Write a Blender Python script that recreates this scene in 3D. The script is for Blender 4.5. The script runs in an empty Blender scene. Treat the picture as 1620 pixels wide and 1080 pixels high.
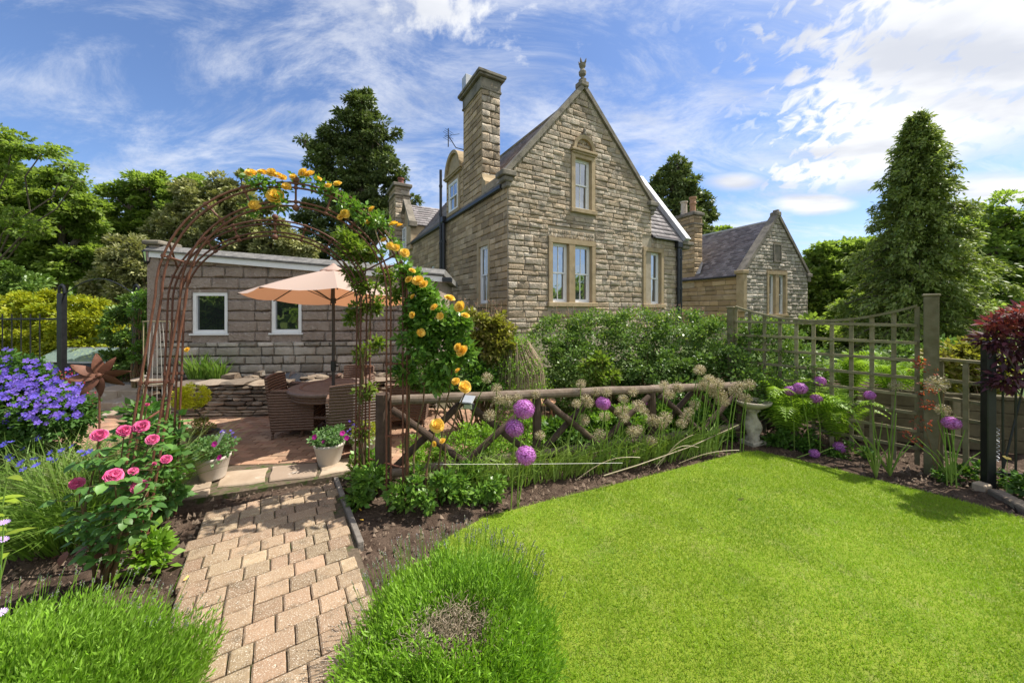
import bpy, math, random
import numpy as np
from mathutils import Vector, Matrix, Euler
random.seed(7)
RNG = np.random.default_rng(7)
R = math.radians
SC = bpy.context.scene
COL = SC.collection

# ---------------------------------------------------------------- camera
CAMH = 1.7
FPX = 571.0
cam_d = bpy.data.cameras.new('camera'); cam = bpy.data.objects.new('camera', cam_d); COL.objects.link(cam)
cam.location = (0, 0, CAMH); cam.rotation_euler = (R(90), 0, 0)
cam_d.sensor_width = 36; cam_d.lens = FPX/1620*36; cam_d.shift_y = -50/1620
cam_d.clip_start = 0.05; cam_d.clip_end = 3000
SC.camera = cam
# ---------------------------------------------------------------- light
SUN_EL, SUN_AZ = 57.0, 76.0     # azimuth clockwise from +Y towards +X
sd = bpy.data.lights.new('sun', 'SUN'); sun = bpy.data.objects.new('sun', sd); COL.objects.link(sun)
sd.energy = 4.2; sd.angle = R(0.6); sd.color = (1.0, 0.95, 0.86)
sv = Vector((math.sin(R(SUN_AZ))*math.cos(R(SUN_EL)), math.cos(R(SUN_AZ))*math.cos(R(SUN_EL)), math.sin(R(SUN_EL))))
sun.rotation_euler = sv.to_track_quat('Z', 'Y').to_euler()
SC.view_settings.view_transform = 'Standard'; SC.view_settings.look = 'None'
SC.view_settings.gamma = 1; SC.view_settings.use_curve_mapping = False
SC.view_settings.exposure = 0.86

def build_world():
    w = bpy.data.worlds.new('World'); SC.world = w; w.use_nodes = True
    nt = w.node_tree; N = nt.nodes; L = nt.links; N.clear()
    out = N.new('ShaderNodeOutputWorld'); bg = N.new('ShaderNodeBackground'); bg.inputs['Strength'].default_value = 0.15
    L.new(bg.outputs[0], out.inputs[0])
    sky = N.new('ShaderNodeTexSky'); sky.sky_type = 'NISHITA'; sky.sun_disc = False
    sky.sun_elevation = R(SUN_EL); sky.sun_rotation = R(SUN_AZ); sky.air_density = 1.0; sky.dust_density = 0.6; sky.ozone_density = 1.6
    tc = N.new('ShaderNodeTexCoord'); sep = N.new('ShaderNodeSeparateXYZ'); L.new(tc.outputs['Generated'], sep.inputs[0])
    X, Y, Z = sep.outputs
    def M(op, a, b=None, c=None, clamp=False):
        n = N.new('ShaderNodeMath'); n.operation = op; n.use_clamp = clamp
        for i, v in enumerate((a, b, c)):
            if v is None: continue
            if isinstance(v, (int, float)): n.inputs[i].default_value = v
            else: L.new(v, n.inputs[i])
        return n.outputs[0]
    def ss(v, lo, hi):
        n = N.new('ShaderNodeMapRange'); n.interpolation_type = 'SMOOTHSTEP'
        L.new(v, n.inputs[0]); n.inputs[1].default_value = lo; n.inputs[2].default_value = hi
        return n.outputs[0]
    zc = M('MAXIMUM', Z, 0.03)
    zz = M('ADD', zc, 0.05)
    px = M('DIVIDE', X, zz); py = M('DIVIDE', Y, zz)
    comb = N.new('ShaderNodeCombineXYZ'); L.new(px, comb.inputs[0]); L.new(py, comb.inputs[1])
    z2 = M('ADD', zc, 0.42); comb2 = N.new('ShaderNodeCombineXYZ'); L.new(M('DIVIDE', X, z2), comb2.inputs[0]); L.new(M('DIVIDE', Y, z2), comb2.inputs[1])
    def noise(scale, detail, rough, dist=0.0, rot=0, sc=(1, 1, 1), loc=(0, 0, 0), src=None):
        mp = N.new('ShaderNodeMapping'); L.new((src or comb).outputs[0], mp.inputs[0])
        mp.inputs['Rotation'].default_value = (0, 0, R(rot)); mp.inputs['Scale'].default_value = sc; mp.inputs['Location'].default_value = loc
        n = N.new('ShaderNodeTexNoise'); L.new(mp.outputs[0], n.inputs['Vector'])
        n.inputs['Scale'].default_value = scale; n.inputs['Detail'].default_value = detail
        n.inputs['Roughness'].default_value = rough; n.inputs['Distortion'].default_value = dist
        return n.outputs[0]
    # streaky high cloud everywhere
    n1 = noise(3.6, 11, 0.70, 0.6, -32, (0.7, 1.5, 1), (0, 0, 0), comb2)
    n1b = noise(0.8, 4, 0.55, 0.3, 10, (1, 1, 1), (3, 1, 0))
    cir = M('MULTIPLY', ss(M('ADD', M('MULTIPLY', n1, 0.65), M('MULTIPLY', n1b, 0.35)), 0.42, 0.63), 0.60)
    # big bank of broken cloud on the right
    bord = M('SUBTRACT', px, M('ADD', M('MULTIPLY', M('SUBTRACT', py, 1.0), 0.72), 0.28))
    n2 = noise(2.6, 10, 0.60, 0.3, 20, (1, 1, 1), (1.3, 0.2, 0), comb2)
    n3 = noise(24.0, 4, 0.55, 0.5, 30, (1, 0.75, 1), (0, 0, 0), comb2)
    m2 = M('ADD', M('MULTIPLY', ss(bord, -0.4, 1.3), 0.72), M('ADD', M('MULTIPLY', n2, 0.55), M('MULTIPLY', ss(n3, 0.34, 0.66), 0.36)))
    bank = ss(m2, 0.72, 1.08)
    # fade bank out low down
    el = M('DIVIDE', Z, M('MAXIMUM', Y, 0.02))
    bank = M('MULTIPLY', bank, ss(M('ADD', Z, M('MULTIPLY', n2, 0.14)), 0.26, 0.36))
    # white patch top centre
    n4 = noise(5.0, 9, 0.62, 0.3, 0, (1, 1, 1), (7, 3, 0), comb2)
    dpx = M('SUBTRACT', px, -0.05); dpy = M('SUBTRACT', py, 1.12)
    dd = M('SQRT', M('ADD', M('MULTIPLY', M('MULTIPLY', dpx, dpx), 1.0), M('MULTIPLY', M('MULTIPLY', dpy, dpy), 5.0)))
    patch = ss(M('SUBTRACT', n4, M('MULTIPLY', dd, 0.55)), 0.30, 0.48)
    # lens shaped small cloud + low clouds
    ax = M('DIVIDE', X, M('MAXIMUM', Y, 0.02))
    nl = noise(6.0, 8, 0.6, 0.3, 0, (1, 1, 1), (0, 0, 0), comb2)
    def blob(cx, cz, rx, rz, soft=0.35):
        a = M('DIVIDE', M('SUBTRACT', ax, cx), rx); b = M('DIVIDE', M('SUBTRACT', el, cz), rz)
        d = M('SQRT', M('ADD', M('MULTIPLY', a, a), M('MULTIPLY', b, b)))
        d = M('ADD', d, M('MULTIPLY', M('SUBTRACT', nl, 0.5), 0.9))
        inv = M('SUBTRACT', 1.0, ss(d, 1-soft, 1+soft))
        return M('MULTIPLY', inv, ss(Y, 0.0, 0.1))
    b1 = blob(0.83, 0.295, 0.105, 0.030)
    b2 = blob(1.38, 0.33, 0.20, 0.045, 0.6)
    b3 = blob(-0.25, 0.22, 0.14, 0.06, 0.8)
    b4 = blob(0.62, 0.355, 0.07, 0.02, 0.7)
    m = cir
    for q in (bank, patch, b1, b2, b3, b4): m = M('MAXIMUM', m, q)
    # horizon haze
    hz = M('SUBTRACT', 1.0, ss(Z, 0.0, 0.22)); m = M('MAXIMUM', m, M('MULTIPLY', hz, 0.45))
    nshade = noise(1.6, 5, 0.5, 0.2, 15, (0.7, 1.4, 1), (4, 4, 0))
    cr = N.new('ShaderNodeMix'); cr.data_type = 'RGBA'; L.new(ss(nshade, 0.42, 0.68), cr.inputs[0])
    cr.inputs[6].default_value = (4.0, 4.05, 4.15, 1); cr.inputs[7].default_value = (2.75, 2.88, 3.2, 1)
    tint = N.new('ShaderNodeMix'); tint.data_type = 'RGBA'; tint.blend_type = 'MULTIPLY'; tint.inputs[0].default_value = 1
    L.new(sky.outputs[0], tint.inputs[6]); tint.inputs[7].default_value = (0.50, 0.56, 0.68, 1)
    mx = N.new('ShaderNodeMix'); mx.data_type = 'RGBA'; L.new(m, mx.inputs[0])
    L.new(tint.outputs[2], mx.inputs[6]); L.new(cr.outputs[2], mx.inputs[7])
    L.new(mx.outputs[2], bg.inputs[0])
build_world()

# ---------------------------------------------------------------- helpers
def P(px, py, z):            # point of the place seen at that pixel, z metres away
    return Vector(((px-810)/FPX*z, z, CAMH+(490-py)/FPX*z))
def G(px, py, h=0.0):        # same, on a level h above the ground
    z = (CAMH-h)*FPX/(py-490)
    return Vector(((px-810)/FPX*z, z, h))
def tag(o, label=None, cat=None, group=None, kind=None):
    if label: o['label'] = label
    if cat: o['category'] = cat
    if group: o['group'] = group
    if kind: o['kind'] = kind
    return o
def empty(name, loc=(0, 0, 0), rz=0, label=None, cat=None, group=None, parent=None):
    o = bpy.data.objects.new(name, None); COL.objects.link(o); o.location = loc; o.rotation_euler = (0, 0, rz)
    o.empty_display_size = 0.1
    if parent: o.parent = parent
    return tag(o, label, cat, group)
def link(name, me, parent=None, loc=None, rot=None, scale=None):
    o = bpy.data.objects.new(name, me); COL.objects.link(o)
    if parent: o.parent = parent
    if loc is not None: o.location = loc
    if rot is not None: o.rotation_euler = rot
    if scale is not None: o.scale = scale
    return o
def children(o): return [c for c in COL.objects if c.parent == o]
def copy_tree(o, parent=None, kids=None):
    if kids is None:
        kids = {}
        for c in list(COL.objects):
            if c.parent: kids.setdefault(c.parent.name, []).append(c)
    c = o.copy(); COL.objects.link(c)
    if parent: c.parent = parent
    for ch in kids.get(o.name, []): copy_tree(ch, c, kids)
    return c

class MB:
    def __init__(s): s.v = []; s.f = []; s.m = []
    def add(s, vs, fs, mi=0):
        b = len(s.v); s.v += [tuple(v) for v in vs]
        for f in fs: s.f.append(tuple(i+b for i in f)); s.m.append(mi)
    def box(s, a, b, mi=0, M=None):
        x0, y0, z0 = a; x1, y1, z1 = b
        vs = [(x0,y0,z0),(x1,y0,z0),(x1,y1,z0),(x0,y1,z0),(x0,y0,z1),(x1,y0,z1),(x1,y1,z1),(x0,y1,z1)]
        if M is not None: vs = [M @ Vector(v) for v in vs]
        s.add(vs, [(0,3,2,1),(4,5,6,7),(0,1,5,4),(1,2,6,5),(2,3,7,6),(3,0,4,7)], mi)
    def bbox(s, a, b, ch=0.005, mi=0, M=None):     # chamfered box
        x0, y0, z0 = a; x1, y1, z1 = b; c = ch
        vs = []
        for z, i in ((z0, c), (z0+c, 0), (z1-c, 0), (z1, c)):
            if z in (z0, z1) :
                q = [(x0+c,y0+c),(x1-c,y0+c),(x1-c,y1-c),(x0+c,y1-c)]
                q = [(x0+c,y0+c),(x0+c,y0+c),(x1-c,y0+c),(x1-c,y0+c),(x1-c,y1-c),(x1-c,y1-c),(x0+c,y1-c),(x0+c,y1-c)]
            else:
                q = [(x0,y0+c),(x0+c,y0),(x1-c,y0),(x1,y0+c),(x1,y1-c),(x1-c,y1),(x0+c,y1),(x0,y1-c)]
            vs += [(p[0], p[1], z) for p in q]
        fs = []
        for r in range(3):
            for k in range(8):
                fs.append((r*8+k, r*8+(k+1) % 8, (r+1)*8+(k+1) % 8, (r+1)*8+k))
        fs.append((6, 4, 2, 0)); fs.append((24, 26, 28, 30))
        if M is not None: vs = [M @ Vector(v) for v in vs]
        s.add(vs, fs, mi)
    def tube(s, pts, r, n=6, mi=0, cap=True):
        pts = [Vector(p) for p in pts]; k = len(pts)
        rs = r if hasattr(r, '__len__') else [r]*k
        up = Vector((0.13, 0.31, 0.94)); rings = []
        pu = None
        for i, p in enumerate(pts):
            d = (pts[min(i+1, k-1)]-pts[max(i-1, 0)])
            if d.length < 1e-9: d = Vector((0, 0, 1))
            d.normalize()
            if pu is None:
                a = d.cross(up)
                if a.length < 0.05: a = d.cross(Vector((1, 0, 0)))
                a.normalize()
            else:
                a = pu - d*pu.dot(d); a.normalize()
            pu = a; b = d.cross(a)
            rings.append([p+(a*math.cos(2*math.pi*j/n)+b*math.sin(2*math.pi*j/n))*rs[i] for j in range(n)])
        vs = [v for rg in rings for v in rg]; fs = []
        for i in range(k-1):
            for j in range(n):
                fs.append((i*n+j, i*n+(j+1) % n, (i+1)*n+(j+1) % n, (i+1)*n+j))
        if cap: fs.append(tuple(range(n-1, -1, -1))); fs.append(tuple((k-1)*n+j for j in range(n)))
        s.add(vs, fs, mi)
    def lathe(s, prof, n=20, c=(0, 0, 0), mi=0):
        vs = []; fs = []
        for r, z in prof:
            for j in range(n):
                a = 2*math.pi*j/n; vs.append((c[0]+r*math.cos(a), c[1]+r*math.sin(a), c[2]+z))
        for i in range(len(prof)-1):
            for j in range(n): fs.append((i*n+j, i*n+(j+1) % n, (i+1)*n+(j+1) % n, (i+1)*n+j))
        s.add(vs, fs, mi)
    def prism(s, poly, d, mi=0, M=None):      # poly in xz, extruded along y by d[0]..d[1]
        n = len(poly); vs = [(p[0], d[0], p[1]) for p in poly]+[(p[0], d[1], p[1]) for p in poly]
        if M is not None: vs = [M @ Vector(v) for v in vs]
        s.add(vs, [tuple(range(n)), tuple(range(2*n-1, n-1, -1))]+[(i, i+n, (i+1) % n+n, (i+1) % n) for i in range(n)], mi)
    def slab(s, poly, z0, z1, mi=0):           # poly in xy, ccw
        n = len(poly); vs = [(p[0], p[1], z1) for p in poly]+[(p[0], p[1], z0) for p in poly]
        s.add(vs, [tuple(range(n)), tuple(range(2*n-1, n-1, -1))]+[(i+n, (i+1) % n+n, (i+1) % n, i) for i in range(n)], mi)
    def mesh(s, name, mats, smooth=False):
        me = bpy.data.meshes.new(name); me.from_pydata(s.v, [], s.f)
        if not isinstance(mats, (list, tuple)): mats = [mats]
        for m in mats: me.materials.append(m)
        if len(mats) > 1: me.polygons.foreach_set('material_index', s.m)
        if smooth: me.polygons.foreach_set('use_smooth', [True]*len(s.f))
        me.update(); return me
    def build(s, name, mats, parent=None, smooth=False, loc=None, rot=None):
        return link(name, s.mesh(name, mats, smooth), parent, loc, rot)

def npmesh(name, V, F, mats, tint=None, mi=None, smooth=False):
    """V (n,3) float, F (m,k) int"""
    me = bpy.data.meshes.new(name)
    V = np.ascontiguousarray(V, dtype=np.float32); F = np.ascontiguousarray(F, dtype=np.int32)
    m, k = F.shape
    me.vertices.add(len(V)); me.vertices.foreach_set('co', V.ravel())
    me.loops.add(m*k); me.loops.foreach_set('vertex_index', F.ravel())
    me.polygons.add(m); me.polygons.foreach_set('loop_start', np.arange(0, m*k, k, dtype=np.int32))
    me.polygons.foreach_set('loop_total', np.full(m, k, dtype=np.int32))
    if not isinstance(mats, (list, tuple)): mats = [mats]
    for q in mats: me.materials.append(q)
    if mi is not None: me.polygons.foreach_set('material_index', np.ascontiguousarray(mi, dtype=np.int32))
    if smooth: me.polygons.foreach_set('use_smooth', np.ones(m, dtype=bool))
    me.update(calc_edges=True)
    if tint is not None:
        a = me.attributes.new('tint', 'FLOAT', 'FACE'); a.data.foreach_set('value', np.ascontiguousarray(tint, dtype=np.float32))
    return me
def nrm(a): return a/np.maximum(np.linalg.norm(a, axis=-1, keepdims=True), 1e-9)

def leaves(Pt, D, L, Wd, tint, up=None, fold=0.15):
    """diamond leaves: base point, direction, length, width -> V, F, tint"""
    n = len(Pt); D = nrm(D)
    if up is None: up = RNG.normal(size=(n, 3)); up[:, 2] = np.abs(up[:, 2])+0.5
    S = nrm(np.cross(D, up)); U = np.cross(S, D)
    L = np.broadcast_to(np.asarray(L, dtype=float), (n,))[:, None]; Wd = np.broadcast_to(np.asarray(Wd, dtype=float), (n,))[:, None]
    V = np.stack([Pt, Pt+D*L*0.45+S*Wd*0.5+U*Wd*fold, Pt+D*L, Pt+D*L*0.45-S*Wd*0.5+U*Wd*fold], axis=1).reshape(-1, 3)
    F = np.arange(4*n).reshape(-1, 4)
    return V, F, np.broadcast_to(tint, (n,)).copy()
def blades(Pt, D, L, Wd, tint, bend=0.3):
    """two-piece bent blade as one quad + tip (4 verts + tip => quad, tri packed as quads with doubled vertex avoided: use 2 quads)"""
    n = len(Pt); D = nrm(D)
    S = RNG.normal(size=(n, 3)); S[:, 2] *= 0.2; S = nrm(np.cross(D, nrm(S)))
    L = np.broadcast_to(np.asarray(L, dtype=float), (n,))[:, None]; Wd = np.broadcast_to(np.asarray(Wd, dtype=float), (n,))[:, None]
    h = D.copy(); h[:, 2] = 0
    B = nrm(h+1e-6+RNG.normal(size=(n, 3))*0.1)*L*bend; B[:, 2] -= (L*bend*0.5)[:, 0]
    mid = Pt+D*L*0.55; tip = Pt+D*L+B
    V = np.stack([Pt-S*Wd*0.5, Pt+S*Wd*0.5, mid+S*Wd*0.45, tip, mid-S*Wd*0.45], axis=1).reshape(-1, 3)
    b = np.arange(n)[:, None]*5
    F = np.concatenate([b+np.array([0, 1, 2]), b+np.array([0, 2, 4]), b+np.array([4, 2, 3])], axis=0)
    return V, F, np.tile(np.broadcast_to(tint, (n,)), 3)
def merge(parts):
    Vs, Fs, Ts = [], [], []; o = 0
    for V, F, T in parts:
        Vs.append(V); Fs.append(F+o); Ts.append(T); o += len(V)
    return np.concatenate(Vs), np.concatenate(Fs), np.concatenate(Ts)
def ball(n, rad=1.0, shell=0.5):
    d = nrm(RNG.normal(size=(n, 3))); r = (shell+(1-shell)*RNG.random((n, 1)))
    return d*r*rad, d
def clumps(center, radii, nc, nl, size, csize, squash=0.6, shell=0.55, L=None, droop=0.0, top=True, wd=0.6):
    """leaf clumps filling an ellipsoid"""
    c = np.array(center, dtype=float); rr = np.array(radii, dtype=float)
    p, d = ball(nc, 1.0, shell)
    if top: keep = p[:, 2] > -0.75; p, d = p[keep], d[keep]
    cc = c+p*rr; k = len(cc)
    ctint = RNG.random(k)
    idx = RNG.integers(0, k, nl)
    q, qd = ball(nl, 1.0, 0.3)
    cs = csize*(0.6+0.8*RNG.random(k))
    pos = cc[idx]+q*np.array([1, 1, squash])*cs[idx][:, None]
    D = qd*0.8+d[idx]*0.5+RNG.normal(size=(nl, 3))*0.4; D[:, 2] -= droop
    T = ctint[idx]*0.6+RNG.random(nl)*0.4
    sz = size*(0.7+0.6*RNG.random(nl))
    up = RNG.normal(size=(nl, 3))*0.55+np.array([0, 0, 1.0])+d[idx]*0.5
    return leaves(pos, D, sz, sz*wd, T, up), cc

# ---------------------------------------------------------------- materials
MATS = {}
def mat(name, c1, c2=None, rough=0.8, scale=8.0, bump=0.0, bscale=40.0, tint=0.0, c3=None, metal=0.0, spec=0.3, detail=5, bdist=0.02, trans=0.0, stain=None, wave=None, speck=None):
    """c1..c2 mixed by noise; tint: amount of per-object / per-face brightness change"""
    if name in MATS: return MATS[name]
    m = bpy.data.materials.new(name); MATS[name] = m; m.use_nodes = True
    nt = m.node_tree; N = nt.nodes; L = nt.links; N.clear()
    out = N.new('ShaderNodeOutputMaterial'); b = N.new('ShaderNodeBsdfPrincipled')
    b.inputs['Roughness'].default_value = rough; b.inputs['Metallic'].default_value = metal
    b.inputs['Specular IOR Level'].default_value = spec
    tc = N.new('ShaderNodeTexCoord'); geo = N.new('ShaderNodeNewGeometry')
    pos = geo.outputs['Position']
    def noise(s, d=detail, rgh=0.55):
        n = N.new('ShaderNodeTexNoise'); L.new(pos, n.inputs['Vector']); n.inputs['Scale'].default_value = s
        n.inputs['Detail'].default_value = d; n.inputs['Roughness'].default_value = rgh; return n.outputs[0]
    def ramp(v, lo, hi):
        n = N.new('ShaderNodeMapRange'); L.new(v, n.inputs[0]); n.inputs[1].default_value = lo; n.inputs[2].default_value = hi; return n.outputs[0]
    def mixc(f, a, bb, mode='MIX'):
        n = N.new('ShaderNodeMix'); n.data_type = 'RGBA'; n.blend_type = mode
        if isinstance(f, (int, float)): n.inputs[0].default_value = f
        else: L.new(f, n.inputs[0])
        for i, v in ((6, a), (7, bb)):
            if isinstance(v, tuple): n.inputs[i].default_value = (*v, 1)
            else: L.new(v, n.inputs[i])
        return n.outputs[2]
    def math_(op, a, bb, clamp=False):
        n = N.new('ShaderNodeMath'); n.operation = op; n.use_clamp = clamp
        for i, v in enumerate((a, bb)):
            if isinstance(v, (int, float)): n.inputs[i].default_value = v
            else: L.new(v, n.inputs[i])
        return n.outputs[0]
    c2 = c2 or c1
    at = N.new('ShaderNodeAttribute'); at.attribute_name = 'tint'
    oi = N.new('ShaderNodeObjectInfo')
    rnd = math_('FRACT', math_('ADD', at.outputs['Fac'], oi.outputs['Random']), 0.0)
    f = ramp(noise(scale), 0.35, 0.65)
    col = mixc(f, tuple(c1), tuple(c2))
    if c3 is not None:
        r2 = math_('FRACT', math_('MULTIPLY', rnd, 7.31), 0.0)
        col = mixc(math_('MULTIPLY', r2, 0.9), col, tuple(c3))
    if tint > 0:
        g = math_('ADD', math_('MULTIPLY', rnd, 2*tint), 1-tint)
        n = N.new('ShaderNodeCombineXYZ')
        for i in range(3): L.new(g, n.inputs[i])
        col = mixc(1.0, col, n.outputs[0], 'MULTIPLY')
    if stain is not None:
        sc_, sn, lo, hi = stain
        col = mixc(ramp(noise(sn, 6, 0.65), lo, hi), col, tuple(sc_))
    if speck is not None:
        sc_, sn, lo, hi = speck
        col = mixc(ramp(noise(sn, 2, 0.5), lo, hi), col, tuple(sc_))
    L.new(col, b.inputs['Base Color'])
    if bump > 0:
        bp = N.new('ShaderNodeBump'); bp.inputs['Strength'].default_value = bump; bp.inputs['Distance'].default_value = bdist
        h = noise(bscale, 6, 0.65)
        if wave:
            wv = N.new('ShaderNodeTexWave'); wv.wave_type = 'BANDS'; wv.bands_direction = wave[1]
            mp = N.new('ShaderNodeMapping'); L.new(tc.outputs['Object'], mp.inputs[0]); mp.inputs['Scale'].default_value = wave[2] if len(wave) > 2 else (1, 1, 1)
            L.new(mp.outputs[0], wv.inputs[0]); wv.inputs['Scale'].default_value = wave[0]; wv.inputs['Distortion'].default_value = 1.5; wv.inputs['Detail'].default_value = 3
            h = math_('ADD', math_('MULTIPLY', h, 0.5), wv.outputs['Fac'])
        L.new(h, bp.inputs['Height']); L.new(bp.outputs[0], b.inputs['Normal'])
    if trans > 0:
        t = N.new('ShaderNodeBsdfTranslucent')
        tcx = mixc(0.55, col, (min(1, c2[0]*1.9), min(1, c2[1]*1.9), c2[2]*0.6))
        L.new(tcx, t.inputs[0])
        mx = N.new('ShaderNodeMixShader'); mx.inputs[0].default_value = trans
        L.new(b.outputs[0], mx.inputs[1]); L.new(t.outputs[0], mx.inputs[2]); L.new(mx.outputs[0], out.inputs[0])
    else: L.new(b.outputs[0], out.inputs[0])
    return m
def leafmat(name, c1, c2, c3=None, trans=0.35, tint=0.4, rough=0.5, scale=1.5, spec=0.35):
    return mat(name, c1, c2, rough=rough, scale=scale, tint=tint, c3=c3, trans=trans, spec=spec)

M_sand = mat('ashlar_stone', (.36,.26,.155), (.48,.375,.245), .9, 3.0, .6, 20, .32, c3=(.34,.24,.135), stain=((.10,.085,.07), 1.3, .60, .78), bdist=.02)
M_rock = mat('rock_faced_stone', (.365,.30,.228), (.52,.455,.365), .92, 6.0, 1.0, 20, .22, c3=(.38,.29,.19), stain=((.16,.14,.12), 1.1, .56, .76), bdist=.045)
M_rockg = mat('grey_rock_stone', (.40,.355,.29), (.54,.49,.42), .92, 6.0, 1.0, 16, .25, c3=(.31,.27,.21), stain=((.10,.09,.08), 1.0, .56, .76), bdist=.03)
M_mort = mat('mortar', (.33,.275,.20), (.42,.36,.27), .95, 5, .5, 40, 0)
M_dress = mat('dressed_stone', (.36,.27,.155), (.44,.34,.21), .85, 4, .3, 40, .1, stain=((.15,.125,.09), 2.2, .55, .8))
M_dark = mat('weathered_coping', (.17,.15,.12), (.27,.235,.185), .9, 3, .5, 30, .1, stain=((.07,.065,.05), 2.5, .5, .75))
M_slate = mat('slate', (.22,.195,.195), (.29,.26,.26), .55, 3, .3, 40, .34, c3=(.17,.14,.14), spec=.5)
M_lead = mat('lead_flashing', (.42,.43,.45), (.5,.51,.53), .45, 6, .2, 20, 0, metal=.2)
M_white = mat('white_paint', (.78,.78,.77), (.83,.83,.82), .4, 10, 0, spec=.5)
M_black = mat('black_iron', (.012,.012,.014), (.02,.02,.022), .35, 10, .1, 60, spec=.5)
M_annex = mat('annex_block', (.32,.25,.205), (.40,.32,.265), .95, 8, 1.0, 24, .03, bdist=.05, stain=((.56,.49,.43), 13, .60, .70))
M_drystone = mat('dry_stone', (.27,.20,.14), (.36,.29,.21), .92, 7, .7, 30, .4, c3=(.16,.13,.105), bdist=.02, stain=((.36,.35,.31), 6, .60, .75))
M_rust = mat('rusty_metal', (.12,.045,.025), (.185,.075,.04), .65, 30, .4, 150, .1, c3=(.11,.04,.025), spec=.4, bdist=.004)
M_wood = mat('weathered_wood', (.22,.185,.10), (.32,.275,.17), .9, 12, .5, 60, .25, wave=(8, 'X', (6, 6, .6)), stain=((.16,.18,.09), 8, .5, .8), bdist=.006)
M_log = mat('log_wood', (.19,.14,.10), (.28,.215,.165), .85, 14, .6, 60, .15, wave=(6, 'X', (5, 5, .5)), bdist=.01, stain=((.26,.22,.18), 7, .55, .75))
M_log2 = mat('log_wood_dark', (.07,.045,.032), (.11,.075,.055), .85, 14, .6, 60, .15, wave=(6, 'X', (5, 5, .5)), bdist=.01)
M_board = mat('board_wood', (.09,.075,.04), (.14,.12,.065), .9, 10, .4, 50, .2, wave=(8, 'Z', (.6, 1, 6)), bdist=.006)
M_wicker = mat('wicker', (.15,.09,.065), (.22,.14,.10), .55, 60, 1.0, 50, .1, wave=(9, 'Z', (1, 1, 1)), bdist=.02, spec=.4)
M_tabletop = mat('table_top', (.16,.12,.10), (.22,.17,.145), .5, 20, .3, 60)
M_soil = mat('soil', (.075,.050,.036), (.135,.095,.07), 1.0, 9, 1.0, 45, 0, bdist=.03, stain=((.045,.03,.022), 3, .5, .7), spec=.1)
M_clod = mat('soil_clod', (.08,.055,.04), (.15,.11,.08), 1.0, 20, .5, 90, .4, c3=(.20,.15,.11), spec=.1)
M_block = mat('paving_block', (.27,.195,.118), (.355,.27,.17), .95, 20, 1.0, 110, .26, c3=(.31,.20,.13), bdist=.006, speck=((.60,.53,.43), 200, .60, .64), stain=((.17,.125,.08), 9, .54, .72))
M_patio = mat('patio_brick', (.31,.19,.12), (.39,.26,.17), .95, 10, .5, 120, .22, c3=(.36,.20,.13), bdist=.005, stain=((.30,.20,.14), 4, .55, .75))
M_joint = mat('joint_sand', (.10,.075,.05), (.16,.12,.085), 1, 40, .5, 200, stain=((.06,.085,.02), 14, .5, .62))
M_flag = mat('sandstone_flag', (.33,.25,.17), (.46,.37,.27), .9, 6, .5, 40, .2, c3=(.36,.27,.20), bdist=.008, stain=((.60,.54,.46), 5, .58, .72))
M_grav = mat('gravel', (.22,.20,.18), (.40,.36,.32), 1, 60, 1, 80, 0)
M_pot = mat('stone_coloured_pot', (.50,.44,.37), (.56,.50,.43), .6, 6, .05, 60, .05)
M_umb = mat('parasol_canvas', (.60,.44,.33), (.63,.47,.36), .8, 40, .1, 300, trans=0)
def canvas():
    m = bpy.data.materials.new('parasol_cloth'); m.use_nodes = True; nt = m.node_tree; N = nt.nodes; L = nt.links; N.clear()
    o = N.new('ShaderNodeOutputMaterial'); d = N.new('ShaderNodeBsdfDiffuse'); t = N.new('ShaderNodeBsdfTranslucent'); x = N.new('ShaderNodeMixShader')
    d.inputs[0].default_value = (.60,.47,.40,1); t.inputs[0].default_value = (.62,.27,.13,1); x.inputs[0].default_value = .40
    L.new(d.outputs[0], x.inputs[1]); L.new(t.outputs[0], x.inputs[2]); L.new(x.outputs[0], o.inputs[0]); return m
M_canvas = canvas()
def glassmat(name, inner, refl=0.3):
    m = bpy.data.materials.new(name); m.use_nodes = True; nt = m.node_tree; N = nt.nodes; L = nt.links; N.clear()
    o = N.new('ShaderNodeOutputMaterial'); d = N.new('ShaderNodeBsdfDiffuse'); g = N.new('ShaderNodeBsdfGlossy'); x = N.new('ShaderNodeMixShader')
    d.inputs[0].default_value = (*inner, 1); g.inputs[0].default_value = (.9,.95,1,1); g.inputs['Roughness'].default_value = .02
    ns = N.new('ShaderNodeTexNoise'); ns.inputs['Scale'].default_value = 2.2; gp = N.new('ShaderNodeNewGeometry'); L.new(gp.outputs['Position'], ns.inputs['Vector']); bp = N.new('ShaderNodeBump'); bp.inputs['Strength'].default_value = .25; bp.inputs['Distance'].default_value = .02; L.new(ns.outputs[0], bp.inputs['Height']); L.new(bp.outputs[0], g.inputs['Normal'])
    lw = N.new('ShaderNodeLayerWeight'); lw.inputs[0].default_value = .35
    mr = N.new('ShaderNodeMapRange'); L.new(lw.outputs['Fresnel'], mr.inputs[0]); mr.inputs[1].default_value = 0; mr.inputs[2].default_value = 1; mr.inputs[3].default_value = refl; mr.inputs[4].default_value = 1
    L.new(mr.outputs[0], x.inputs[0]); L.new(d.outputs[0], x.inputs[1]); L.new(g.outputs[0], x.inputs[2]); L.new(x.outputs[0], o.inputs[0]); return m
M_glass = glassmat('window_glass', (.05,.06,.07), .38)
M_glassd = glassmat('dark_window_glass', (.02,.025,.025), .22)
M_terra = mat('terracotta', (.38,.20,.11), (.46,.27,.17), .8, 10, .2, 60, .1)
M_terrad = mat('red_pot', (.20,.07,.05), (.25,.10,.07), .7, 10, .2, 60, .1)
M_cream = mat('cream_pot', (.50,.42,.33), (.58,.50,.40), .7, 10, .2, 60, .1)
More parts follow.
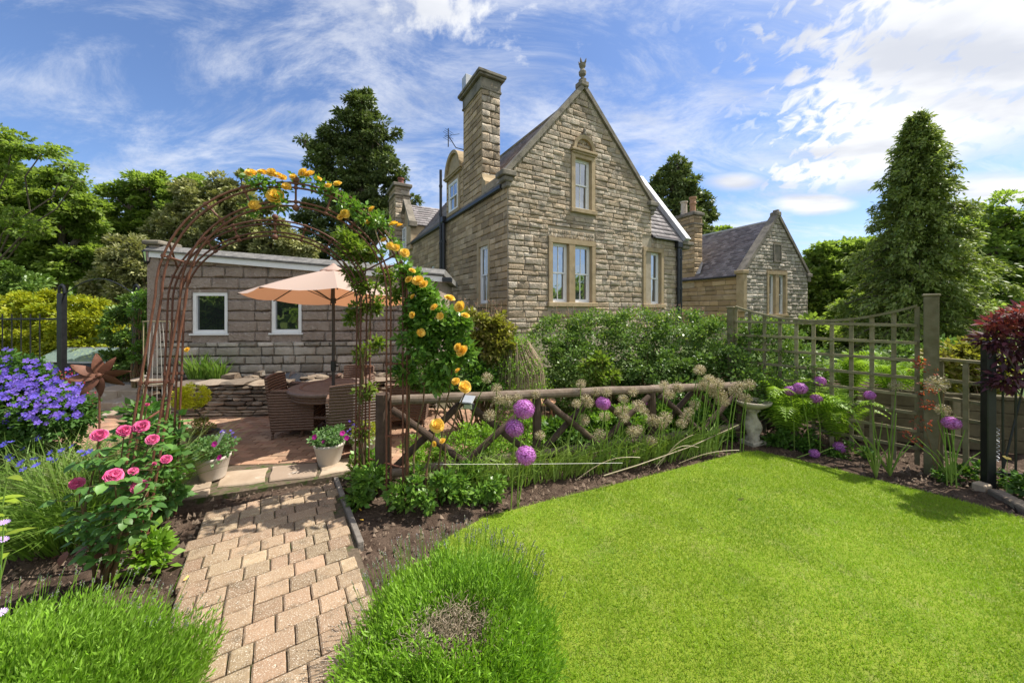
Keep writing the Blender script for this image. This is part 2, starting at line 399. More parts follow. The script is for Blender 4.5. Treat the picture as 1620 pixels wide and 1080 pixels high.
# foliage
L_lawn = leafmat('lawn_blade', (.13,.29,.010), (.26,.41,.014), c3=(.31,.42,.03), trans=.25, tint=.28, scale=1.2)
L_lav = leafmat('lavender_leaf', (.13,.28,.014), (.20,.37,.022), c3=(.22,.36,.05), trans=.32, tint=.35, scale=3)
L_dead = leafmat('dead_stem', (.20,.15,.10), (.30,.25,.18), trans=.1, tint=.4)
L_rose = leafmat('rose_leaf', (.075,.18,.03), (.13,.26,.04), c3=(.20,.34,.05), trans=.3, tint=.4, rough=.35)
L_rosey = leafmat('young_rose_leaf', (.10,.20,.025), (.16,.27,.035), c3=(.22,.20,.05), trans=.4, tint=.4, rough=.4)
L_prose = leafmat('pink_rose_leaf', (.05,.14,.035), (.09,.21,.04), c3=(.13,.25,.05), trans=.3, tint=.35, rough=.45)
L_hedge = leafmat('hedge_leaf', (.065,.135,.025), (.11,.20,.038), c3=(.18,.26,.06), trans=.25, tint=.45, rough=.4)
L_hedgey = leafmat('hedge_tip', (.16,.26,.045), (.24,.33,.07), trans=.3, tint=.3)
L_gold = leafmat('golden_leaf', (.30,.33,.02), (.42,.42,.03), c3=(.16,.24,.02), trans=.3, tint=.35)
L_goldg = leafmat('gold_green_leaf', (.15,.22,.025), (.26,.28,.04), c3=(.22,.15,.05), trans=.35, tint=.4)
L_maple = leafmat('broad_leaf', (.115,.20,.04), (.20,.295,.06), c3=(.28,.34,.08), trans=.5, tint=.38)
L_holly = leafmat('variegated_leaf', (.14,.17,.05), (.27,.285,.12), c3=(.36,.345,.17), trans=.25, tint=.45)
L_cedar = leafmat('dark_conifer_leaf', (.075,.12,.04), (.125,.18,.055), c3=(.20,.23,.07), trans=.15, tint=.45)
L_conif = leafmat('conifer_leaf', (.15,.235,.055), (.24,.32,.075), c3=(.36,.41,.11), trans=.25, tint=.45)
L_fern = leafmat('fern_leaf', (.13,.25,.028), (.22,.36,.04), c3=(.26,.38,.05), trans=.4, tint=.3)
L_grassy = leafmat('iris_leaf', (.10,.21,.028), (.16,.28,.04), c3=(.20,.30,.06), trans=.35, tint=.35)
L_allium = leafmat('allium_stem', (.16,.27,.04), (.24,.34,.06), trans=.15, tint=.2)
L_herb = leafmat('herb_leaf', (.12,.25,.022), (.18,.33,.03), c3=(.22,.36,.04), trans=.4, tint=.35)
L_purple = leafmat('purple_leaf', (.04,.018,.03), (.075,.025,.04), c3=(.14,.04,.06), trans=.25, tint=.5, rough=.4)
L_red = leafmat('red_leaf', (.32,.05,.03), (.40,.10,.04), c3=(.22,.05,.03), trans=.35, tint=.3)
L_hosta = leafmat('lime_leaf', (.26,.36,.03), (.34,.42,.05), trans=.4, tint=.2)
L_straw = leafmat('straw_stem', (.32,.26,.15), (.42,.35,.22), trans=.1, tint=.3)
L_ground = leafmat('ground_cover_leaf', (.06,.14,.02), (.10,.20,.03), trans=.3, tint=.4)
F_yel = leafmat('yellow_petal', (.90,.48,.035), (.95,.62,.10), c3=(.95,.72,.22), trans=.3, tint=.12, rough=.6)
F_pink = leafmat('pink_petal', (.55,.02,.16), (.74,.09,.30), c3=(.84,.26,.46), trans=.2, tint=.28, rough=.6)
F_violet = leafmat('violet_petal', (.075,.05,.40), (.13,.085,.55), c3=(.20,.11,.52), trans=.25, tint=.2, rough=.6)
F_all = leafmat('allium_petal', (.42,.10,.48), (.52,.17,.58), c3=(.60,.25,.62), trans=.2, tint=.25)
F_seed = leafmat('allium_seed', (.36,.34,.17), (.48,.43,.24), c3=(.45,.33,.26), trans=.1, tint=.3)
F_mag = leafmat('magenta_petal', (.50,.01,.28), (.62,.03,.40), trans=.2, tint=.15)
F_lilac = leafmat('lilac_petal', (.55,.35,.75), (.65,.48,.82), trans=.2, tint=.15)
F_blue = leafmat('blue_petal', (.06,.06,.38), (.11,.09,.50), trans=.2, tint=.2)
M_stem = mat('rose_stem', (.13,.12,.05), (.18,.09,.05), .7, 20, .2, 80, .2)
M_bark = mat('bark', (.11,.085,.06), (.18,.145,.11), .95, 8, .8, 30, .1, bdist=.03)
# ================================================================ MASONRY
def stone_variant(amp, nx=5, nz=4, chip=0.0, seed=0):
    r = random.Random(seed); V = []; F = []
    xs = [0, .07, .5, .93, 1] if nx == 5 else [0, .15, .85, 1]
    zs = [0, .16, .84, 1] if nz == 4 else [0, .5, 1]
    xs = xs[:nx]; nx = len(xs); nz = len(zs)
    tl = r.uniform(-.8, .8)
    for j, z in enumerate(zs):
        for i, x in enumerate(xs):
            edge = i in (0, nx-1) or j in (0, nz-1)
            if edge:
                cx = chip*r.uniform(-1, 1); V.append((x+(cx*.3 if 0 < j < nz-1 else 0), -amp*r.uniform(.25, .6)-.003, z+(cx if 0 < i < nx-1 else 0)))
            else:
                k = amp*(0.5+0.6*r.random()+tl*(x-.5))+.003
                if j == 1: k *= 1.0
                else: k *= .8
                V.append((min(max(x+r.uniform(-.05, .05)-(.18*r.uniform(-1, 1) if x == .5 else 0), .04), .96), -k, z+r.uniform(-.08, .08)))
    n0 = len(V)
    for j in range(nz-1):
        for i in range(nx-1): F.append((j*nx+i, j*nx+i+1, (j+1)*nx+i+1, (j+1)*nx+i))
    ring = list(range(nx))+[j*nx+nx-1 for j in range(1, nz)]+[(nz-1)*nx+i for i in range(nx-2, -1, -1)]+[j*nx for j in range(nz-2, 0, -1)]
    for q in ring: V.append((V[q][0], .03, V[q][2]))
    k = len(ring)
    for i in range(k): F.append((ring[i], n0+i, n0+(i+1) % k, ring[(i+1) % k]))
    return V, F
def stone_set(name, amp, m, n=12, chip=0.03):
    out = []
    for i in range(n):
        V, F = stone_variant(amp, chip=chip, seed=100+i); 
        me = npmesh(name, np.array(V), np.array(F), m); out.append((me, np.array(V), np.array(F)))
    return out
S_rock = stone_set('rock_faced_block', .025, M_rock)
S_ash = stone_set('ashlar_block', .012, M_sand, chip=.01)
S_rockg = stone_set('grey_rock_block', .026, M_rockg)
S_ann = stone_set('annex_block', .004, M_annex)
S_annr = stone_set('annex_rock_block', .028, M_rockg)

def courses(z0, z1, h, var, lmin, lmax, xr, holes, seed, hseq=None):
    """coursed stones -> list of (x0, z0, len, height)"""
    r = random.Random(seed); out = []; z = z0
    while z < z1-0.04:
        hh = h*(1+r.uniform(-var, var)); hh = min(hh, z1-z)
        a, b = xr(z+hh*.5)
        if b-a > .15:
            iv = [(a, b)]
            for (hx0, hx1, hz0, hz1) in holes:
                if min(z+hh, hz1)-max(z, hz0) > .25*hh:
                    nv = []
                    for (p, q) in iv:
                        if hx1 <= p or hx0 >= q: nv.append((p, q)); continue
                        if hx0-p > .03: nv.append((p, hx0))
                        if q-hx1 > .03: nv.append((hx1, q))
                    iv = nv
            for (p, q) in iv:
                x = p
                while x < q-1e-4:
                    l = r.uniform(lmin, lmax)
                    if q-x-l < lmin*.6: l = q-x
                    out.append((x, z, l, hh)); x += l
        z += hh
    return out
def lay(parent, sts, variants, frame, nparts, name, stuffname, near, gap=.008):
    """frame: Matrix mapping wall coords (x along, y out negative, z) to parent's coords; nearest as parts, the rest joined"""
    pm = parent.matrix_world if False else Matrix.Translation(parent.location) @ parent.rotation_euler.to_matrix().to_4x4()
    def dist(s):
        w = pm @ frame @ Vector((s[0]+s[2]/2, 0, s[1]+s[3]/2)); d = (w-Vector(near)).length
        return d*d/(s[2]*s[3])
    sts = sorted(sts, key=dist)
    rot = frame.to_euler(); fr = np.array(frame)
    for s in sts[:nparts]:
        me = random.choice(variants)[0]
        flip = False
        g = min(gap, .1*s[2])
        o = link(name, me, parent, frame @ Vector((s[0]+g/2, 0, s[1]+gap/2)), rot, (s[2]-g, random.uniform(.7, 1.25), s[3]-gap))
    rest = sts[nparts:]
    if rest:
        ps = []
        for s in rest:
            _, V, F = random.choice(variants); g = min(gap, .1*s[2])
            W = V*np.array([s[2]-g, random.uniform(.7, 1.25), s[3]-gap])+np.array([s[0]+g/2, 0, s[1]+gap/2])
            W = W @ fr[:3, :3].T + fr[:3, 3]
            ps.append((W, F, np.full(len(F), random.random())))
        V, F, T = merge(ps)
        tag(link(stuffname, npmesh(stuffname, V, F, variants[0][0].materials[0], T), parent), kind='stuff')
def wallsheet(mb, xs, topf, z0, holes, y=0.0, mi=0, M=None):
    """front face of a wall with rectangular holes; topf(x) height"""
    br = sorted(set([round(x, 4) for x in xs]+[round(h[i], 4) for h in holes for i in (0, 1)]))
    for a, b in zip(br[:-1], br[1:]):
        m = (a+b)/2; zz = [z0]
        for h in sorted([h for h in holes if h[0] <= m <= h[1]], key=lambda h: h[2]): zz += [h[2], h[3]]
        for i in range(0, len(zz)-1, 2):
            vs = [(a, y, zz[i]), (b, y, zz[i]), (b, y, zz[i+1]), (a, y, zz[i+1])]
            mb.add([M @ Vector(v) for v in vs] if M is not None else vs, [(0, 1, 2, 3)], mi)
        vs = [(a, y, zz[-1]), (b, y, zz[-1]), (b, y, topf(b)), (a, y, topf(a))]
        mb.add([M @ Vector(v) for v in vs] if M is not None else vs, [(0, 1, 2, 3)], mi)

def sash_window(parent, M, x0, x1, z0, z1, nbars=1, glass=None, depth=.13, horn=True, curtain=False):
    """white sash window: window > sash, glazing_bar, pane ; M wall frame"""
    glass = glass or M_glass
    mb = MB(); d = depth; f = .055
    for a, b in (((x0, d-.03, z0), (x0+f, d+.06, z1)), ((x1-f, d-.03, z0), (x1, d+.06, z1)), ((x0+f, d-.031, z1-f), (x1-f, d+.06, z1)), ((x0+f, d-.045, z0), (x1-f, d+.06, z0+f))):
        mb.box(a, b, 0, M)
    w = mb.build('window', M_white, parent)
    zm = (z0+z1)/2
    for (a, b, dd) in ((zm-.02, z1-f, d), (z0+f, zm+.02, d+.025)):
        s = MB(); q = .035; xa, xb = x0+f, x1-f
        s.box((xa, dd-.015, a), (xa+q, dd+.02, b), 0, M); s.box((xb-q, dd-.015, a), (xb, dd+.02, b), 0, M)
        s.box((xa+q, dd-.016, a), (xb-q, dd+.02, a+q+.01), 0, M); s.box((xa+q, dd-.016, b-q), (xb-q, dd+.02, b), 0, M)
        s.build('sash', M_white, w)
        n = nbars+1; wd = (xb-xa-2*q)/n
        for k in range(1, n):
            g = MB(); xc = xa+q+wd*k; g.box((xc-.011, dd-.012, a+q+.01), (xc+.011, dd+.018, b-q), 0, M); g.build('glazing_bar', M_white, w)
        for k in range(n):
            g = MB(); xc = xa+q+wd*k; g.add([M @ Vector(v) for v in ((xc+(.011 if k else 0), dd+.005, a+q+.01), (xc+wd-(.011 if k < n-1 else 0), dd+.005, a+q+.01), (xc+wd-(.011 if k < n-1 else 0), dd+.004+random.uniform(-.003, .003), b-q), (xc+(.011 if k else 0), dd+.005, b-q))], [(0, 1, 2, 3)])
            g.build('pane', glass, w)
    return w
def plain_window(parent, M, x0, x1, z0, z1, depth=.05):
    mb = MB(); d = depth; f = .06
    mb.bbox((x0, d-.04, z0), (x0+f, d+.06, z1), .004, 0, M); mb.bbox((x1-f, d-.04, z0), (x1, d+.06, z1), .004, 0, M)
    mb.box((x0+f, d-.039, z1-f), (x1-f, d+.06, z1), 0, M); mb.box((x0+f, d-.042, z0), (x1-f, d+.06, z0+f), 0, M)
    mb.box((x0-.03, d-.085, z0-.03), (x1+.03, d-.0, z0-.002), 0, M)
    w = mb.build('window', M_white, parent)
    g = MB(); g.add([M @ Vector(v) for v in ((x0+f, d, z0+f), (x1-f, d, z0+f), (x1-f, d, z1-f), (x0+f, d, z1-f))], [(0, 1, 2, 3)]); g.build('pane', M_glassd, w)
    return w
def ray_wall(px, py, C, ang):
    """pixel -> (distance along the wall from C, height)"""
    u = (px-810)/FPX; c, s = math.cos(ang), math.sin(ang)
    k = (u*C[1]-C[0])/(c-u*s); z = C[1]+s*k
    return k, CAMH+(490-py)/FPX*z
I4 = Matrix.Identity(4)

# ---------------------------------------------------------------- GROUND
def build_ground():
    mb = MB(); mb.add([(-900, -200, -.06), (900, -200, -.06), (900, 2500, -.06), (-900, 2500, -.06)], [(0, 1, 2, 3)])
    tag(mb.build('ground', mat('field_ground', (.06,.10,.025), (.10,.14,.04), 1, .5, 0)), kind='structure')
    # garden soil, uneven
    nx, ny = 330, 230; xs = np.linspace(-9, 9, nx); ys = np.linspace(.2, 8.5, ny)
    XX, YY = np.meshgrid(xs, ys); Z = np.zeros_like(XX)
    for k in range(26):
        a = RNG.uniform(0, 2*np.pi); f = RNG.uniform(3, 38); Z += np.sin(XX*np.cos(a)*f+YY*np.sin(a)*f+RNG.uniform(0, 6))*.08/f**.8*.35
    Z += RNG.normal(size=Z.shape)*.0035
    V = np.stack([XX, YY, Z*1.0-.012], -1).reshape(-1, 3)
    idx = np.arange(nx*ny).reshape(ny, nx)
    F = np.stack([idx[:-1, :-1], idx[:-1, 1:], idx[1:, 1:], idx[1:, :-1]], -1).reshape(-1, 4)
    tag(link('garden_soil', npmesh('garden_soil', V, F, M_soil, smooth=True)), kind='structure')
build_ground()

LAWN = [G(x, y) for x, y in ((640, 1300), (700, 860), (765, 824), (880, 793), (1000, 764), (1100, 738), (1172, 719), (1200, 717), (1260, 731), (1330, 748), (1400, 767), (1470, 784), (1540, 802), (1620, 826))]
LAWN = [(p.x, p.y) for p in LAWN]+[(5.6, 2.2), (6.0, 0.6), (5, .3), (-.2, .3)]
def inpoly(X, Y, poly):
    ins = np.zeros(X.shape, dtype=bool); n = len(poly)
    for i in range(n):
        x0, y0 = poly[i]; x1, y1 = poly[(i+1) % n]
        c = ((y0 > Y) != (y1 > Y)); 
        with np.errstate(divide='ignore', invalid='ignore'):
            xi = (x1-x0)*(Y-y0)/(y1-y0)+x0
        ins ^= c & (X < xi)
    return ins
def build_lawn():
    mb = MB(); mb.slab([(x, y) for x, y in reversed(LAWN)], -.03, .028)
    m = mat('lawn_turf', (.14,.20,.014), (.20,.25,.025), 1, 3, .4, 200, 0, stain=((.20,.21,.06), 5, .52, .75), bdist=.01)
    o = mb.build('lawn', m); tag(o, kind='structure')
    n = 620000
    # denser close to the camera
    y = .9+(4.35-.9)*RNG.random(n)**1.35; x = RNG.uniform(-.6, 6.0, n)
    ok = inpoly(x+RNG.normal(size=n)*.012, y+RNG.normal(size=n)*.012, LAWN) & (np.abs(x/np.maximum(y, .1)) < 1.62)
    x, y = x[ok], y[ok]; k = len(x)
    patch = (np.sin(x*2.3+np.sin(y*1.7)*1.6+.5)+np.sin(y*3.1+x*1.3+1+np.sin(x*4)*.8)+np.sin(x*7.1+np.sin(y*8)*1.2)*.6+np.sin(y*11+x*6)*.4)*.3
    D = np.stack([RNG.normal(size=k)*1.0, RNG.normal(size=k)*1.0, np.ones(k)], 1)
    L = (.020+.014*RNG.random(k))*(1+.25*patch)
    W = .0028+.0022*RNG.random(k)*(.6+y*.35)
    D = nrm(D); S = nrm(np.stack([RNG.normal(size=k), RNG.normal(size=k), np.zeros(k)], 1))
    Pt = np.stack([x, y, np.full(k, .024)], 1)
    V = np.stack([Pt-S*W[:, None]/2, Pt+S*W[:, None]/2, Pt+D*L[:, None]], 1).reshape(-1, 3)
    F = np.arange(3*k).reshape(-1, 3)
    T = np.clip(.45+.50*patch+RNG.normal(size=k)*.12+(RNG.random(k) < .02)*.4, 0, .999)
    tag(link('lawn_grass', npmesh('lawn_grass', V, F, L_lawn, T)), 'short mown bright green grass of the curved lawn on the right', 'grass', kind='stuff')
build_lawn()
def build_clods():
    ps = []; n = 26000
    y = 1.2+4.6*RNG.random(n)**1.3; x = RNG.uniform(-5, 5.5, n)
    ok = ~inpoly(x, y, LAWN); x, y = x[ok], y[ok]; k = len(x)
    s = .004+.012*RNG.random(k)**3*1.6
    base = np.array([[1, 0, -.4], [-.5, .87, -.4], [-.5, -.87, -.4], [.1, 0, .9]])
    R_ = base[None]+RNG.normal(size=(k, 4, 3))*.35
    V = (R_*s[:, None, None]+np.stack([x, y, np.full(k, .004)], 1)[:, None]).reshape(-1, 3)
    b = np.arange(k)[:, None]*4
    F = np.concatenate([b+np.array(q) for q in ([0, 1, 3], [1, 2, 3], [2, 0, 3])])
    tag(link('soil_crumbs', npmesh('soil_crumbs', V, F, M_clod, np.tile(RNG.random(k), 3))), 'loose brown soil crumbs and bark chips strewn over the beds', 'soil', kind='stuff')
build_clods()

# ---------------------------------------------------------------- PATH
PU = Vector((.837, .547, 0)); PV = Vector((-.547, .837, 0)); PO = Vector((-1.118, 2.554, 0))-PU*.925   # left edge origin
def path_pt(u, v, h=0): q = PO+PU*u+PV*v; return Vector((q.x, q.y, h))
def block_mesh(l, w, t=.06, seed=0):
    r = random.Random(seed); mb = MB(); c = .007
    def e(): return r.uniform(-.0025, .0025)
    pts = [(0, 0), (l*.5, e()), (l, 0), (l+e(), w*.5), (l, w), (l*.5, w+e()), (0, w), (e(), w*.5)]
    inn = [(c, c), (l*.5, c+e()), (l-c, c), (l-c+e(), w*.5), (l-c, w-c), (l*.5, w-c+e()), (c, w-c), (c+e(), w*.5)]
    vs = [(x, y, -t) for x, y in pts]+[(x, y, -c*.9) for x, y in pts]+[(x, y, e()*.5) for x, y in inn]+[(l/2, w/2, .0015)]
    fs = []
    for k in range(8):
        fs.append((k, (k+1) % 8, 8+(k+1) % 8, 8+k)); fs.append((8+k, 8+(k+1) % 8, 16+(k+1) % 8, 16+k)); fs.append((16+k, 16+(k+1) % 8, 24))
    mb.add(vs, fs); return mb
def build_path():
    root = empty('path', (0, 0, 0)); tag(root, kind='structure')
    b = MB(); c = [path_pt(-.02, -1.9), path_pt(.945, -1.9), path_pt(.945, 1.12), path_pt(-.02, 1.12)]
    b.slab([(p.x, p.y) for p in c], -.04, .026); b.build('joint_sand', M_joint, root)
    ang = math.atan2(PU.y, PU.x); r = random.Random(5)
    protos = {}
    for L in (.10, .14, .175, .205):
        protos[L] = [block_mesh(L-.008, .128, seed=k).mesh('paving_block', M_block) for k in range(5)]
    v = -1.88; row = 0
    while v < 1.10:
        u = -.02-r.choice((0, .02, .05)); 
        while u < .90:
            L = r.choice((.10, .14, .14, .175, .205, .14))
            if .925-u < L*1.0: 
                L = min(protos, key=lambda q: abs(q-(.925-u)))
                if .925-u < .07: break
            p = path_pt(u, v, .042+r.uniform(-.003, .003))
            link('paving_block', r.choice(protos[L]), root, p, (r.uniform(-.008, .008), r.uniform(-.008, .008), ang+r.uniform(-.012, .012)))
            u += L
        v += .136; row += 1
    # edging strip on the right of the path
    e = MB(); p0, p1 = path_pt(.965, -.03), path_pt(.955, 1.16)
    dv = (p1-p0).normalized(); n = Vector((dv.y, -dv.x, 0))
    for k in range(2):
        a = p0+(p1-p0)*(k*.5); q = p0+(p1-p0)*(k*.5+.495)
        m = MB(); Mx = Matrix.Translation(a) @ Matrix.Rotation(math.atan2(dv.y, dv.x), 4, 'Z')
        m.bbox((0, -.02, -.05), ((q-a).length, .02, .062), .004, 0, Mx); m.build('edging_board', mat('edging_grey', (.16,.14,.12), (.25,.22,.19), .9, 15, .4, 60, .2), root)
build_path()
def build_flags():
    root = empty('threshold_paving', (0, 0, 0)); tag(root, kind='structure')
    polys = [[(262,792),(335,778),(345,752),(300,748),(258,768)], [(340,778),(420,768),(425,745),(350,752)], [(424,768),(500,760),(505,738),(430,744)],
             [(504,760),(560,748),(566,728),(508,737)], [(262,800),(330,790),(334,780),(262,794)], [(562,746),(588,734),(586,720),(568,726)]]
    for k, pl in enumerate(polys):
        pts = [G(x, y) for x, y in pl]; cx = sum(p.x for p in pts)/len(pts); cy = sum(p.y for p in pts)/len(pts)
        # subdivide the outline for a broken edge
        o = []
        for i in range(len(pts)):
            a, b_ = pts[i], pts[(i+1) % len(pts)]
            for t in (0, .33, .66):
                q = a.lerp(b_, t); o.append((cx+(q.x-cx)*.965+random.uniform(-.012, .012), cy+(q.y-cy)*.965+random.uniform(-.012, .012)))
        ar = sum(o[i][0]*o[(i+1) % len(o)][1]-o[(i+1) % len(o)][0]*o[i][1] for i in range(len(o)))
        if ar < 0: o = o[::-1]
        h = .05+random.uniform(-.006, .01); m = MB(); n = len(o)
        inn = [(cx+(x-cx)*.95, cy+(y-cy)*.95) for x, y in o]
        m.add([(x, y, -.03) for x, y in o]+[(x, y, h-.01) for x, y in o]+[(x, y, h+random.uniform(-.003, .003)) for x, y in inn]+[(cx, cy, h+.004)],
              [(i, (i+1) % n, n+(i+1) % n, n+i) for i in range(n)]+[(n+i, n+(i+1) % n, 2*n+(i+1) % n, 2*n+i) for i in range(n)]+[(2*n+i, 2*n+(i+1) % n, 3*n) for i in range(n)])
        m.build('flagstone', M_flag, root)
    b = MB(); b.slab([(p.x, p.y) for p in (G(262, 802), G(575, 750), G(595, 718), G(505, 735), G(345, 742), G(250, 746))], -.03, .030); b.build('mortar_bed', M_joint, root)
build_flags()
def build_patio():
    root = empty('patio', (0, 0, 0)); tag(root, kind='structure')
    b = MB(); b.slab([(-5.6, 3.9), (-4.0, 3.75), (-.6, 3.55), (2.6, 4.95), (3.2, 6.0), (-1.3, 6.6), (-7.5, 6.3), (-9.5, 8.5), (-9.5, 5.2), (-6, 4.7)], -.04, .022); b.build('joint_sand', M_joint, root)
    area = [(-4.6, 3.95), (-3.61, 3.80), (-3.11, 3.86), (-2.14, 3.98), (-1.72, 4.20), (-1.4, 3.85), (-1.25, 3.75), (-.2, 3.95), (2.0, 4.85), (2.6, 5.6), (-1.6, 6.2), (-6.6, 6.05), (-6.6, 5.0)]
    L, W = .20, .10; ang = R(4); ca, sa = math.cos(ang), math.sin(ang); r = random.Random(9); sp = []
    for j in range(-8, 40):
        for i in range(-40, 30):
            x = i*L+(L/2 if j % 2 else 0); y = j*W; X = x*ca-y*sa; Y = 3.4+x*sa+y*ca
            if inpoly(np.array([X+L/2]), np.array([Y+W/2]), area)[0]: sp.append((X, Y))
    sp.sort(key=lambda p: math.hypot(p[0], p[1]) if abs(p[0]/p[1]) < 1.45 and p[0] < -.8 else 99)
    mes = [block_mesh(L-.007, W-.007, .05, seed=20+k).mesh('patio_brick', M_patio) for k in range(4)]
    for X, Y in sp[:300]: link('patio_brick', r.choice(mes), root, (X, Y, .036+r.uniform(-.0015, .0015)), (0, 0, ang+r.uniform(-.01, .01)))
    ps = []
    for X, Y in sp[300:]:
        l, w = L-.007, W-.007; V = np.array([(0, 0, 0), (l, 0, 0), (l, w, 0), (0, w, 0), (.005, .005, .008), (l-.005, .005, .008), (l-.005, w-.005, .008), (.005, w-.005, .008)])
        V = np.stack([V[:, 0]*ca-V[:, 1]*sa+X, V[:, 0]*sa+V[:, 1]*ca+Y, V[:, 2]+.028+r.uniform(-.001, .001)], 1)
        ps.append((V, np.array([(4, 5, 6, 7), (0, 1, 5, 4), (1, 2, 6, 5), (2, 3, 7, 6), (3, 0, 4, 7)]), np.full(5, r.random())))
    V, F, T = merge(ps); tag(link('patio_bricks_far', npmesh('patio_bricks_far', V, F, M_patio, T), root), kind='stuff')
    # sandstone steps and slabs at the left
    st = empty('garden_steps', (0, 0, 0)); tag(st, kind='structure')
    for k, (xa, xb, y, z, h) in enumerate(((-6.4, -5.15, 5.55, 0, .09), (-6.9, -5.4, 6.0, 0, .16), (-7.8, -5.9, 6.6, 0, .22))):
        x = xa
        while x < xb-.05:
            l = random.uniform(.4, .7); l = min(l, xb-x); m = MB(); m.bbox((x+.006, y+random.uniform(-.02, .02), 0), (x+l-.006, y+.55, h+random.uniform(-.006, .006)), .012); m.build('step_slab', M_flag, st); x += l
    g = MB(); g.slab([(-13, 7.1), (-6.6, 7.1), (-6.4, 9.5), (-13, 9.5)], -.03, .2); tag(g.build('gravel_path', M_grav), kind='structure')
build_patio()

# ---------------------------------------------------------------- MAIN HOUSE
HA = R(29.7); HC = Vector((-.12, 10, 0))
def F_(px, py): return ray_wall(px, py, HC, HA)
def build_house():
    H = empty('stone_house', HC, HA, 'tall Victorian stone house with steep gable and chimney at the centre', 'house')
    FA = I4.copy(); SA = Matrix.Rotation(R(-90), 4, 'Z')       # side wall frame: x -> -t
    z0 = 0.0; W = 7.6; GW = 5.86; EZ = 5.5; AZ = 8.62; AX = 2.70; EZR = 4.28
    def top(x):
        if x <= AX: return EZ+(AZ-EZ)*x/AX
        if x <= GW: return AZ+(EZ-AZ)*(x-AX)/(GW-AX)
        return EZR
    # windows of the front
    w1 = (*[F_(873.4, 0)[0], F_(899.6, 0)[0]], F_(886, 478)[1], F_(886, 384.5)[1])
    w2 = (*[F_(908.8, 0)[0], F_(935.6, 0)[0]], w1[2], w1[3])
    w3 = (*[F_(1020.6, 0)[0], F_(1045, 0)[0]], F_(1033, 481)[1], F_(1033, 399)[1])
    w4 = (*[F_(909, 0)[0], F_(935, 0)[0]], F_(922, 332)[1], F_(922, 252)[1])
    j = .14
    holes = [(w1[0]-.02, w2[1]+.02, w1[2]-.02, w1[3]+.02), (w3[0]-.02, w3[1]+.02, w3[2]-.02, w3[3]+.02), (w4[0]-.02, w4[1]+.02, w4[2]-.02, w4[3]+.02)]
    cover = [(h[0]-j, h[1]+j, h[2]-.16, h[3]+.16) for h in holes]
    cover[0] = (cover[0][0], cover[0][1], cover[0][2], w1[3]+.46); cover[1] = (cover[1][0], cover[1][1], cover[1][2], EZR)
    cover[2] = (cover[2][0], cover[2][1], cover[2][2], w4[3]+.3)
    mb = MB()
    wallsheet(mb, [0, AX, GW], top, z0, [h for h in holes if h[1] < GW-.3 or True and h[0] < GW-1], 0, 0) if False else None
    wallsheet(mb, [0, AX, GW-.001], top, z0, [holes[0], holes[2]], 0.0)
    wallsheet(mb, [GW, W], lambda x: EZR, z0, [holes[1]] , 0.0) if holes[1][0] > GW else wallsheet(mb, [GW, W], lambda x: EZR, z0, [(GW, holes[1][1], holes[1][2], holes[1][3])], 0.0)
    # body behind: side, back, small returns
    D = 11.2
    mb.add([(0, 0, z0), (0, D, z0), (0, D, 5.15), (0, 0, 5.15)], [(0, 3, 2, 1)]) if False else None
    mb.add([(W, 0, z0), (W, D, z0), (W, D, EZR), (W, 0, EZR)], [(0, 1, 2, 3)])
    mb.add([(0, D, z0), (W, D, z0), (W, D, 5.1), (0, D, 5.1)], [(0, 3, 2, 1)])
    mb.add([(GW, .0, EZR-.2), (GW, 3.0, EZR-.2), (GW, 3, EZ), (GW, 0, EZ)], [(0, 1, 2, 3)])
    # side wall sheet with windows
    SW = [ray_wall(756, 0, HC, HA+R(90))[0], ray_wall(773.5, 0, HC, HA+R(90))[0]]
    def SP(px, py): return ray_wall(px, py, HC, HA+R(90))
    sx = sorted((SP(758, 0)[0], SP(772, 0)[0])); szt = SP(765, 389)[1]; szb = SP(766, 480)[1]
    SWN = (-sx[1], -sx[0], szb, szt)
    sm = [(-SP(677, 0)[0], -SP(684, 0)[0]), ]
    sholes = [SWN]
    sl = []
    for (pa, pb) in ((672, 679), (682, 688)):
        a, b = -SP(pa, 0)[0], -SP(pb, 0)[0]; zt = SP(683, 421)[1]; sl.append((min(a, b), max(a, b), zt-.9, zt))
    DT = 4.05          # dormer centre t
    side_holes = sholes+sl
    wallsheet(mb, [-D, 0], lambda x: 5.15, z0, side_holes, 0.0, 0, SA)
    mb.build('wall', M_mort, H)
    # gable parapet back face, thickness
    # stones
    r0 = lambda z: (0.0, GW) if z < EZ else (AX*(z-EZ)/(AZ-EZ)+.06, GW-(GW-AX)*(z-EZ)/(AZ-EZ)-.06)
    def xr(z):
        a, b = r0(z)
        return (a, W) if z < EZR-.05 else (a, b)
    st = courses(1.05, AZ-.15, .155, .40, .20, .60, xr, cover, 3)
    # quoins are larger: left as they fall
    lay(H, st, S_rock, FA, 220, 'stone', 'far_stones', (0, 0, 1.7))
    st2 = courses(1.3, 5.12, .175, .25, .28, .62, lambda z: (-D, -.02), [(h[0]-.13, h[1]+.13, h[2]-.15, h[3]+.16) for h in side_holes], 4)
    lay(H, st2, S_ash, SA, 80, 'ashlar_stone', 'far_ashlar_stones', (0, 0, 1.7), gap=.008)
    # dressed window surrounds
    def surround(h, M, lintel=.0, mull=None, jw=.14, dep=.17, m=M_dress, proud=.045, sill=True):
        x0, x1, a, b = h
        s = MB(); s.box((x0-jw, -proud, a), (x0, dep, b), 0, M); s.box((x1, -proud, a), (x1+jw, dep, b), 0, M)
        s.box((x0-jw, -proud-.003, b), (x1+jw, dep, b+.15), 0, M)
        if mull: s.box((mull[0], -proud+.004, a), (mull[1], dep, b), 0, M)
        s.build('window_surround', m, H)
        if sill:
            s = MB(); s.bbox((x0-jw-.05, -proud-.06, a-.13), (x1+jw+.05, dep, a-.002), .01, 0, M); s.build('sill', m, H)
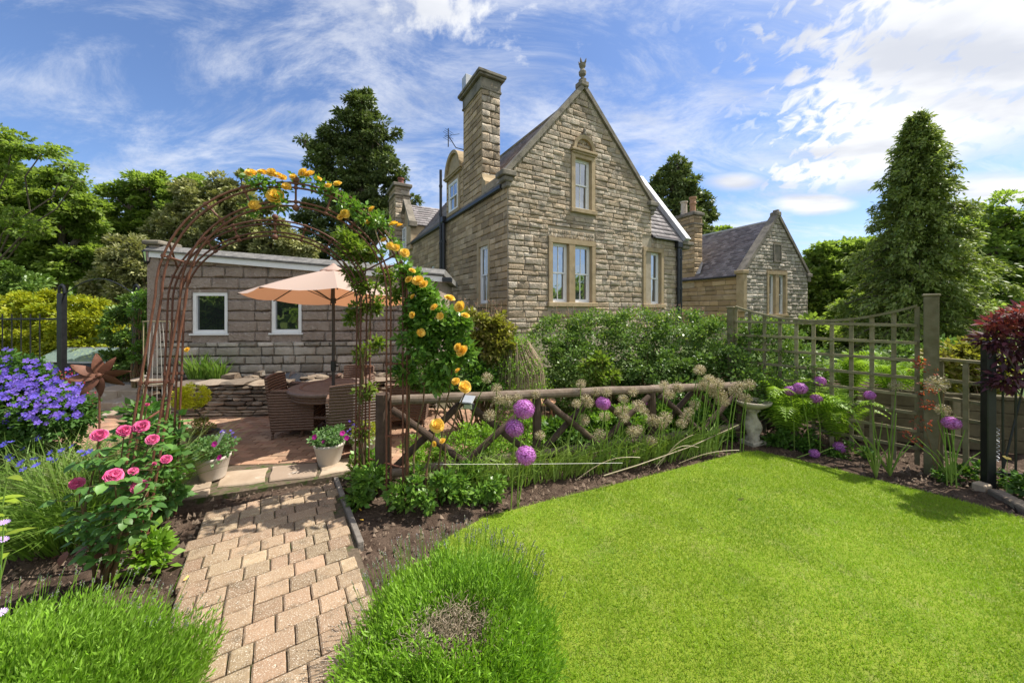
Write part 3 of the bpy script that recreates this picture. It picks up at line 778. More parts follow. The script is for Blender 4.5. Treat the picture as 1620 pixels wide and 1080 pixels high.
    surround((w1[0], w2[1], w1[2], w1[3]), FA, mull=(w1[1], w2[0]))
    surround(w3, FA, jw=.13); surround(w4, FA)
    surround(SWN, SA, proud=.02)
    for h in sl: surround(h, SA, proud=.02, jw=.08)
    for w in (w1, w2, w3, w4): sash_window(H, FA, w[0], w[1], w[2], w[3])
    sash_window(H, SA, SWN[0], SWN[1], SWN[2], SWN[3], depth=.08)
    for h in sl: sash_window(H, SA, *h, depth=.06)
    # rough relieving lintel over the pair and over the right window
    for (xa, xb, za, zb) in ((w1[0]-.16, w2[1]+.16, w1[3]+.155, w1[3]+.40), (GW+.03, w3[1]+.2, w3[3]+.155, EZR-.03)):
        for q in courses(za, zb, .12, .2, .07, .13, lambda z: (xa, xb), [], 12): 
            pass
        n = 22; L_ = []
        me_, V_, F_2 = S_rock[1]
        ps = []
        for k in range(int((xb-xa)/.085)):
            for jx in range(2):
                hh = (zb-za)/2; V = S_rock[(k*5+jx*3) % 12][1]*np.array([.082, .9, hh-.004])+np.array([xa+k*.085, -.01, za+jx*hh]); ps.append((V, F_2, np.full(len(F_2), random.random())))
        V, F, T = merge(ps); tag(link('vermiculated_lintel', npmesh('vermiculated_lintel', V, F, M_rock, T), H), kind='stuff')
    # arched pediment over gable window
    def pediment(M, xc, z, hw, rise, proud, name='pediment', depth=.25):
        s = MB()
        s.bbox((xc-hw-.08, -proud-.09, z), (xc+hw+.08, depth, z+.08), .015, 0, M)
        s.bbox((xc-hw-.02, -proud-.05, z-.06), (xc+hw+.02, depth, z-.001), .012, 0, M)
        n = 16; 
        def ring(rx, rz): return [(xc+rx*math.cos(math.pi*k/n), z+.08+rz*math.sin(math.pi*k/n)) for k in range(n+1)]
        o = ring(hw, rise); i_ = ring(hw-.11, rise-.11)
        vs = []; fs = []
        for (p, q) in zip(o, i_):
            vs += [(p[0], -proud-.07, p[1]), (q[0], -proud-.05, q[1]), (p[0], depth, p[1]), (q[0], .02, q[1])]
        for k in range(n):
            a = 4*k; b = a+4; fs += [(a, b, b+1, a+1), (a+1, b+1, b+3, a+3), (b, a, a+2, b+2)]
        s.add([M @ Vector(v) for v in vs], fs)
        s.prism([(p[0], p[1]) for p in i_], (-.0+.015, .05), 0, M)
        s.build(name, M_dress, H)
        if name == 'pediment':
            f = MB()
            f.lathe([(.0, -.02), (.05, .0), (.06, .06), (.03, .1), (.055, .15), (.045, .2), (.0, .24)], 8, (0, 0, 0))
            fo = f.build('finial', M_dark, H, True); fo.location = M @ Vector((xc, -proud-.03, z+rise+.08))
            for dx in (-.16, 0, .16):
                c = MB(); c.lathe([(0, 0), (.05, .01), (.035, .03), (0, .04)], 8); co = c.build('carved_boss', M_dress, H); co.location = M @ Vector((xc+dx, 0.015, z+.2+.1*(dx == 0))); co.rotation_euler = (R(90), 0, 0)
    pediment(FA, (w4[0]+w4[1])/2, w4[3]+.17, .44, .46, .045)
    # coping of main gable
    def skew(xa, za, xb, zb, y0, y1, th, name, m=M_dark):
        s = MB(); n = Vector((-(zb-za), xb-xa)).normalized(); 
        if n.y < 0: n = -n
        s.prism([(xa, za), (xb, zb), (xb+n.x*th, zb+n.y*th), (xa+n.x*th, za+n.y*th)], (y0, y1), 0)
        return s.build(name, m, H)
    skew(-.04, EZ-.06, AX, AZ+.0, -.09, .22, .13, 'gable_coping'); skew(AX, AZ, GW+.06, EZ-.06, -.09, .221, .13, 'gable_coping')
    # roll moulding lighter edge under coping
    for (x, sx_) in ((-.02, -1), (GW+.02, 1)):
        k = MB(); k.bbox((x-.22, -.16, EZ-.12), (x+.22, .3, EZ+.03), .02); k.bbox((x-.15, -.11, EZ-.27), (x+.15, .25, EZ-.121), .03); k.bbox((x-.08, -.09, EZ-.42), (x+.08, .2, EZ-.271), .03); k.build('kneeler', M_dark, H)
    # apex finial
    f = MB(); f.bbox((AX-.16, -.13, AZ+.05), (AX+.16, .2, AZ+.22), .03); f.bbox((AX-.09, -.08, AZ+.22), (AX+.09, .12, AZ+.34), .02)
    f.lathe([(.05, .34), (.05, .4), (.11, .46), (.12, .55), (.07, .62), (.06, .66), (.1, .72), (.11, .8), (.0, .84)], 10, (AX, .02, AZ))
    for a in range(4):
        q = a*math.pi/2+.4; f.tube([(AX+.03*math.cos(q), .02+.03*math.sin(q), AZ+.74), (AX+.10*math.cos(q), .02+.10*math.sin(q), AZ+.84), (AX+.13*math.cos(q), .02+.13*math.sin(q), AZ+.93)], [.035, .035, .01], 6)
    f.build('finial', M_dark, H)
    # gable roof (two slopes), slates as real courses on the left slope
    ridge = AZ-.12; e0 = EZ-.25; roofD = 6.0
    rf = MB()
    rf.add([(-.05, .2, e0), (-.05, D, e0), (AX, D, ridge), (AX, .2, ridge)], [(0, 3, 2, 1)])
    rf.add([(GW+.0, .2, e0+.1), (GW, D, e0+.1), (AX, D, ridge), (AX, .2, ridge)], [(0, 1, 2, 3)])
    rf.add([(0, D, e0), (GW, D, e0), (AX, D, ridge)], [(0, 1, 2)])
    ro = rf.build('roof', M_slate, H)
    def slates(a, b, c, d, rows, w, name='slates', m=M_slate, th=.014, seed=1):
        """bilinear roof patch: a bottom-left, b bottom-right, c top-right, d top-left seen from outside"""
        r = random.Random(seed); a, b, c, d = map(Vector, (a, b, c, d)); ps = []
        nn = (b-a).cross(d-a).normalized()
        for i in range(rows):
            t0, t1 = i/rows, (i+1.06)/rows; L_ = a.lerp(d, t0); R2 = b.lerp(c, t0); L1 = a.lerp(d, min(t1, 1)); R1 = b.lerp(c, min(t1, 1))
            n = max(1, int((R2-L_).length/w)); off = .5 if i % 2 else 0
            ed = [max(0, min(1, (k+off+r.uniform(-.08, .08))/n)) for k in range(n+1)]; ed[0] = 0; ed[-1] = 1
            if off: ed = [0]+ed[0:0]+[e for e in ed[0:-1] if e > 0.02]+[1]
            for k in range(len(ed)-1):
                if ed[k+1]-ed[k] < 1e-3: continue
                g = .0; u0, u1 = ed[k]+.02/n, ed[k+1]-.02/n; up = nn*(th*(1.0+r.uniform(-.3, .8))); lo = nn*.002
                V = [L_.lerp(R2, u0)+up, L_.lerp(R2, u1)+up, L1.lerp(R1, u1)+lo, L1.lerp(R1, u0)+lo, L_.lerp(R2, u0)-nn*.01, L_.lerp(R2, u1)-nn*.01]
                ps.append((np.array(V), np.array([(0, 1, 2, 3), (4, 5, 1, 0)]), np.full(2, r.random())))
        V, F, T = merge(ps); return tag(link(name, npmesh(name, V, F, m, T), ro), kind='stuff')
    slates((-.06, D, e0), (-.06, .22, e0), (AX, .22, ridge), (AX, D, ridge), 22, .26, seed=2)
    # lead valley strip by the coping, ridge
    s = MB(); s.add([(-.1, .16, e0+.09), (-.1, .5, e0+.06), (AX-.02, .5, ridge+.06), (AX-.02, .16, ridge+.09)], [(0, 3, 2, 1)]); s.build('lead_flashing', M_lead, H)
    s = MB(); s.tube([(AX, .2, ridge+.02), (AX, D, ridge+.02)], .07, 8); s.build('ridge', M_dark, H)
    # right hand wing: roof sloping down to the front, ridge parallel to the front
    wy = 2.1; wz = EZR+wy*1.43
    rw = MB(); rw.add([(GW+.02, -.1, EZR), (W+.02, -.1, EZR), (W+.02, wy, wz), (GW+.02, wy, wz)], [(0, 1, 2, 3)]); rw.add([(W+.02, 0, EZR), (W+.02, 2*wy, EZR), (W+.02, wy, wz)], [(0, 1, 2)]); rw.add([(GW, 2*wy+.1, EZR), (W+.02, 2*wy+.1, EZR), (W+.02, wy, wz), (GW, wy, wz)], [(0, 3, 2, 1)])
    rw.build('wing_roof', M_slate, H)
    slates((GW+.02, -.1, EZR+.01), (W-.05, -.1, EZR+.01), (W-.05, wy, wz+.01), (GW+.02, wy, wz+.01), 16, .22, seed=3)
    s = MB(); nx = Vector((0, -1.43, 1)).normalized()*.16
    s.add([(W-.12, -.14, EZR), (W+.16, -.14, EZR), (W+.16, wy, wz+.06), (W-.12, wy, wz+.06), (W-.12, -.14+nx.y, EZR+nx.z), (W+.16, -.14+nx.y, EZR+nx.z), (W+.16, wy+nx.y, wz+.06+nx.z), (W-.12, wy+nx.y, wz+.06+nx.z)],
          [(0, 1, 2, 3), (4, 7, 6, 5), (0, 4, 5, 1), (1, 5, 6, 2), (2, 6, 7, 3), (3, 7, 4, 0)]); s.build('wing_coping', M_lead, H)
    s = MB(); s.bbox((W-.2, -.2, EZR-.13), (W+.45, .25, EZR+.0), .02); s.bbox((W-.1, -.14, EZR-.28), (W+.3, .2, EZR-.131), .03); s.build('kneeler', M_dark, H)
    s = MB(); s.tube([(GW+.05, -.13, EZR-.02), (W-.2, -.13, EZR-.02)], .035, 8); s.build('gutter', M_black, H)
    # downpipe on the right
    def pipe(x, y, z0_, z1_, r_, M=FA, name='downpipe', hopper=False):
        s = MB(); s.tube([M @ Vector((x, y, z0_)), M @ Vector((x, y, z1_))], r_, 10)
        z = z0_+.3
        while z < z1_: s.tube([M @ Vector((x, y, z)), M @ Vector((x, y, z+.09))], r_*1.3, 10); z += 1.15
        if hopper: s.bbox((x-.13, y-.1, z1_-.02), (x+.13, y+.08, z1_+.22), .02, 0, M)
        s.build(name, M_black, H)
    pipe(W-.36, -.11, 1.0, EZR-.25, .06, hopper=True); pipe(W-.20, -.1, 1.0, EZR-.3, .045)
    # side gutter and pipes
    s = MB(); s.bbox((-.12, 0.25, 5.11), (-.01, D, 5.24), .02); s.build('gutter', M_black, H)
    s = MB(); s.bbox((-.06, .1, 5.24), (.1, D, 5.33), .01); s.build('eaves_course', M_dark, H)
    tp = SP(707, 0)[0]; tq = SP(701.5, 0)[0]
    pipe(-tp, -.13, .6, 5.15, .075, SA, hopper=True); pipe(-tq+.02, -.12, .6, 7.35, .055, SA, 'soil_pipe')
    # chimney on side wall
    t0, t1 = 1.72, 3.22; cw = .66; zc = 9.15
    c = MB(); c.box((.0, t0, 5.2), (cw, t1, zc)); ch = c.build('chimney', M_mort, H)
    CF = Matrix.Translation((0, t0, 0)); CS = Matrix.Rotation(R(-90), 4, 'Z')
    for q in courses(5.9, zc, .24, .25, .25, .5, lambda z: (.0, cw), [], 31): 
        o = link('chimney_stone', random.choice(S_rock)[0], ch, CF @ Vector((q[0]+.006, 0, q[1]+.005)), None, (q[2]-.012, 1.3, q[3]-.01))
    for q in courses(5.3, zc, .21, .25, .3, .6, lambda z: (-t1, -t0), [], 32):
        o = link('chimney_stone', random.choice(S_ash)[0], ch, CS @ Vector((q[0]+.004, 0, q[1]+.004)), (0, 0, R(-90)), (q[2]-.008, 1, q[3]-.008))
    s = MB()
    for (e, a, b) in ((.05, zc-.42, zc-.34), (.03, zc-.34, zc-.02), (.13, zc-.02, zc+.05), (.17, zc+.05, zc+.15), (.1, zc+.15, zc+.2)):
        s.bbox((-e, t0-e, a), (cw+e, t1+e, b-.001), .015)
    s.build('chimney_cap', M_dark, H)
    s = MB(); s.bbox((-.06, t1-.34, zc+.2), (.26, t1+.02, zc+.72), .01); s.build('chimney_cowl', M_lead, H)
    # curved foot of the chimney
    s = MB(); pr = [(t0-.02, 6.05), (t0-.07, 5.92), (t0-.16, 5.8), (t0-.28, 5.72), (t0-.28, 5.55), (t0+.05, 5.55), (t0+.05, 6.05)]
    MX = Matrix.Rotation(R(90), 4, 'Z')
    s.add([(0.0, y, z) for y, z in pr]+[(cw, y, z) for y, z in pr], [tuple(range(7)), tuple(range(13, 6, -1))]+[(i, i+7, (i+1) % 7+7, (i+1) % 7) for i in range(7)]); s.build('chimney_foot', M_dress, H)
    s = MB(); s.bbox((-.01, .3, 5.33), (.5, t0, 5.6), .02); s.build('parapet_block', M_rock, H)
    # aerial
    s = MB(); b0 = Vector((-.02, t1-.05, 7.35)); s.tube([b0, b0+Vector((-.25, .1, .05)), b0+Vector((-.45, .25, .45))], .016, 6)
    q0 = b0+Vector((-.47, .27, .3)); s.tube([q0+Vector((0, 0, -.2)), q0+Vector((0, 0, .45))], .018, 6)
    for z in (0.1, .3): 
        for w_ in (-.12, 0, .12): s.tube([q0+Vector((-.18, -.1+w_, z)), q0+Vector((.18, .1+w_, z))], .008, 4)
    s.tube([q0+Vector((-.1, .12, .2)), q0+Vector((.3, -.3, .2))], .01, 4)
    s.build('aerial', M_black, H)
    # wall head dormer behind chimney
    dz = 6.95; d0, d1 = 3.32, 5.0
    s = MB(); s.box((.0, d0-.1, 5.2), (1.6, d1, dz)); s.build('dormer_wall', M_sand, H)
    for q in courses(5.33, dz-.1, .22, .2, .2, .4, lambda z: (-d1, -d0+.05), [(-4.72, -3.55, 5.2, 6.6)], 33):
        link('dormer_stone', random.choice(S_ash)[0], H, SA @ Vector((q[0]+.004, 0, q[1]+.004)), (0, 0, R(-90)), (q[2]-.008, .7, q[3]-.008))
    surround((-4.6, -3.68, 5.42, 6.5), SA, proud=.03, jw=.13, dep=-.004)
    sash_window(H, SA, -4.6, -3.68, 5.42, 6.5, depth=-.03)
    pediment(SA, -4.2, 6.8, .80, .80, .03, 'dormer_pediment', .5)
    # far dormer with slate roof, cheek and second chimney
    e = 10.2
    s = MB(); s.box((-.12, e, 4.9), (1.9, e+2.4, 6.2)); s.build('rear_dormer_wall', M_sand, H)
    s = MB(); s.prism([(e, 6.2), (e+2.4, 6.2), (e+1.2, 7.5)], (.12, -.06), 0, Matrix(((0, 1, 0, 0), (1, 0, 0, 0), (0, 0, 1, 0), (0, 0, 0, 1)))); s.build('rear_gable', M_dress, H)
    s = MB(); s.box((1.0, e-.012, 5.1), (1.95, e-.001, 6.12)); s.build('lead_cheek', mat('grey_lead', (.2,.21,.24), (.25,.26,.29), .6), H)
    s = MB(); s.add([(-.05, e-.08, 6.13), (2.9, e-.08, 6.13), (2.9, e+1.2, 7.5), (-.05, e+1.2, 7.5)], [(0, 1, 2, 3)]); s.add([(-.05, e+2.5, 6.1), (2.9, e+2.5, 6.1), (2.9, e+1.2, 7.5), (-.05, e+1.2, 7.5)], [(0, 3, 2, 1)]); s.build('rear_dormer_roof', M_slate, H)
    slates((.0, e-.08, 6.14), (2.3, e-.08, 6.14), (2.3, e+1.2, 7.51), (.0, e+1.2, 7.51), 9, .24, seed=6)
    s = MB(); s.add([(2.2, e-.1, 6.16), (2.36, e-.1, 6.16), (3.0, e+1.2, 7.55), (2.84, e+1.2, 7.55)], [(0, 1, 2, 3)]); s.build('valley_lead', M_lead, H)
    sash_window(H, SA, -(e+1.6), -(e+.9), 5.05, 6.2, depth=-.14-.02)
    for zz, ww in ((6.2, .0), ):
        s = MB(); 
        for k in range(2):
            xa, xb = (e-.12, e+1.2) if k == 0 else (e+2.52, e+1.2)
            s.add([(-.22, xa, 6.1), (.14, xa, 6.1), (.14, xb, 7.62), (-.22, xb, 7.62), (-.22, xa, 6.26), (.14, xa, 6.26), (.14, xb, 7.78), (-.22, xb, 7.78)], [(0, 1, 2, 3), (4, 7, 6, 5), (0, 4, 5, 1), (1, 5, 6, 2), (2, 6, 7, 3), (3, 7, 4, 0)])
        s.bbox((-.26, e-.25, 6.02), (.16, e+.02, 6.3), .02); s.build('rear_coping', M_dark, H)
    c = MB(); c.box((-.55, 11.9, 4.8), (.25, 13.6, 8.6)); c2 = c.build('rear_chimney', M_sand, H)
    for q in courses(5.6, 8.55, .24, .25, .25, .5, lambda z: (-.55, .25), [], 36): link('chimney_stone', random.choice(S_rock)[0], c2, (q[0]+.006, 11.9, q[1]), None, (q[2]-.012, .8, q[3]-.01))
    for q in courses(5.2, 8.55, .24, .25, .35, .6, lambda z: (-13.6, -11.9), [], 37): link('chimney_stone', random.choice(S_ash)[0], c2, SA @ Vector((q[0], -.55, q[1])), (0, 0, R(-90)), (q[2]-.008, 1, q[3]-.008))
    s = MB(); s.bbox((-.62, 11.83, 8.1), (.32, 13.67, 8.2), .02); s.bbox((-.68, 11.77, 8.6), (.38, 13.73, 8.78), .03); s.build('chimney_cap', M_dark, H)
    s = MB(); s.lathe([(.16, 8.78), (.15, 9.1), (.19, 9.12), (.19, 9.2), (.13, 9.2)], 12, (-.15, 12.3, 0)); s.build('chimney_pot', M_terrad, H)
build_house()

# ---------------------------------------------------------------- SECOND HOUSE
def build_house2():
    A = R(22); C = Vector((10.96, 17, 0)); H = empty('stone_cottage', C, A, 'lower grey stone house with slate roof and gable at the right of the tall house', 'house')
    def Q(px, py): return ray_wall(px, py, C, A)
    W = 4.75; EZ = 3.55; AX = W/2; AZ = 6.3; z0 = 0.0; D = 7
    top = lambda x: EZ+(AZ-EZ)*(1-abs(x-AX)/AX)
    a1 = (Q(1215.5, 0)[0], Q(1226, 0)[0], Q(1220, 497)[1], Q(1220, 434)[1]); a2 = (Q(1231, 0)[0], Q(1241.5, 0)[0], a1[2], a1[3])
    hole = (a1[0], a2[1], a1[2], a1[3])
    SA = Matrix.Rotation(R(-90), 4, 'Z')
    mb = MB(); wallsheet(mb, [0, AX, W], top, z0, [hole]); wallsheet(mb, [-D, 0], lambda x: 3.3, z0, [], 0, 0, SA)
    mb.add([(W, 0, z0), (W, D, z0), (W, D, EZ), (W, 0, EZ)], [(0, 1, 2, 3)]); mb.add([(0, D, z0), (W, D, z0), (W, D, EZ), (AX, D, AZ), (0, D, EZ)], [(0, 4, 3, 2, 1)])
    mb.build('wall', M_mort, H)
    pn = (Q(1224, 0)[0], Q(1234, 0)[0], Q(1229, 413)[1], Q(1229, 388)[1])
    xr = lambda z: (0, W) if z < EZ else (AX*(z-EZ)/(AZ-EZ)+.05, W-AX*(z-EZ)/(AZ-EZ)-.05)
    st = courses(.3, AZ-.1, .17, .25, .25, .55, xr, [(hole[0]-.14, hole[1]+.14, hole[2]-.14, hole[3]+.15), (pn[0]-.06, pn[1]+.06, pn[2]-.06, pn[3]+.06)], 5)
    lay(H, st, S_rockg, I4, 250, 'stone', 'far_stones', (0, 0, 1.7))
    st = courses(.8, 3.25, .26, .15, .4, .8, lambda z: (-3.8, -.02), [], 6)
    lay(H, st, S_ash, SA, 50, 'ashlar_stone', 'far_ashlar_stones', (0, 0, 1.7), gap=.006)
    s = MB(); x0, x1, a, b = hole
    s.box((x0-.13, -.05, a), (x0, .2, b)); s.box((x1, -.05, a), (x1+.13, .2, b)); s.box((x0-.13, -.053, b), (x1+.13, .2, b+.15)); s.box((a1[1], -.04, a), (a2[0], .2, b)); s.build('window_surround', M_dress, H)
    s = MB(); s.bbox((x0-.17, -.1, a-.13), (x1+.17, .2, a-.002), .01); s.build('sill', M_dress, H)
    s = MB(); s.box((pn[0], -.02, pn[2]), (pn[1], .05, pn[3])); 
    for q in (((pn[0]-.06, -.06, pn[2]), (pn[0], .0, pn[3])), ((pn[1], -.06, pn[2]), (pn[1]+.06, .0, pn[3])), ((pn[0]-.06, -.062, pn[3]), (pn[1]+.06, .0, pn[3]+.06)), ((pn[0]-.06, -.062, pn[2]-.06), (pn[1]+.06, .0, pn[2]))): s.box(*q)
    s.build('date_panel', M_dark, H)
    for w in (a1, a2): sash_window(H, I4, *w, nbars=0)
    for k in range(2):
        xa = -.06 if k == 0 else W+.06; s = MB(); n = Vector((-(AZ-EZ), AX)).normalized() if k == 0 else Vector((AZ-EZ, AX)).normalized()
        s.prism([(xa, EZ-.06), (AX, AZ), (AX+n.x*.14, AZ+n.y*.14), (xa+n.x*.14, EZ-.06+n.y*.14)], (-.08, .3+.001*k)); s.build('gable_coping', M_dark, H)
        s = MB(); s.bbox((xa-.2, -.12, EZ-.15), (xa+.2, .35, EZ+.02), .02); s.bbox((xa-.12, -.08, 1.6), (xa+.12, .3, EZ-.151), .02) if k == 0 else s.bbox((xa-.12, -.08, EZ-.4), (xa+.12, .3, EZ-.151), .02); s.build('kneeler', M_dress if k == 0 else M_dark, H)
    s = MB(); s.bbox((AX-.14, -.12, AZ+.02), (AX+.14, .3, AZ+.26), .04); s.bbox((AX-.07, -.06, AZ+.26), (AX+.07, .2, AZ+.36), .02); s.build('apex_stone', M_dark, H)
    rz = AZ-.15; ez = 3.35
    rf = MB(); rf.add([(-.15, .25, ez), (-.15, D, ez), (AX, D, rz), (AX, .25, rz)], [(0, 3, 2, 1)]); rf.add([(W+.1, .25, ez), (W+.1, D, ez), (AX, D, rz), (AX, .25, rz)], [(0, 1, 2, 3)]); ro = rf.build('roof', M_slate, H)
    ps = []; r = random.Random(8); rows = 26; a, b, c, d = Vector((-.15, D, ez)), Vector((-.15, .28, ez)), Vector((AX, .28, rz)), Vector((AX, D, rz)); nn = (b-a).cross(d-a).normalized()
    for i in range(rows):
        t0, t1 = i/rows, min(1, (i+1.06)/rows); n = 26
        for k in range(n+1):
            u0 = max(0, (k-(.5 if i % 2 else 0)+r.uniform(-.06, .06)+.03)/n); u1 = min(1, (k+1-(.5 if i % 2 else 0)-.03)/n)
            if u1-u0 < .005: continue
            up = nn*(.016*(1+r.uniform(-.3, .8))); L0, R0, L1, R1 = a.lerp(d, t0), b.lerp(c, t0), a.lerp(d, t1), b.lerp(c, t1)
            ps.append((np.array([L0.lerp(R0, u0)+up, L0.lerp(R0, u1)+up, L1.lerp(R1, u1)+nn*.003, L1.lerp(R1, u0)+nn*.003, L0.lerp(R0, u0)-nn*.01, L0.lerp(R0, u1)-nn*.01]), np.array([(0, 1, 2, 3), (4, 5, 1, 0)]), np.full(2, r.random())))
    V, F, T = merge(ps); tag(link('slates', npmesh('slates', V, F, M_slate, T), ro), kind='stuff')
    s = MB(); s.tube([(AX, .25, rz+.03), (AX, D, rz+.03)], .06, 8); s.build('ridge', M_lead, H)
    s = MB(); s.tube([(-.17, .3, ez-.04), (-.17, D, ez-.04)], .05, 8); s.build('gutter', M_black, H)
    # chimney
    c = MB(); c.box((-.02, 2.8, 2.9), (.56, 4.1, 6.85)); ch = c.build('chimney', M_mort, H)
    for q in courses(3.2, 6.85, .26, .2, .26, .5, lambda z: (-.02, .56), [], 41): link('chimney_stone', random.choice(S_ash)[0], ch, (q[0], 2.8, q[1]), None, (q[2]-.01, 1.4, q[3]-.01))
    for q in courses(3.2, 6.85, .26, .2, .35, .6, lambda z: (-4.1, -2.8), [], 42): link('chimney_stone', random.choice(S_ash)[0], ch, SA @ Vector((q[0], -.02, q[1])), (0, 0, R(-90)), (q[2]-.01, 1, q[3]-.01))
    s = MB(); s.bbox((-.08, 2.74, 6.35), (.62, 4.16, 6.43), .01); s.bbox((-.12, 2.7, 6.85), (.66, 4.2, 7.0), .02); s.bbox((-.05, 2.8, 7.0), (.58, 4.1, 7.08), .02); s.build('chimney_cap', M_dark, H)
    s = MB(); s.lathe([(.19, 7.05), (.17, 7.15), (.16, 7.75), (.2, 7.78), (.2, 7.86), (.12, 7.86)], 14, (.27, 3.75, 0)); s.build('cream_chimney_pot', M_cream, H)
    s = MB(); s.lathe([(.17, 7.05), (.16, 7.1), (.14, 7.5), (.18, 7.54), (.18, 7.62), (.15, 7.66), (.15, 7.8), (.2, 7.86), (.2, 7.94), (.1, 7.96)], 14, (.27, 3.15, 0)); s.build('orange_chimney_pot', M_terra, H)
    s = MB(); s.add([(.0, 2.45, 3.65), (.03, 2.78, 3.6), (.5, 2.78, 4.35), (.4, 2.6, 4.25)], [(0, 1, 2, 3)]); s.build('lead_flashing', M_lead, H)
build_house2()

# ---------------------------------------------------------------- ANNEX
def build_annex():
    C = Vector((-6.29, 6.36, 0)); e = Vector((-1.42, 6.78, 0)); A = math.atan2(e.y-C.y, e.x-C.x); W = (e-C).length
    H = empty('low_annex', C, A, 'low flat-roofed stone outbuilding with two small white windows behind the patio', 'outbuilding')
    def Q(px, py): return ray_wall(px, py, C, A)
    zt0 = Q(255, 399)[1]; zt1 = Q(690, 437)[1]; D = 3.6
    top = lambda x: zt0+(zt1-zt0)*x/W
    w1 = (Q(304, 0)[0], Q(360, 0)[0], Q(332, 530)[1], Q(332, 462.5)[1]); w2 = (Q(429, 0)[0], Q(477, 0)[0], Q(453, 529)[1], w1[3]-.05)
    mb = MB(); wallsheet(mb, [0, W], lambda x: top(x)-.05, 0, [w1, w2])
    mb.add([(0, 0, 0), (0, D, 0), (0, D, zt0), (0, 0, zt0)], [(0, 3, 2, 1)]); mb.add([(W, 0, 0), (W, D, 0), (W, D, zt1), (W, 0, zt1)], [(0, 1, 2, 3)]); mb.add([(0, D, 0), (W, D, 0), (W, D, zt1), (0, D, zt0)], [(0, 3, 2, 1)])
    mb.build('wall', M_annex, H)
    band = Q(400, 541)[1]
    hs = [w1, w2]
    st = courses(band+.004, zt0-.06, .19, .12, .30, .50, lambda z: (0, min(W, W*(zt0-.07-z)/(zt0-zt1)) if z > zt1-.1 else W), hs, 51)
    lay(H, st, S_ann, I4, 140, 'render_block', 'far_blocks', (0, 0, 1.7), gap=.003)
    st = courses(.4, band, .13, .3, .15, .42, lambda z: (0, W), [], 52)
    F2 = Matrix.Translation((0, -.03, 0))
    lay(H, st, S_annr, F2, 150, 'plinth_stone', 'far_plinth_stones', (0, 0, 1.7), gap=.008)
    for w in (w1, w2): plain_window(H, I4, w[0], w[1], w[2]+.03, w[3])
    # fascia and felt roof
    th = .10; s = MB(); s.add([(-.03, -.09, top(-.03)-th), (W+.12, -.09, top(W+.12)-th), (W+.12, -.09, top(W+.12)), (-.03, -.09, top(-.03)), (-.03, .0, top(-.03)-th), (W+.12, .0, top(W+.12)-th), (W+.12, .0, top(W+.12)), (-.03, .0, top(-.03))],
          [(0, 1, 2, 3), (4, 7, 6, 5), (0, 4, 5, 1), (1, 5, 6, 2), (2, 6, 7, 3), (3, 7, 4, 0)]); s.build('fascia', M_white, H)
    rt = .13; s = MB(); s.add([(-.06, -.13, top(0)+.002), (W+.16, -.13, top(W)+.002), (W+.16, -.13, top(W)+.03), (-.06, -.13, top(0)+.03), (-.06, .02, top(0)+rt), (W+.16, .02, top(W)+rt), (W+.16, D+.1, top(W)+rt), (-.06, D+.1, top(0)+rt), (-.06, D+.1, top(0)), (W+.16, D+.1, top(W))],
          [(0, 1, 2, 3), (3, 2, 5, 4), (4, 5, 6, 7), (0, 3, 4, 7, 8), (1, 9, 6, 5, 2), (8, 7, 6, 9), (0, 8, 9, 1)]); s.build('felt_roof', mat('roof_felt', (.13,.125,.12), (.22,.21,.195), .95, 12, .6, 60, 0, stain=((.30,.29,.27), 14, .58, .75)), H)
    s = MB(); s.bbox((W+.12, -.16, zt1-.12), (W+.30, -.04, zt1-.03), .01); s.build('gutter_end', M_black, H)
    s = MB(); s.bbox((-.10, -.05, 0), (.10, .35, zt0+.12), .015); s.build('corner_pier', M_annex, H)
    s = MB(); s.bbox((-.15, -.10, zt0+.12), (.15, .4, zt0+.2), .02); s.build('pier_cap', M_dark, H)
    # lantern on bracket
    L0 = empty('wall_lantern', P(233, 402, 6.3), 0, 'black glass wall lantern on the corner pier of the low outbuilding', 'lantern')
    s = MB(); s.tube([(.11, .05, .02), (.06, .02, .10), (0, 0, .14)], .01, 6); s.bbox((.09, .03, -.05), (.11, .08, .08), .004); s.build('bracket', M_black, L0)
    s = MB(); s.lathe([(.0, .14), (.015, .13), (.02, .1), (.07, .05), (.075, .035), (.0, .036)], 6); s.lathe([(.0, -.19), (.015, -.17), (.03, -.15), (.045, -.13), (.04, -.12), (.0, -.12)], 6)
    for k in range(6):
        a = k*math.pi/3; s.tube([(.062*math.cos(a), .062*math.sin(a), .04), (.038*math.cos(a), .038*math.sin(a), -.13)], .005, 4)
    s.build('cage', M_black, L0)
    s = MB(); s.lathe([(.058, .035), (.034, -.12)], 6); s.build('lamp_glass', M_glassd, L0)
build_annex()

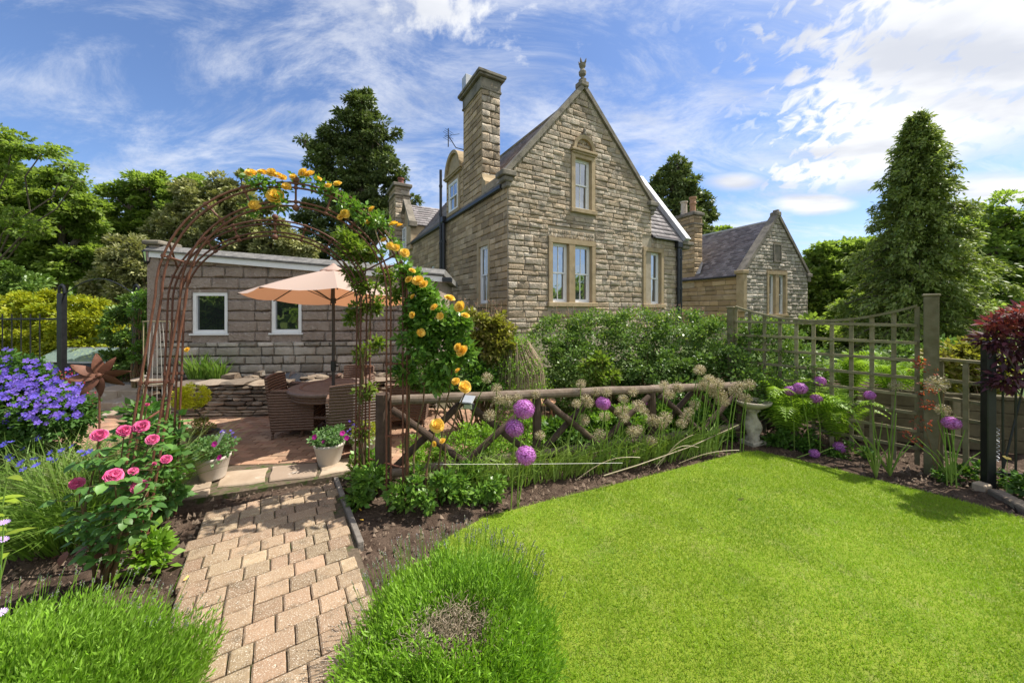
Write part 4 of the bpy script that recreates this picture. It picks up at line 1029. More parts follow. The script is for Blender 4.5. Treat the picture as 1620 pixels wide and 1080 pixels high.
# ---------------------------------------------------------------- DRY STONE WALL (raised planter)
def build_drystone():
    H = empty('dry_stone_planter', (0, 0, 0), 0, 'low curved dry stone retaining wall of a raised bed against the outbuilding', 'stone wall')
    line = [Vector((-6.3, 6.15, 0)), Vector((-5.75, 5.75, 0)), Vector((-5.1, 5.68, 0)), Vector((-4.2, 5.68, 0)), Vector((-3.2, 5.78, 0)), Vector((-2.2, 5.95, 0)), Vector((-1.3, 6.25, 0))]
    cum = [0]
    for a, b in zip(line[:-1], line[1:]): cum.append(cum[-1]+(b-a).length)
    def at(s):
        for i in range(len(line)-1):
            if s <= cum[i+1] or i == len(line)-2:
                t = (s-cum[i])/(cum[i+1]-cum[i]); return line[i].lerp(line[i+1], t), (line[i+1]-line[i]).normalized()
    r = random.Random(3); z = 0.0; tot = cum[-1]; sts = []
    while z < .50:
        h = r.uniform(.035, .085); s = r.uniform(-.1, 0)
        while s < tot-.05:
            l = r.uniform(.10, .34); sts.append((max(s, 0), z, min(l, tot-s), h*r.uniform(.85, 1.05))); s += l
        z += h
    core = MB(); V = []
    for i, p in enumerate(line): V += [(p.x, p.y+.06, 0), (p.x, p.y+.06, .50), (p.x*1.0, p.y+.5, .5)]
    core.add(V, [(3*i, 3*i+3, 3*i+4, 3*i+1) for i in range(len(line)-1)]+[(3*i+1, 3*i+4, 3*i+5, 3*i+2) for i in range(len(line)-1)]); core.build('rubble_core', mat('dark_rubble', (.05,.04,.03), (.08,.065,.05), 1, 20, .5, 60), H)
    bank = MB(); V = []
    for p in line: V += [(p.x, p.y+.25, .5), (p.x, 7.3, .55)]
    bank.add(V, [(2*i, 2*i+2, 2*i+3, 2*i+1) for i in range(len(line)-1)]); bank.build('planting_soil', M_soil, H)
    def rstone(seed):
        q = random.Random(seed); mb = MB(); a = []
        for x in (0, .33, .67, 1):
            ring = []
            e = x in (0, 1)
            for (y, z_) in ((-.5, .1), (-.62, .5), (-.45, .95), (.4, 1.0), (.4, .0)):
                k = .78 if e else 1
                ring.append((x+(q.uniform(-.04, .04)), (y*k if y < 0 else y)+q.uniform(-.08, .08), .5+(z_-.5)*k+q.uniform(-.07, .07)))
            a += ring
        fs = [(5*i+j, 5*i+(j+1) % 5, 5*(i+1)+(j+1) % 5, 5*(i+1)+j) for i in range(3) for j in range(5)]
        fs = [f[::-1] for f in fs]
        fs += [(0, 1, 2, 3, 4), (19, 18, 17, 16, 15)]; mb.add(a, fs); return mb.mesh('walling_stone', M_drystone)
    vs = [rstone(k) for k in range(10)]
    r.shuffle(sts); vis = sorted(sts, key=lambda s: -s[2]*s[3])
    for s in vis[:290]:
        p, d = at(s[0]); o = link('walling_stone', r.choice(vs), H, (p.x, p.y+r.uniform(-.01, .015), s[1]), (r.uniform(-.06, .06), r.uniform(-.04, .04), math.atan2(d.y, d.x)), (s[2]*.98, .12, s[3]*.95))
    ps = []
    s = 0
    while s < tot-.15:     # flat copes
        l = r.uniform(.28, .55); p, d = at(s); o = link('cope_stone', r.choice(vs), H, (p.x, p.y+.12, .50+r.uniform(-.005, .01)), (r.uniform(-.03, .03), r.uniform(-.03, .03), math.atan2(d.y, d.x)+r.uniform(-.08, .08)), (l*.99, r.uniform(.3, .42), r.uniform(.045, .08))); s += l
    for k in range(16):   # loose stones behind the copes
        x = r.uniform(-5.2, -1.8); o = link('loose_stone', r.choice(vs), H, (x, r.uniform(6.0, 6.25), .53), (r.uniform(-.2, .2), r.uniform(-.2, .2), r.uniform(-.5, .5)), (r.uniform(.12, .3), r.uniform(.1, .2), r.uniform(.05, .11)))
build_drystone()
# ================================================================ PLANT HELPERS
def foliage(parts, name, m, parent=None):
    V, F, T = merge(parts); return link(name, npmesh(name, V, F, m, np.clip(T, 0, .999)), parent)
def lobes_px(lst, z, dz=.7):
    """(px, py, rpx[, squash[, dz]]) -> centre, radii"""
    out = []
    for q in lst:
        zz = z+(q[4] if len(q) > 4 else 0); c = P(q[0], q[1], zz); r = q[2]/FPX*zz; sq = q[3] if len(q) > 3 else 1
        out.append(((c.x, c.y, c.z), (r, r*dz, r*sq)))
    return out
def limb(mb, a, b, r0, r1, seed, wig=.12, n=6, sag=0):
    r = random.Random(seed); a, b = Vector(a), Vector(b); L = (b-a).length; pts = []
    for i in range(n):
        t = i/(n-1); p = a.lerp(b, t)+Vector((r.uniform(-1, 1), r.uniform(-1, 1), r.uniform(-1, 1)))*L*wig*math.sin(math.pi*t)*.6
        p.z += math.sin(math.pi*t)*sag; pts.append(p)
    mb.tube(pts, [r0+(r1-r0)*i/(n-1) for i in range(n)], 6)
def broad_tree(name, label, cat, base, lobes, m, nl, size, csize, nc, tr=.2, group=None, fork=.45, m2=None, squash=.6, droop=.1, shell=.5, wd=.65):
    root = empty(name, base, 0, label, cat, group); b = Vector(base)
    cen = sum((Vector(l[0]) for l in lobes), Vector())/len(lobes)
    tb = MB(); fk = Vector((b.x*.7+cen.x*.3, b.y*.7+cen.y*.3, b.z+(cen.z-b.z)*fork)); limb(tb, (0, 0, -.1), fk-b, tr, tr*.75, 1, .05)
    tot = sum(l[1][0]*l[1][1]*l[1][2] for l in lobes)**1; parts = []; parts2 = []
    w = [(l[1][0]*l[1][2]) for l in lobes]; sw = sum(w)
    for i, l in enumerate(lobes):
        k = w[i]/sw; (p, cc) = clumps(l[0], l[1], max(8, int(nc*k*2.0)), max(50, int(nl*k)), size, csize*.72, squash, shell*.8, droop=droop, wd=wd)
        (parts2 if (m2 and i % 2) else parts).append((p[0]-np.array(b), p[1], p[2]))
        c = Vector(l[0]); limb(tb, fk-b, c-b, tr*.5, tr*.2, i+5)
        for q in cc[::max(1, len(cc)//7)]: limb(tb, c-b, Vector(q)-b, tr*.15, .01, i*31, .2, 5)
    tb.build('trunk', M_bark, root); foliage(parts, 'crown', m, root)
    if parts2: foliage(parts2, 'crown', m2, root)
    return root
def bush(name, label, cat, base, lobes, m, nl, size, csize, nc, group=None, shell=.6, droop=0, wd=.6, stems=True, squash=.7):
    root = empty(name, base, 0, label, cat, group); b = Vector(base); parts = []
    w = [(l[1][0]*l[1][2]) for l in lobes]; sw = sum(w); s = MB()
    for i, l in enumerate(lobes):
        k = w[i]/sw; (p, cc) = clumps(l[0], l[1], max(5, int(nc*k)), max(40, int(nl*k)), size, csize, squash, shell, droop=droop, wd=wd); parts.append((p[0]-np.array(b), p[1], p[2]))
        for q in cc[::max(1, len(cc)//5)]: limb(s, (random.uniform(-.05, .05), random.uniform(-.05, .05), 0), Vector(q)-b, .012, .004, i, .1, 5)
    foliage(parts, 'foliage', m, root)
    if stems: s.build('stem', M_stem, root)
    return root
def conifer(name, label, base, H, Rb, nb, m, seed=1, lean=0, group=None, sprays=26, size=.16, prof=None, droop=.35, z0=.06):
    root = empty(name, base, 0, label, 'tree', group); r = random.Random(seed); rng = np.random.default_rng(seed)
    tb = MB(); limb(tb, (0, 0, 0), (0, 0, H*.97), Rb*.075, .02, seed, .01, 10)
    prof = prof or (lambda t: (1-t)**.75)
    Ps, Ds, Ls, Ts = [], [], [], []
    for i in range(nb):
        t = z0+(1-z0)*(i/nb)**.95; tier = .052*(1-.45*t); t = min(.995, round(t/tier)*tier+r.uniform(-.007, .007)); z = H*t*.98; a = i*2.39996+r.uniform(-.5, .5); Lb = Rb*prof(t)*r.choice((.55, .8, .95, 1.05, 1.25))*r.uniform(.85, 1.1)+.12
        d = np.array([math.cos(a), math.sin(a)]); rise = r.uniform(.05, .3); n = max(5, int(sprays*(.35+Lb/Rb)))
        pts = []
        for k in range(6):
            s = k/5; pts.append((d[0]*Lb*s, d[1]*Lb*s, z+Lb*(rise*s-droop*s*s)))
        if Lb > .5: tb.tube(pts, [.03*(Lb/Rb)*(1-.8*k/5)+.004 for k in range(6)], 4)
        s = rng.random(n)**.6; off = rng.normal(size=(n, 3))*np.array([.13, .13, .035])*Lb*.9*(1.1-s)[:, None]+rng.normal(size=(n, 3))*.045
        p = np.stack([d[0]*Lb*s, d[1]*Lb*s, z+Lb*(rise*s-droop*s*s)], 1)+off
        bt = rng.random()
        # each spray is a hanging fan of several leaves
        m_ = 9
        pp = np.repeat(p, m_, 0)+rng.normal(size=(n*m_, 3))*.07
        dd = np.tile(np.array([d[0]*.8, d[1]*.8, -.55]), (n*m_, 1))+rng.normal(size=(n*m_, 3))*.55
        Ps.append(pp); Ds.append(dd); Ls.append(size*(.6+.7*rng.random(n*m_))); Ts.append(np.clip(bt*.5+rng.random(n*m_)*.3+.25*np.repeat(s, m_), 0, .99))
    Pt = np.concatenate(Ps); D = np.concatenate(Ds); L = np.concatenate(Ls); T = np.concatenate(Ts)
    up = rng.normal(size=Pt.shape)*.5+np.array([0, 0, 1])
    foliage([leaves(Pt, D, L, L*.36, T, up, .1)], 'crown', m, root); tb.build('trunk', M_bark, root); return root

# ================================================================ BACKGROUND TREES
Lz = 11.5
broad_tree('broadleaf_tree', 'tall leafy green tree at the far left edge behind the golden conifer', 'tree', (-14.6, 12, 0),
    lobes_px([(40,330,75,.9),(100,345,58,1),(140,330,30,1),(-30,290,70,.8),(10,400,70,.9),(80,410,65,.8),(130,410,40,.9),(-90,360,90,1),(-20,440,60,.7),(100,290,28,.8),(-120,250,80,1)], Lz), L_maple, 95000, .12, .36, 210, .28)
t = broad_tree('spreading_tree', 'thin pale green branch tree reaching into the sky at the top left edge', 'tree', (-13.5, 8.8, 0),
    lobes_px([(70,238,26,.30),(20,232,34,.45),(105,262,20,.4),(120,285,14,.5),(-20,215,40,.6),(-60,240,60,.8),(-110,300,70,1),(20,345,36,.5),(60,365,30,.4),(0,270,20,.5)], 8.5), L_maple, 22000, .085, .26, 110, .05, squash=.4)
broad_tree('broadleaf_tree', 'mid green feathery tree left of the variegated tree, behind the metal garden arch', 'tree', (-14, 15.5, 0),
    lobes_px([(205,330,42,1),(235,300,36,.8),(270,330,44,.9),(180,380,45,1),(230,390,50,1),(300,300,30,.9),(150,430,45,1),(200,450,50,1)], 14.5), L_maple, 52000, .15, .38, 140, .25)
broad_tree('variegated_tree', 'broad olive and cream leaved tree rising behind the low outbuilding', 'tree', (-9.5, 13.5, 0),
    lobes_px([(330,330,52,.9),(385,350,55,.8),(430,380,48,.8),(350,390,70,.8),(280,370,50,1),(465,395,34,.7),(290,430,60,.9),(420,320,24,.8),(380,300,20,1.2),(345,296,16,1.3),(230,440,45,1),(240,500,45,1)], 12.5), L_holly, 82000, .115, .34, 230, .25, droop=.2)
broad_tree('dark_conifer', 'tall dark irregular evergreen rising between the arch and the tall house', 'tree', (-10.5, 26, 0),
    lobes_px([(570,180,34,1),(548,215,44,.8),(590,220,40,.9),(510,225,28,.6),(540,262,50,.7),(600,265,42,.8),(575,305,52,.8),(625,290,22,.9),(515,275,22,.5),(560,350,60,.8),(500,335,34,.5),(620,340,40,.8),(480,222,10,.5),(575,155,16,1),(640,325,22,1),(490,350,28,.6),(530,395,60,.7)], 25), L_cedar, 75000, .24, .55, 280, .5, squash=.5, droop=.35, wd=.45)
broad_tree('dark_conifer', 'dark evergreen showing behind the right slope of the tall house gable', 'tree', (14.5, 31, 0),
    lobes_px([(1072,268,20,1),(1062,295,30,.8),(1090,305,26,.9),(1048,285,14,.6),(1075,335,40,.8),(1105,345,26,.7),(1110,320,14,.7),(1080,375,42,.7),(1012,345,10,1)], 30), L_cedar, 20000, .34, .62, 90, .5, squash=.5, droop=.3, wd=.45)
broad_tree('broadleaf_tree', 'small light green tree top peeping between the two house chimneys and roofs', 'tree', (17.5, 32, 0),
    lobes_px([(1135,372,22,.6),(1160,372,16,.5),(1110,380,20,.8)], 31), L_maple, 4000, .3, .5, 30, .3)
conifer('conifer', 'tall pyramidal green conifer standing behind the trellis on the right', (15.6, 13.9, 0), 9.35, 2.35, 400, L_conif, 4, sprays=26, size=.17, prof=lambda t: (1-t)**.72 if t > .5 else (.607+.0*(.5-t)+.75*(.5-t)), droop=.50, z0=.03)
broad_tree('broadleaf_tree', 'large mid green tree at the far right edge behind the conifer', 'tree', (29, 21, 0),
    lobes_px([(1600,350,46,.9),(1570,390,52,1),(1630,400,60,1),(1560,450,55,1),(1610,460,60,1),(1680,400,80,1),(1540,360,26,.9),(1540,500,50,1),(1620,510,60,1),(1700,480,80,1)], 20), L_maple, 60000, .22, .58, 190, .4)
broad_tree('broadleaf_tree', 'light green trees rising right of the stone cottage, before the tall conifer', 'tree', (18, 23, 0),
    lobes_px([(1300,415,34,.8),(1345,410,40,.9),(1275,440,26,1),(1320,450,48,.9),(1375,430,40,1),(1300,490,45,.9),(1360,490,50,1),(1270,480,26,1),(1400,400,34,1)], 21), L_maple, 52000, .20, .48, 190, .35)
broad_tree('broadleaf_tree', 'shaded green tree filling the gap low behind the tall conifer', 'tree', (22, 17.5, 0),
    lobes_px([(1480,450,60,1),(1430,480,50,1),(1520,510,50,.9),(1350,520,50,.8),(1290,530,40,.8),(1400,520,60,.7)], 17), L_maple, 26000, .26, .5, 100, .3)
# trees of the garden behind the camera, mirrored in the panes
for i, (x, y, s) in enumerate(((-8.5, -5, .9), (-12, -7, 1.0), (-15, -9, 1.1), (24, 6.5, .75), (25, 2.5, .8), (26, -2, .85), (27, -6.5, .95))):
    broad_tree('broadleaf_tree', 'garden tree outside the view, seen only mirrored in the window panes', 'tree', (x, y, 0), [((x, y, 2.4*s), (2.6, 2.4, 2.5*s)), ((x+1.0, y, 4.2*s), (1.8, 1.6, 1.6*s))], L_maple, 7000, .4, .6, 60, .25, group='trees beside and behind the viewer')
# golden conifer hedge and shrubs at the left
bush('golden_conifer', 'wide bright yellow-green conifer bush behind the black railings at the left', 'shrub', (-10.2, 8.6, 0),
    lobes_px([(70,520,75,.8),(10,540,80,.7),(130,520,60,.9),(-60,540,80,.8),(170,545,45,.9),(100,495,45,.8),(120,560,60,.8),(40,490,40,.6)], 8.4), L_gold, 42000, .075, .16, 420, droop=-.1, shell=.75)
bush('green_shrub', 'soft blue-green rounded shrub above the golden conifer at the left edge', 'shrub', (-12.5, 9.6, 0),
    lobes_px([(20,455,46,.7),(-40,450,60,.9),(60,470,30,.6)], 9.2), L_hedge, 9000, .10, .2, 90)
bush('green_shrub', 'dark green shrub behind the black arch post beside the outbuilding', 'shrub', (-8.1, 7.6, 0),
    lobes_px([(205,520,34,1.2),(215,565,30,1),(190,575,30,.9),(222,480,18,1.1),(235,540,20,1.3)], 7.6), L_hedge, 12000, .075, .14, 110)
bush('pale_shrub', 'grey-green shrub left of the outbuilding pier', 'shrub', (-8.6, 9.4, 0),
    lobes_px([(215,440,34,1.1),(180,470,40,1),(235,420,22,1),(200,400,30,1)], 9.3), L_holly, 16000, .10, .2, 120)

# ================================================================ HEDGE AND SHRUBS IN THE MIDDLE
hl = []
for k, (x, y, r_, h) in enumerate(((.75, 6.1, .60, .80), (1.4, 6.0, .7, .84), (2.05, 5.9, .7, .86), (2.7, 5.75, .7, .84), (3.25, 5.55, .55, .80), (3.65, 5.25, .45, .80), (3.85, 5.1, .3, .74), (1.0, 5.7, .5, .62), (2.2, 5.4, .6, .6), (3.0, 5.2, .55, .6))): hl.append(((x, y, h-.02), (r_, .55, h)))
hd = bush('clipped_hedge', 'large rounded small-leaved green hedge in front of the tall house', 'hedge', (2.2, 5.8, 0), hl, L_hedge, 62000, .046, .13, 900, shell=.86, wd=.7)
# young shoots on top
n = 3000; q = RNG.integers(0, 6, n); C_ = np.array([hl[i][0] for i in range(6)]); R_ = np.array([hl[i][1] for i in range(6)])
d = nrm(RNG.normal(size=(n, 3))+np.array([0, -.1, .9])); p = C_[q]+d*R_[q]*(1.0+.07*RNG.random((n, 1)))
foliage([leaves(p-np.array([2.2, 5.8, 0]), d+RNG.normal(size=(n, 3))*.5, .045, .022, RNG.random(n))], 'young_shoots', L_hedgey, hd)
bush('golden_shrub', 'loose golden-leaved shrub between the yellow rose and the weeping mound', 'shrub', P(770, 600, 4.9)*1.0+Vector((0, 0, -.76)),
    lobes_px([(775,520,30,.9),(755,500,18,.8),(790,545,30,1),(760,555,28,1),(745,530,24,1.1),(800,515,16,.8)], 4.9), L_goldg, 5200, .06, .10, 90, shell=.5)
bush('green_shrub', 'green shrub at the foot of the golden shrub behind the log rail', 'shrub', (-.5, 4.7, 0),
    lobes_px([(740,600,36,.8),(700,600,30,1),(770,610,30,.8),(660,590,30,1)], 4.7), L_ground, 6000, .05, .09, 80)
bush('young_shrub', 'light green upright young plant against the dark hedge behind the log rail', 'shrub', (1.15, 4.75, 0),
    lobes_px([(945,590,22,1.2),(930,608,18,1),(965,605,18,1),(950,570,9,1.4)], 4.7), L_rosey, 1600, .06, .09, 34)
def weeping():
    c = P(815, 585, 5.0); root = empty('weeping_shrub', (c.x, c.y, 0), 0, 'domed weeping shrub with bare hanging brown twigs beside the hedge', 'shrub')
    s = MB(); ls = []; top = Vector((0, 0, 1.32)); rng = np.random.default_rng(3)
    for k in range(230):
        a = rng.random()*6.283; rr = .16+.26*rng.random(); h = 1.30-.2*rng.random()
        pts = [Vector((0, 0, 1.12)), Vector((math.cos(a)*rr*.5, math.sin(a)*rr*.5, h)), Vector((math.cos(a)*rr*.95, math.sin(a)*rr*.95, h-.25)), Vector((math.cos(a)*rr*1.06, math.sin(a)*rr*1.06, h-.6)), Vector((math.cos(a)*rr*1.05, math.sin(a)*rr*1.05, max(.1, h-1.05*rng.random()-.3)))]
        s.tube(pts, [.006, .005, .004, .003, .002], 3, cap=False)
        if rng.random() < (.9 if math.cos(a) < .1 else .35):
            for p in pts[1:]:
                for j in range(16): ls.append(p+Vector(rng.normal(size=3)*.045))
    s.tube([(0, 0, 0), (.02, 0, .6), (0, 0, 1.15)], [.03, .025, .02], 6)
    s.build('twigs', mat('bare_twig', (.20,.15,.10), (.30,.23,.16), 1, 30, 0, tint=.3), root)
    p = np.array(ls); foliage([leaves(p, RNG.normal(size=p.shape)+np.array([0, 0, -.6]), .035, .016, RNG.random(len(p)))], 'foliage', L_herb, root)
weeping()
# plants between the log rail and the patio
bush('herb_bed_plant', 'bright green low leafy herb mass behind the left bay of the log fence', 'plant', (-.25, 4.1, 0),
    [((-.55, 4.0, .16), (.45, .35, .24)), ((0., 4.2, .18), (.5, .35, .27)), ((.5, 4.5, .18), (.45, .3, .24)), ((-.9, 3.9, .14), (.3, .3, .2))], L_herb, 14000, .032, .07, 260, stems=False, shell=.4)
bush('leafy_plant', 'broad-leaved green plant behind the middle post of the log fence', 'plant', (.75, 4.4, 0), [((.65, 4.35, .15), (.32, .25, .24)), ((1.3, 4.6, .15), (.4, .3, .25)), ((1.9, 4.8, .15), (.35, .3, .28))], L_ground, 3600, .075, .1, 80, stems=False)
bush('leafy_plant', 'low green plant mass around the foot of the yellow rose and end post', 'plant', (-1.2, 3.25, 0), [((-.75, 3.15, .1), (.3, .22, .2)), ((-1.25, 3.2, .12), (.16, .14, .22)), ((-.35, 3.3, .1), (.3, .2, .16)), ((-1.45, 3.55, .1), (.2, .2, .16))], L_rose, 3800, .055, .08, 70, stems=False)
bush('leafy_plant', 'leafy green perennials under the hedge behind the allium seed heads', 'plant', (2.4, 4.95, 0), [((2.2, 4.9, .1), (.4, .2, .2)), ((2.9, 4.85, .1), (.35, .2, .22)), ((3.5, 4.5, .08), (.3, .15, .12)), ((1.6, 4.85, .1), (.3, .2, .2))], L_ground, 3200, .06, .09, 70, stems=False)

bush('herb_bed_plant', 'bright green herbs behind the right bays of the log fence', 'plant', (1.3, 4.65, 0), [((.95, 4.5, .2), (.4, .22, .28)), ((1.5, 4.68, .22), (.4, .22, .3)), ((2.0, 4.85, .2), (.35, .2, .28))], L_herb, 9000, .036, .07, 180, stems=False, shell=.4)
# ================================================================ FENCES
def log_fence():
    A = Vector((-1.2, 3.35, 0)); B = Vector((2.2, 4.45, 0)); d = B-A; root = empty('log_fence', A, math.atan2(d.y, d.x), 'rustic round log fence with diagonal braces between lawn bed and patio', 'fence')
    L = d.length; top = lambda s: .905-.11*s/L
    def log(pts, r_, name='rail', m=M_log, seed=0):
        r = random.Random(seed); s = MB(); n = 9; a, b = Vector(pts[0]), Vector(pts[1]); P_ = [a.lerp(b, k/(n-1))+Vector((r.uniform(-.004, .004), r.uniform(-.004, .004), r.uniform(-.004, .004))) for k in range(n)]
        s.tube(P_, [r_*(1+r.uniform(-.05, .05)) for _ in P_], 12); return s.build(name, m, root, smooth=False)
    posts = [0, .43*L, .84*L, 1.22*L]
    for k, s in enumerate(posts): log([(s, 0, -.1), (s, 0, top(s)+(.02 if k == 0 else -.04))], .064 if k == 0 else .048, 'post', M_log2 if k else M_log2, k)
    for k in range(3):
        a, b = posts[k], posts[k+1]
        log([(a+(.06 if k == 0 else -.02), -.0, top(a)-.05), (b+.02, 0, top(b)-.05)], .047, 'rail', M_log, 10+k); log([(a, 0, .17), (b, 0, .19)], .042, 'rail', M_log, 20+k)
        m = (a+b)/2
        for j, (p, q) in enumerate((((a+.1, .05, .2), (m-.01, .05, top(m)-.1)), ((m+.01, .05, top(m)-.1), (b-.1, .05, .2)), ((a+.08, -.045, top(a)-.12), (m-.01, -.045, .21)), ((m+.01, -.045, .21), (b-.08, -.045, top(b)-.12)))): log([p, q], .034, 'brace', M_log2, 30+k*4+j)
    # solar lamp hung on the rail
    p = P(742, 634, 3.42); t = empty('solar_spotlight', p, R(-20), 'small solar panel lamp clipped on the top rail near the yellow roses', 'solar light')
    s = MB(); s.bbox((-.065, -.05, -.004), (.065, .05, .008), .004); o = s.build('panel_frame', M_white if False else mat('grey_plastic', (.30,.31,.32), (.36,.37,.38), .4), t); o.rotation_euler = (R(35), 0, R(0)); o.location = (0, -.03, .02)
    s = MB(); s.bbox((-.055, -.042, .008), (.055, .042, .011), .001); o2 = s.build('solar_panel', mat('solar_panel_blue', (.40,.42,.46), (.46,.48,.52), .15, spec=.8), t); o2.rotation_euler = (R(35), 0, 0); o2.location = (0, -.03, .02)
    s = MB(); s.bbox((-.05, -.02, -.075), (.05, .02, -.02), .006); s.build('lamp_head', M_black, t); s = MB(); s.bbox((-.042, -.026, -.07), (.042, -.0205, -.03), .002); s.build('lamp_glass', mat('lamp_lens', (.45,.5,.35), (.5,.55,.4), .2), t); s = MB(); s.tube([(0, 0, -.03), (0, .02, .03)], .01, 6); s.build('bracket', M_black, t)
log_fence()
def trellis():
    A = Vector((4.40, 3.92, 0)); dv = Vector((-.666, .745, 0)).normalized(); ang = math.atan2(dv.y, dv.x)
    root = empty('trellis_fence', A, ang, 'grey-green wooden square trellis with a dipping curved top rail on the right', 'trellis')
    sp = .1745; N = 10; L = sp*N
    def top(s): u = s/L; return 1.745-.75*u*(1-u)*.98+.0*u
    def lath(a, b, w=.036, t=.018, name='lath', y=0, seed=0):
        a, b = Vector(a), Vector(b); d = b-a; M = Matrix.Translation(a) @ d.to_track_quat('X', 'Z').to_matrix().to_4x4(); s = MB(); s.bbox((0, -t/2, -w/2), (d.length, t/2, w/2), .002, 0, M); return s.build(name, M_wood, root)
    for k in range(N+1): lath((k*sp, 0, .02), (k*sp, 0, top(k*sp)-.012), .040, .02, 'upright')
    hs = [.20+.19*i for i in range(8)]
    for h in hs:
        # cut where it meets the dip of the top rail
        segs = []; cur = None
        for i in range(81):
            s = L*i/80
            if h < top(s)-.01:
                if cur is None: cur = s
            elif cur is not None: segs.append((cur, s)); cur = None
        if cur is not None: segs.append((cur, L))
        for a, b in segs: lath((a, .0195, h), (b, .0195, h), .034, .016, 'lath')
    s = MB(); pts = [(L*i/24, .01, top(L*i/24)) for i in range(25)]
    for i in range(24):
        a, b = Vector(pts[i]), Vector(pts[i+1]); V = []
        for q in (a, b): V += [(q.x, -.022, q.z-.014), (q.x, .032, q.z-.014), (q.x, .032, q.z+.014), (q.x, -.022, q.z+.014)]
        s.add(V, [(0, 1, 5, 4), (1, 2, 6, 5), (2, 3, 7, 6), (3, 0, 4, 7)])
    s.build('top_rail', M_wood, root)
    for (x, h, w) in ((-.10, 1.84, .055), (L+.06, 1.72, .04)):
        s = MB(); s.bbox((x-w, -w+.01, -.05), (x+w, w+.01, h), .006); s.build('post', M_wood, root); s = MB(); s.bbox((x-w-.012, -w-.002, h+.001), (x+w+.012, w+.022, h+.03), .01); s.build('post_cap', M_wood, root)
    # lower panel to the black gate post
    B = Vector((4.62, 3.80, 0)); E = Vector((4.63, 3.50, 0)); 
    A2 = Vector((4.52, 3.84, 0)); E2 = Vector((4.66, 3.50, 0)); d2 = E2-A2
    r2 = empty('low_trellis_panel', A2, math.atan2(d2.y, d2.x), 'short low trellis panel between the tall wooden post and the black gate post', 'trellis')
    L2 = d2.length
    def l2(a, b, w, t, name):
        a, b = Vector(a), Vector(b); d = b-a; M = Matrix.Translation(a) @ d.to_track_quat('X', 'Z').to_matrix().to_4x4(); s = MB(); s.bbox((0, -t/2, -w/2), (d.length, t/2, w/2), .002, 0, M); s.build(name, M_wood, r2)
    for x in (.03, .2, .36): l2((x, 0, .02), (x, 0, 1.16), .04, .02, 'upright')
    for h in hs[:5]: l2((0, .0195, h), (L2, .0195, h), .034, .016, 'lath')
    l2((-.02, 0, 1.18), (L2, 0, 1.18), .03, .05, 'top_rail')
trellis()
def board_wall():
    A = P(1352, 600, 4.75); B = P(1640, 600, 4.15); A.z = B.z = 0; d = B-A; root = empty('timber_bed_wall', A, math.atan2(d.y, d.x), 'low wall of horizontal timber boards behind the trellis', 'timber wall')
    L = d.length
    for k in range(4):
        x = 0
        while x < L-.05:
            l = min(random.uniform(1.0, 1.6), L-x); s = MB(); s.bbox((x+.003, random.uniform(-.004, .004), .02+k*.155), (x+l-.003, .035, .17+k*.155), .006); s.build('board', M_board, root); x += l
    s = MB(); s.bbox((-.02, -.03, .645), (L, .09, .685), .006); s.build('cap_board', M_board, root)
    for x in (.0, .9, 1.8): 
        s = MB(); s.bbox((x, -.07, 0), (x+.07, -.006, .64), .006); s.build('stake', M_wood, root)
    s = MB(); s.slab([(0, .03), (L, .03), (L, .9), (0, .9)], .4, .62); s.build('bed_soil', M_soil, root)
board_wall()
def black_gate():
    p = G(1563.5, 770); root = empty('black_gate', (p.x, p.y, 0), R(-10), 'black metal bar gate and post at the right edge under the purple elder', 'gate')
    s = MB(); s.bbox((-.036, -.036, 0), (.036, .036, 1.38), .006); s.lathe([(.04, 1.38), (.04, 1.395), (.0, 1.41)], 8); s.build('gate_post', M_black, root)
    for k in range(7):
        x = .115+.10*k; s = MB(); s.tube([(x, 0, .06), (x, 0, 1.22)], .009, 8); s.lathe([(.0, 1.22), (.014, 1.235), (.0, 1.28)], 6, (x, 0, 0)); s.build('bar', M_black, root)
    for z in (.12, 1.14): s = MB(); s.bbox((.05, -.008, z), (.78, .008, z+.03), .002); s.build('rail', M_black, root)
    s = MB(); s.tube([(.10, .0, .1), (.22, .0, .7), (.3, .0, 1.13)], .008, 6); s.build('brace', M_black, root)
    s = MB(); pts = [(.07+.014*math.cos(a*.9), .014*math.sin(a*.9), .25+a*.0055) for a in range(60)]; s.tube(pts, .003, 4); s.build('coil_spring', M_lead, root)
black_gate()
def kerb_right():
    root = empty('stone_kerb', (0, 0, 0), 0, 'mossy grey stone edging curving out at the bottom right beside the lawn', 'kerb')
    pl = [G(1535, 772), G(1560, 780), G(1585, 794), G(1620, 815), G(1670, 850)]
    for a, b in zip(pl[:-1], pl[1:]):
        d = b-a; M = Matrix.Translation(a) @ Matrix.Rotation(math.atan2(d.y, d.x), 4, 'Z'); s = MB(); s.bbox((.004, 0, -.04), (d.length-.004, .11, .06+random.uniform(-.006, .006)), .01, 0, M); s.build('kerb_stone', M_drystone, root)
kerb_right()
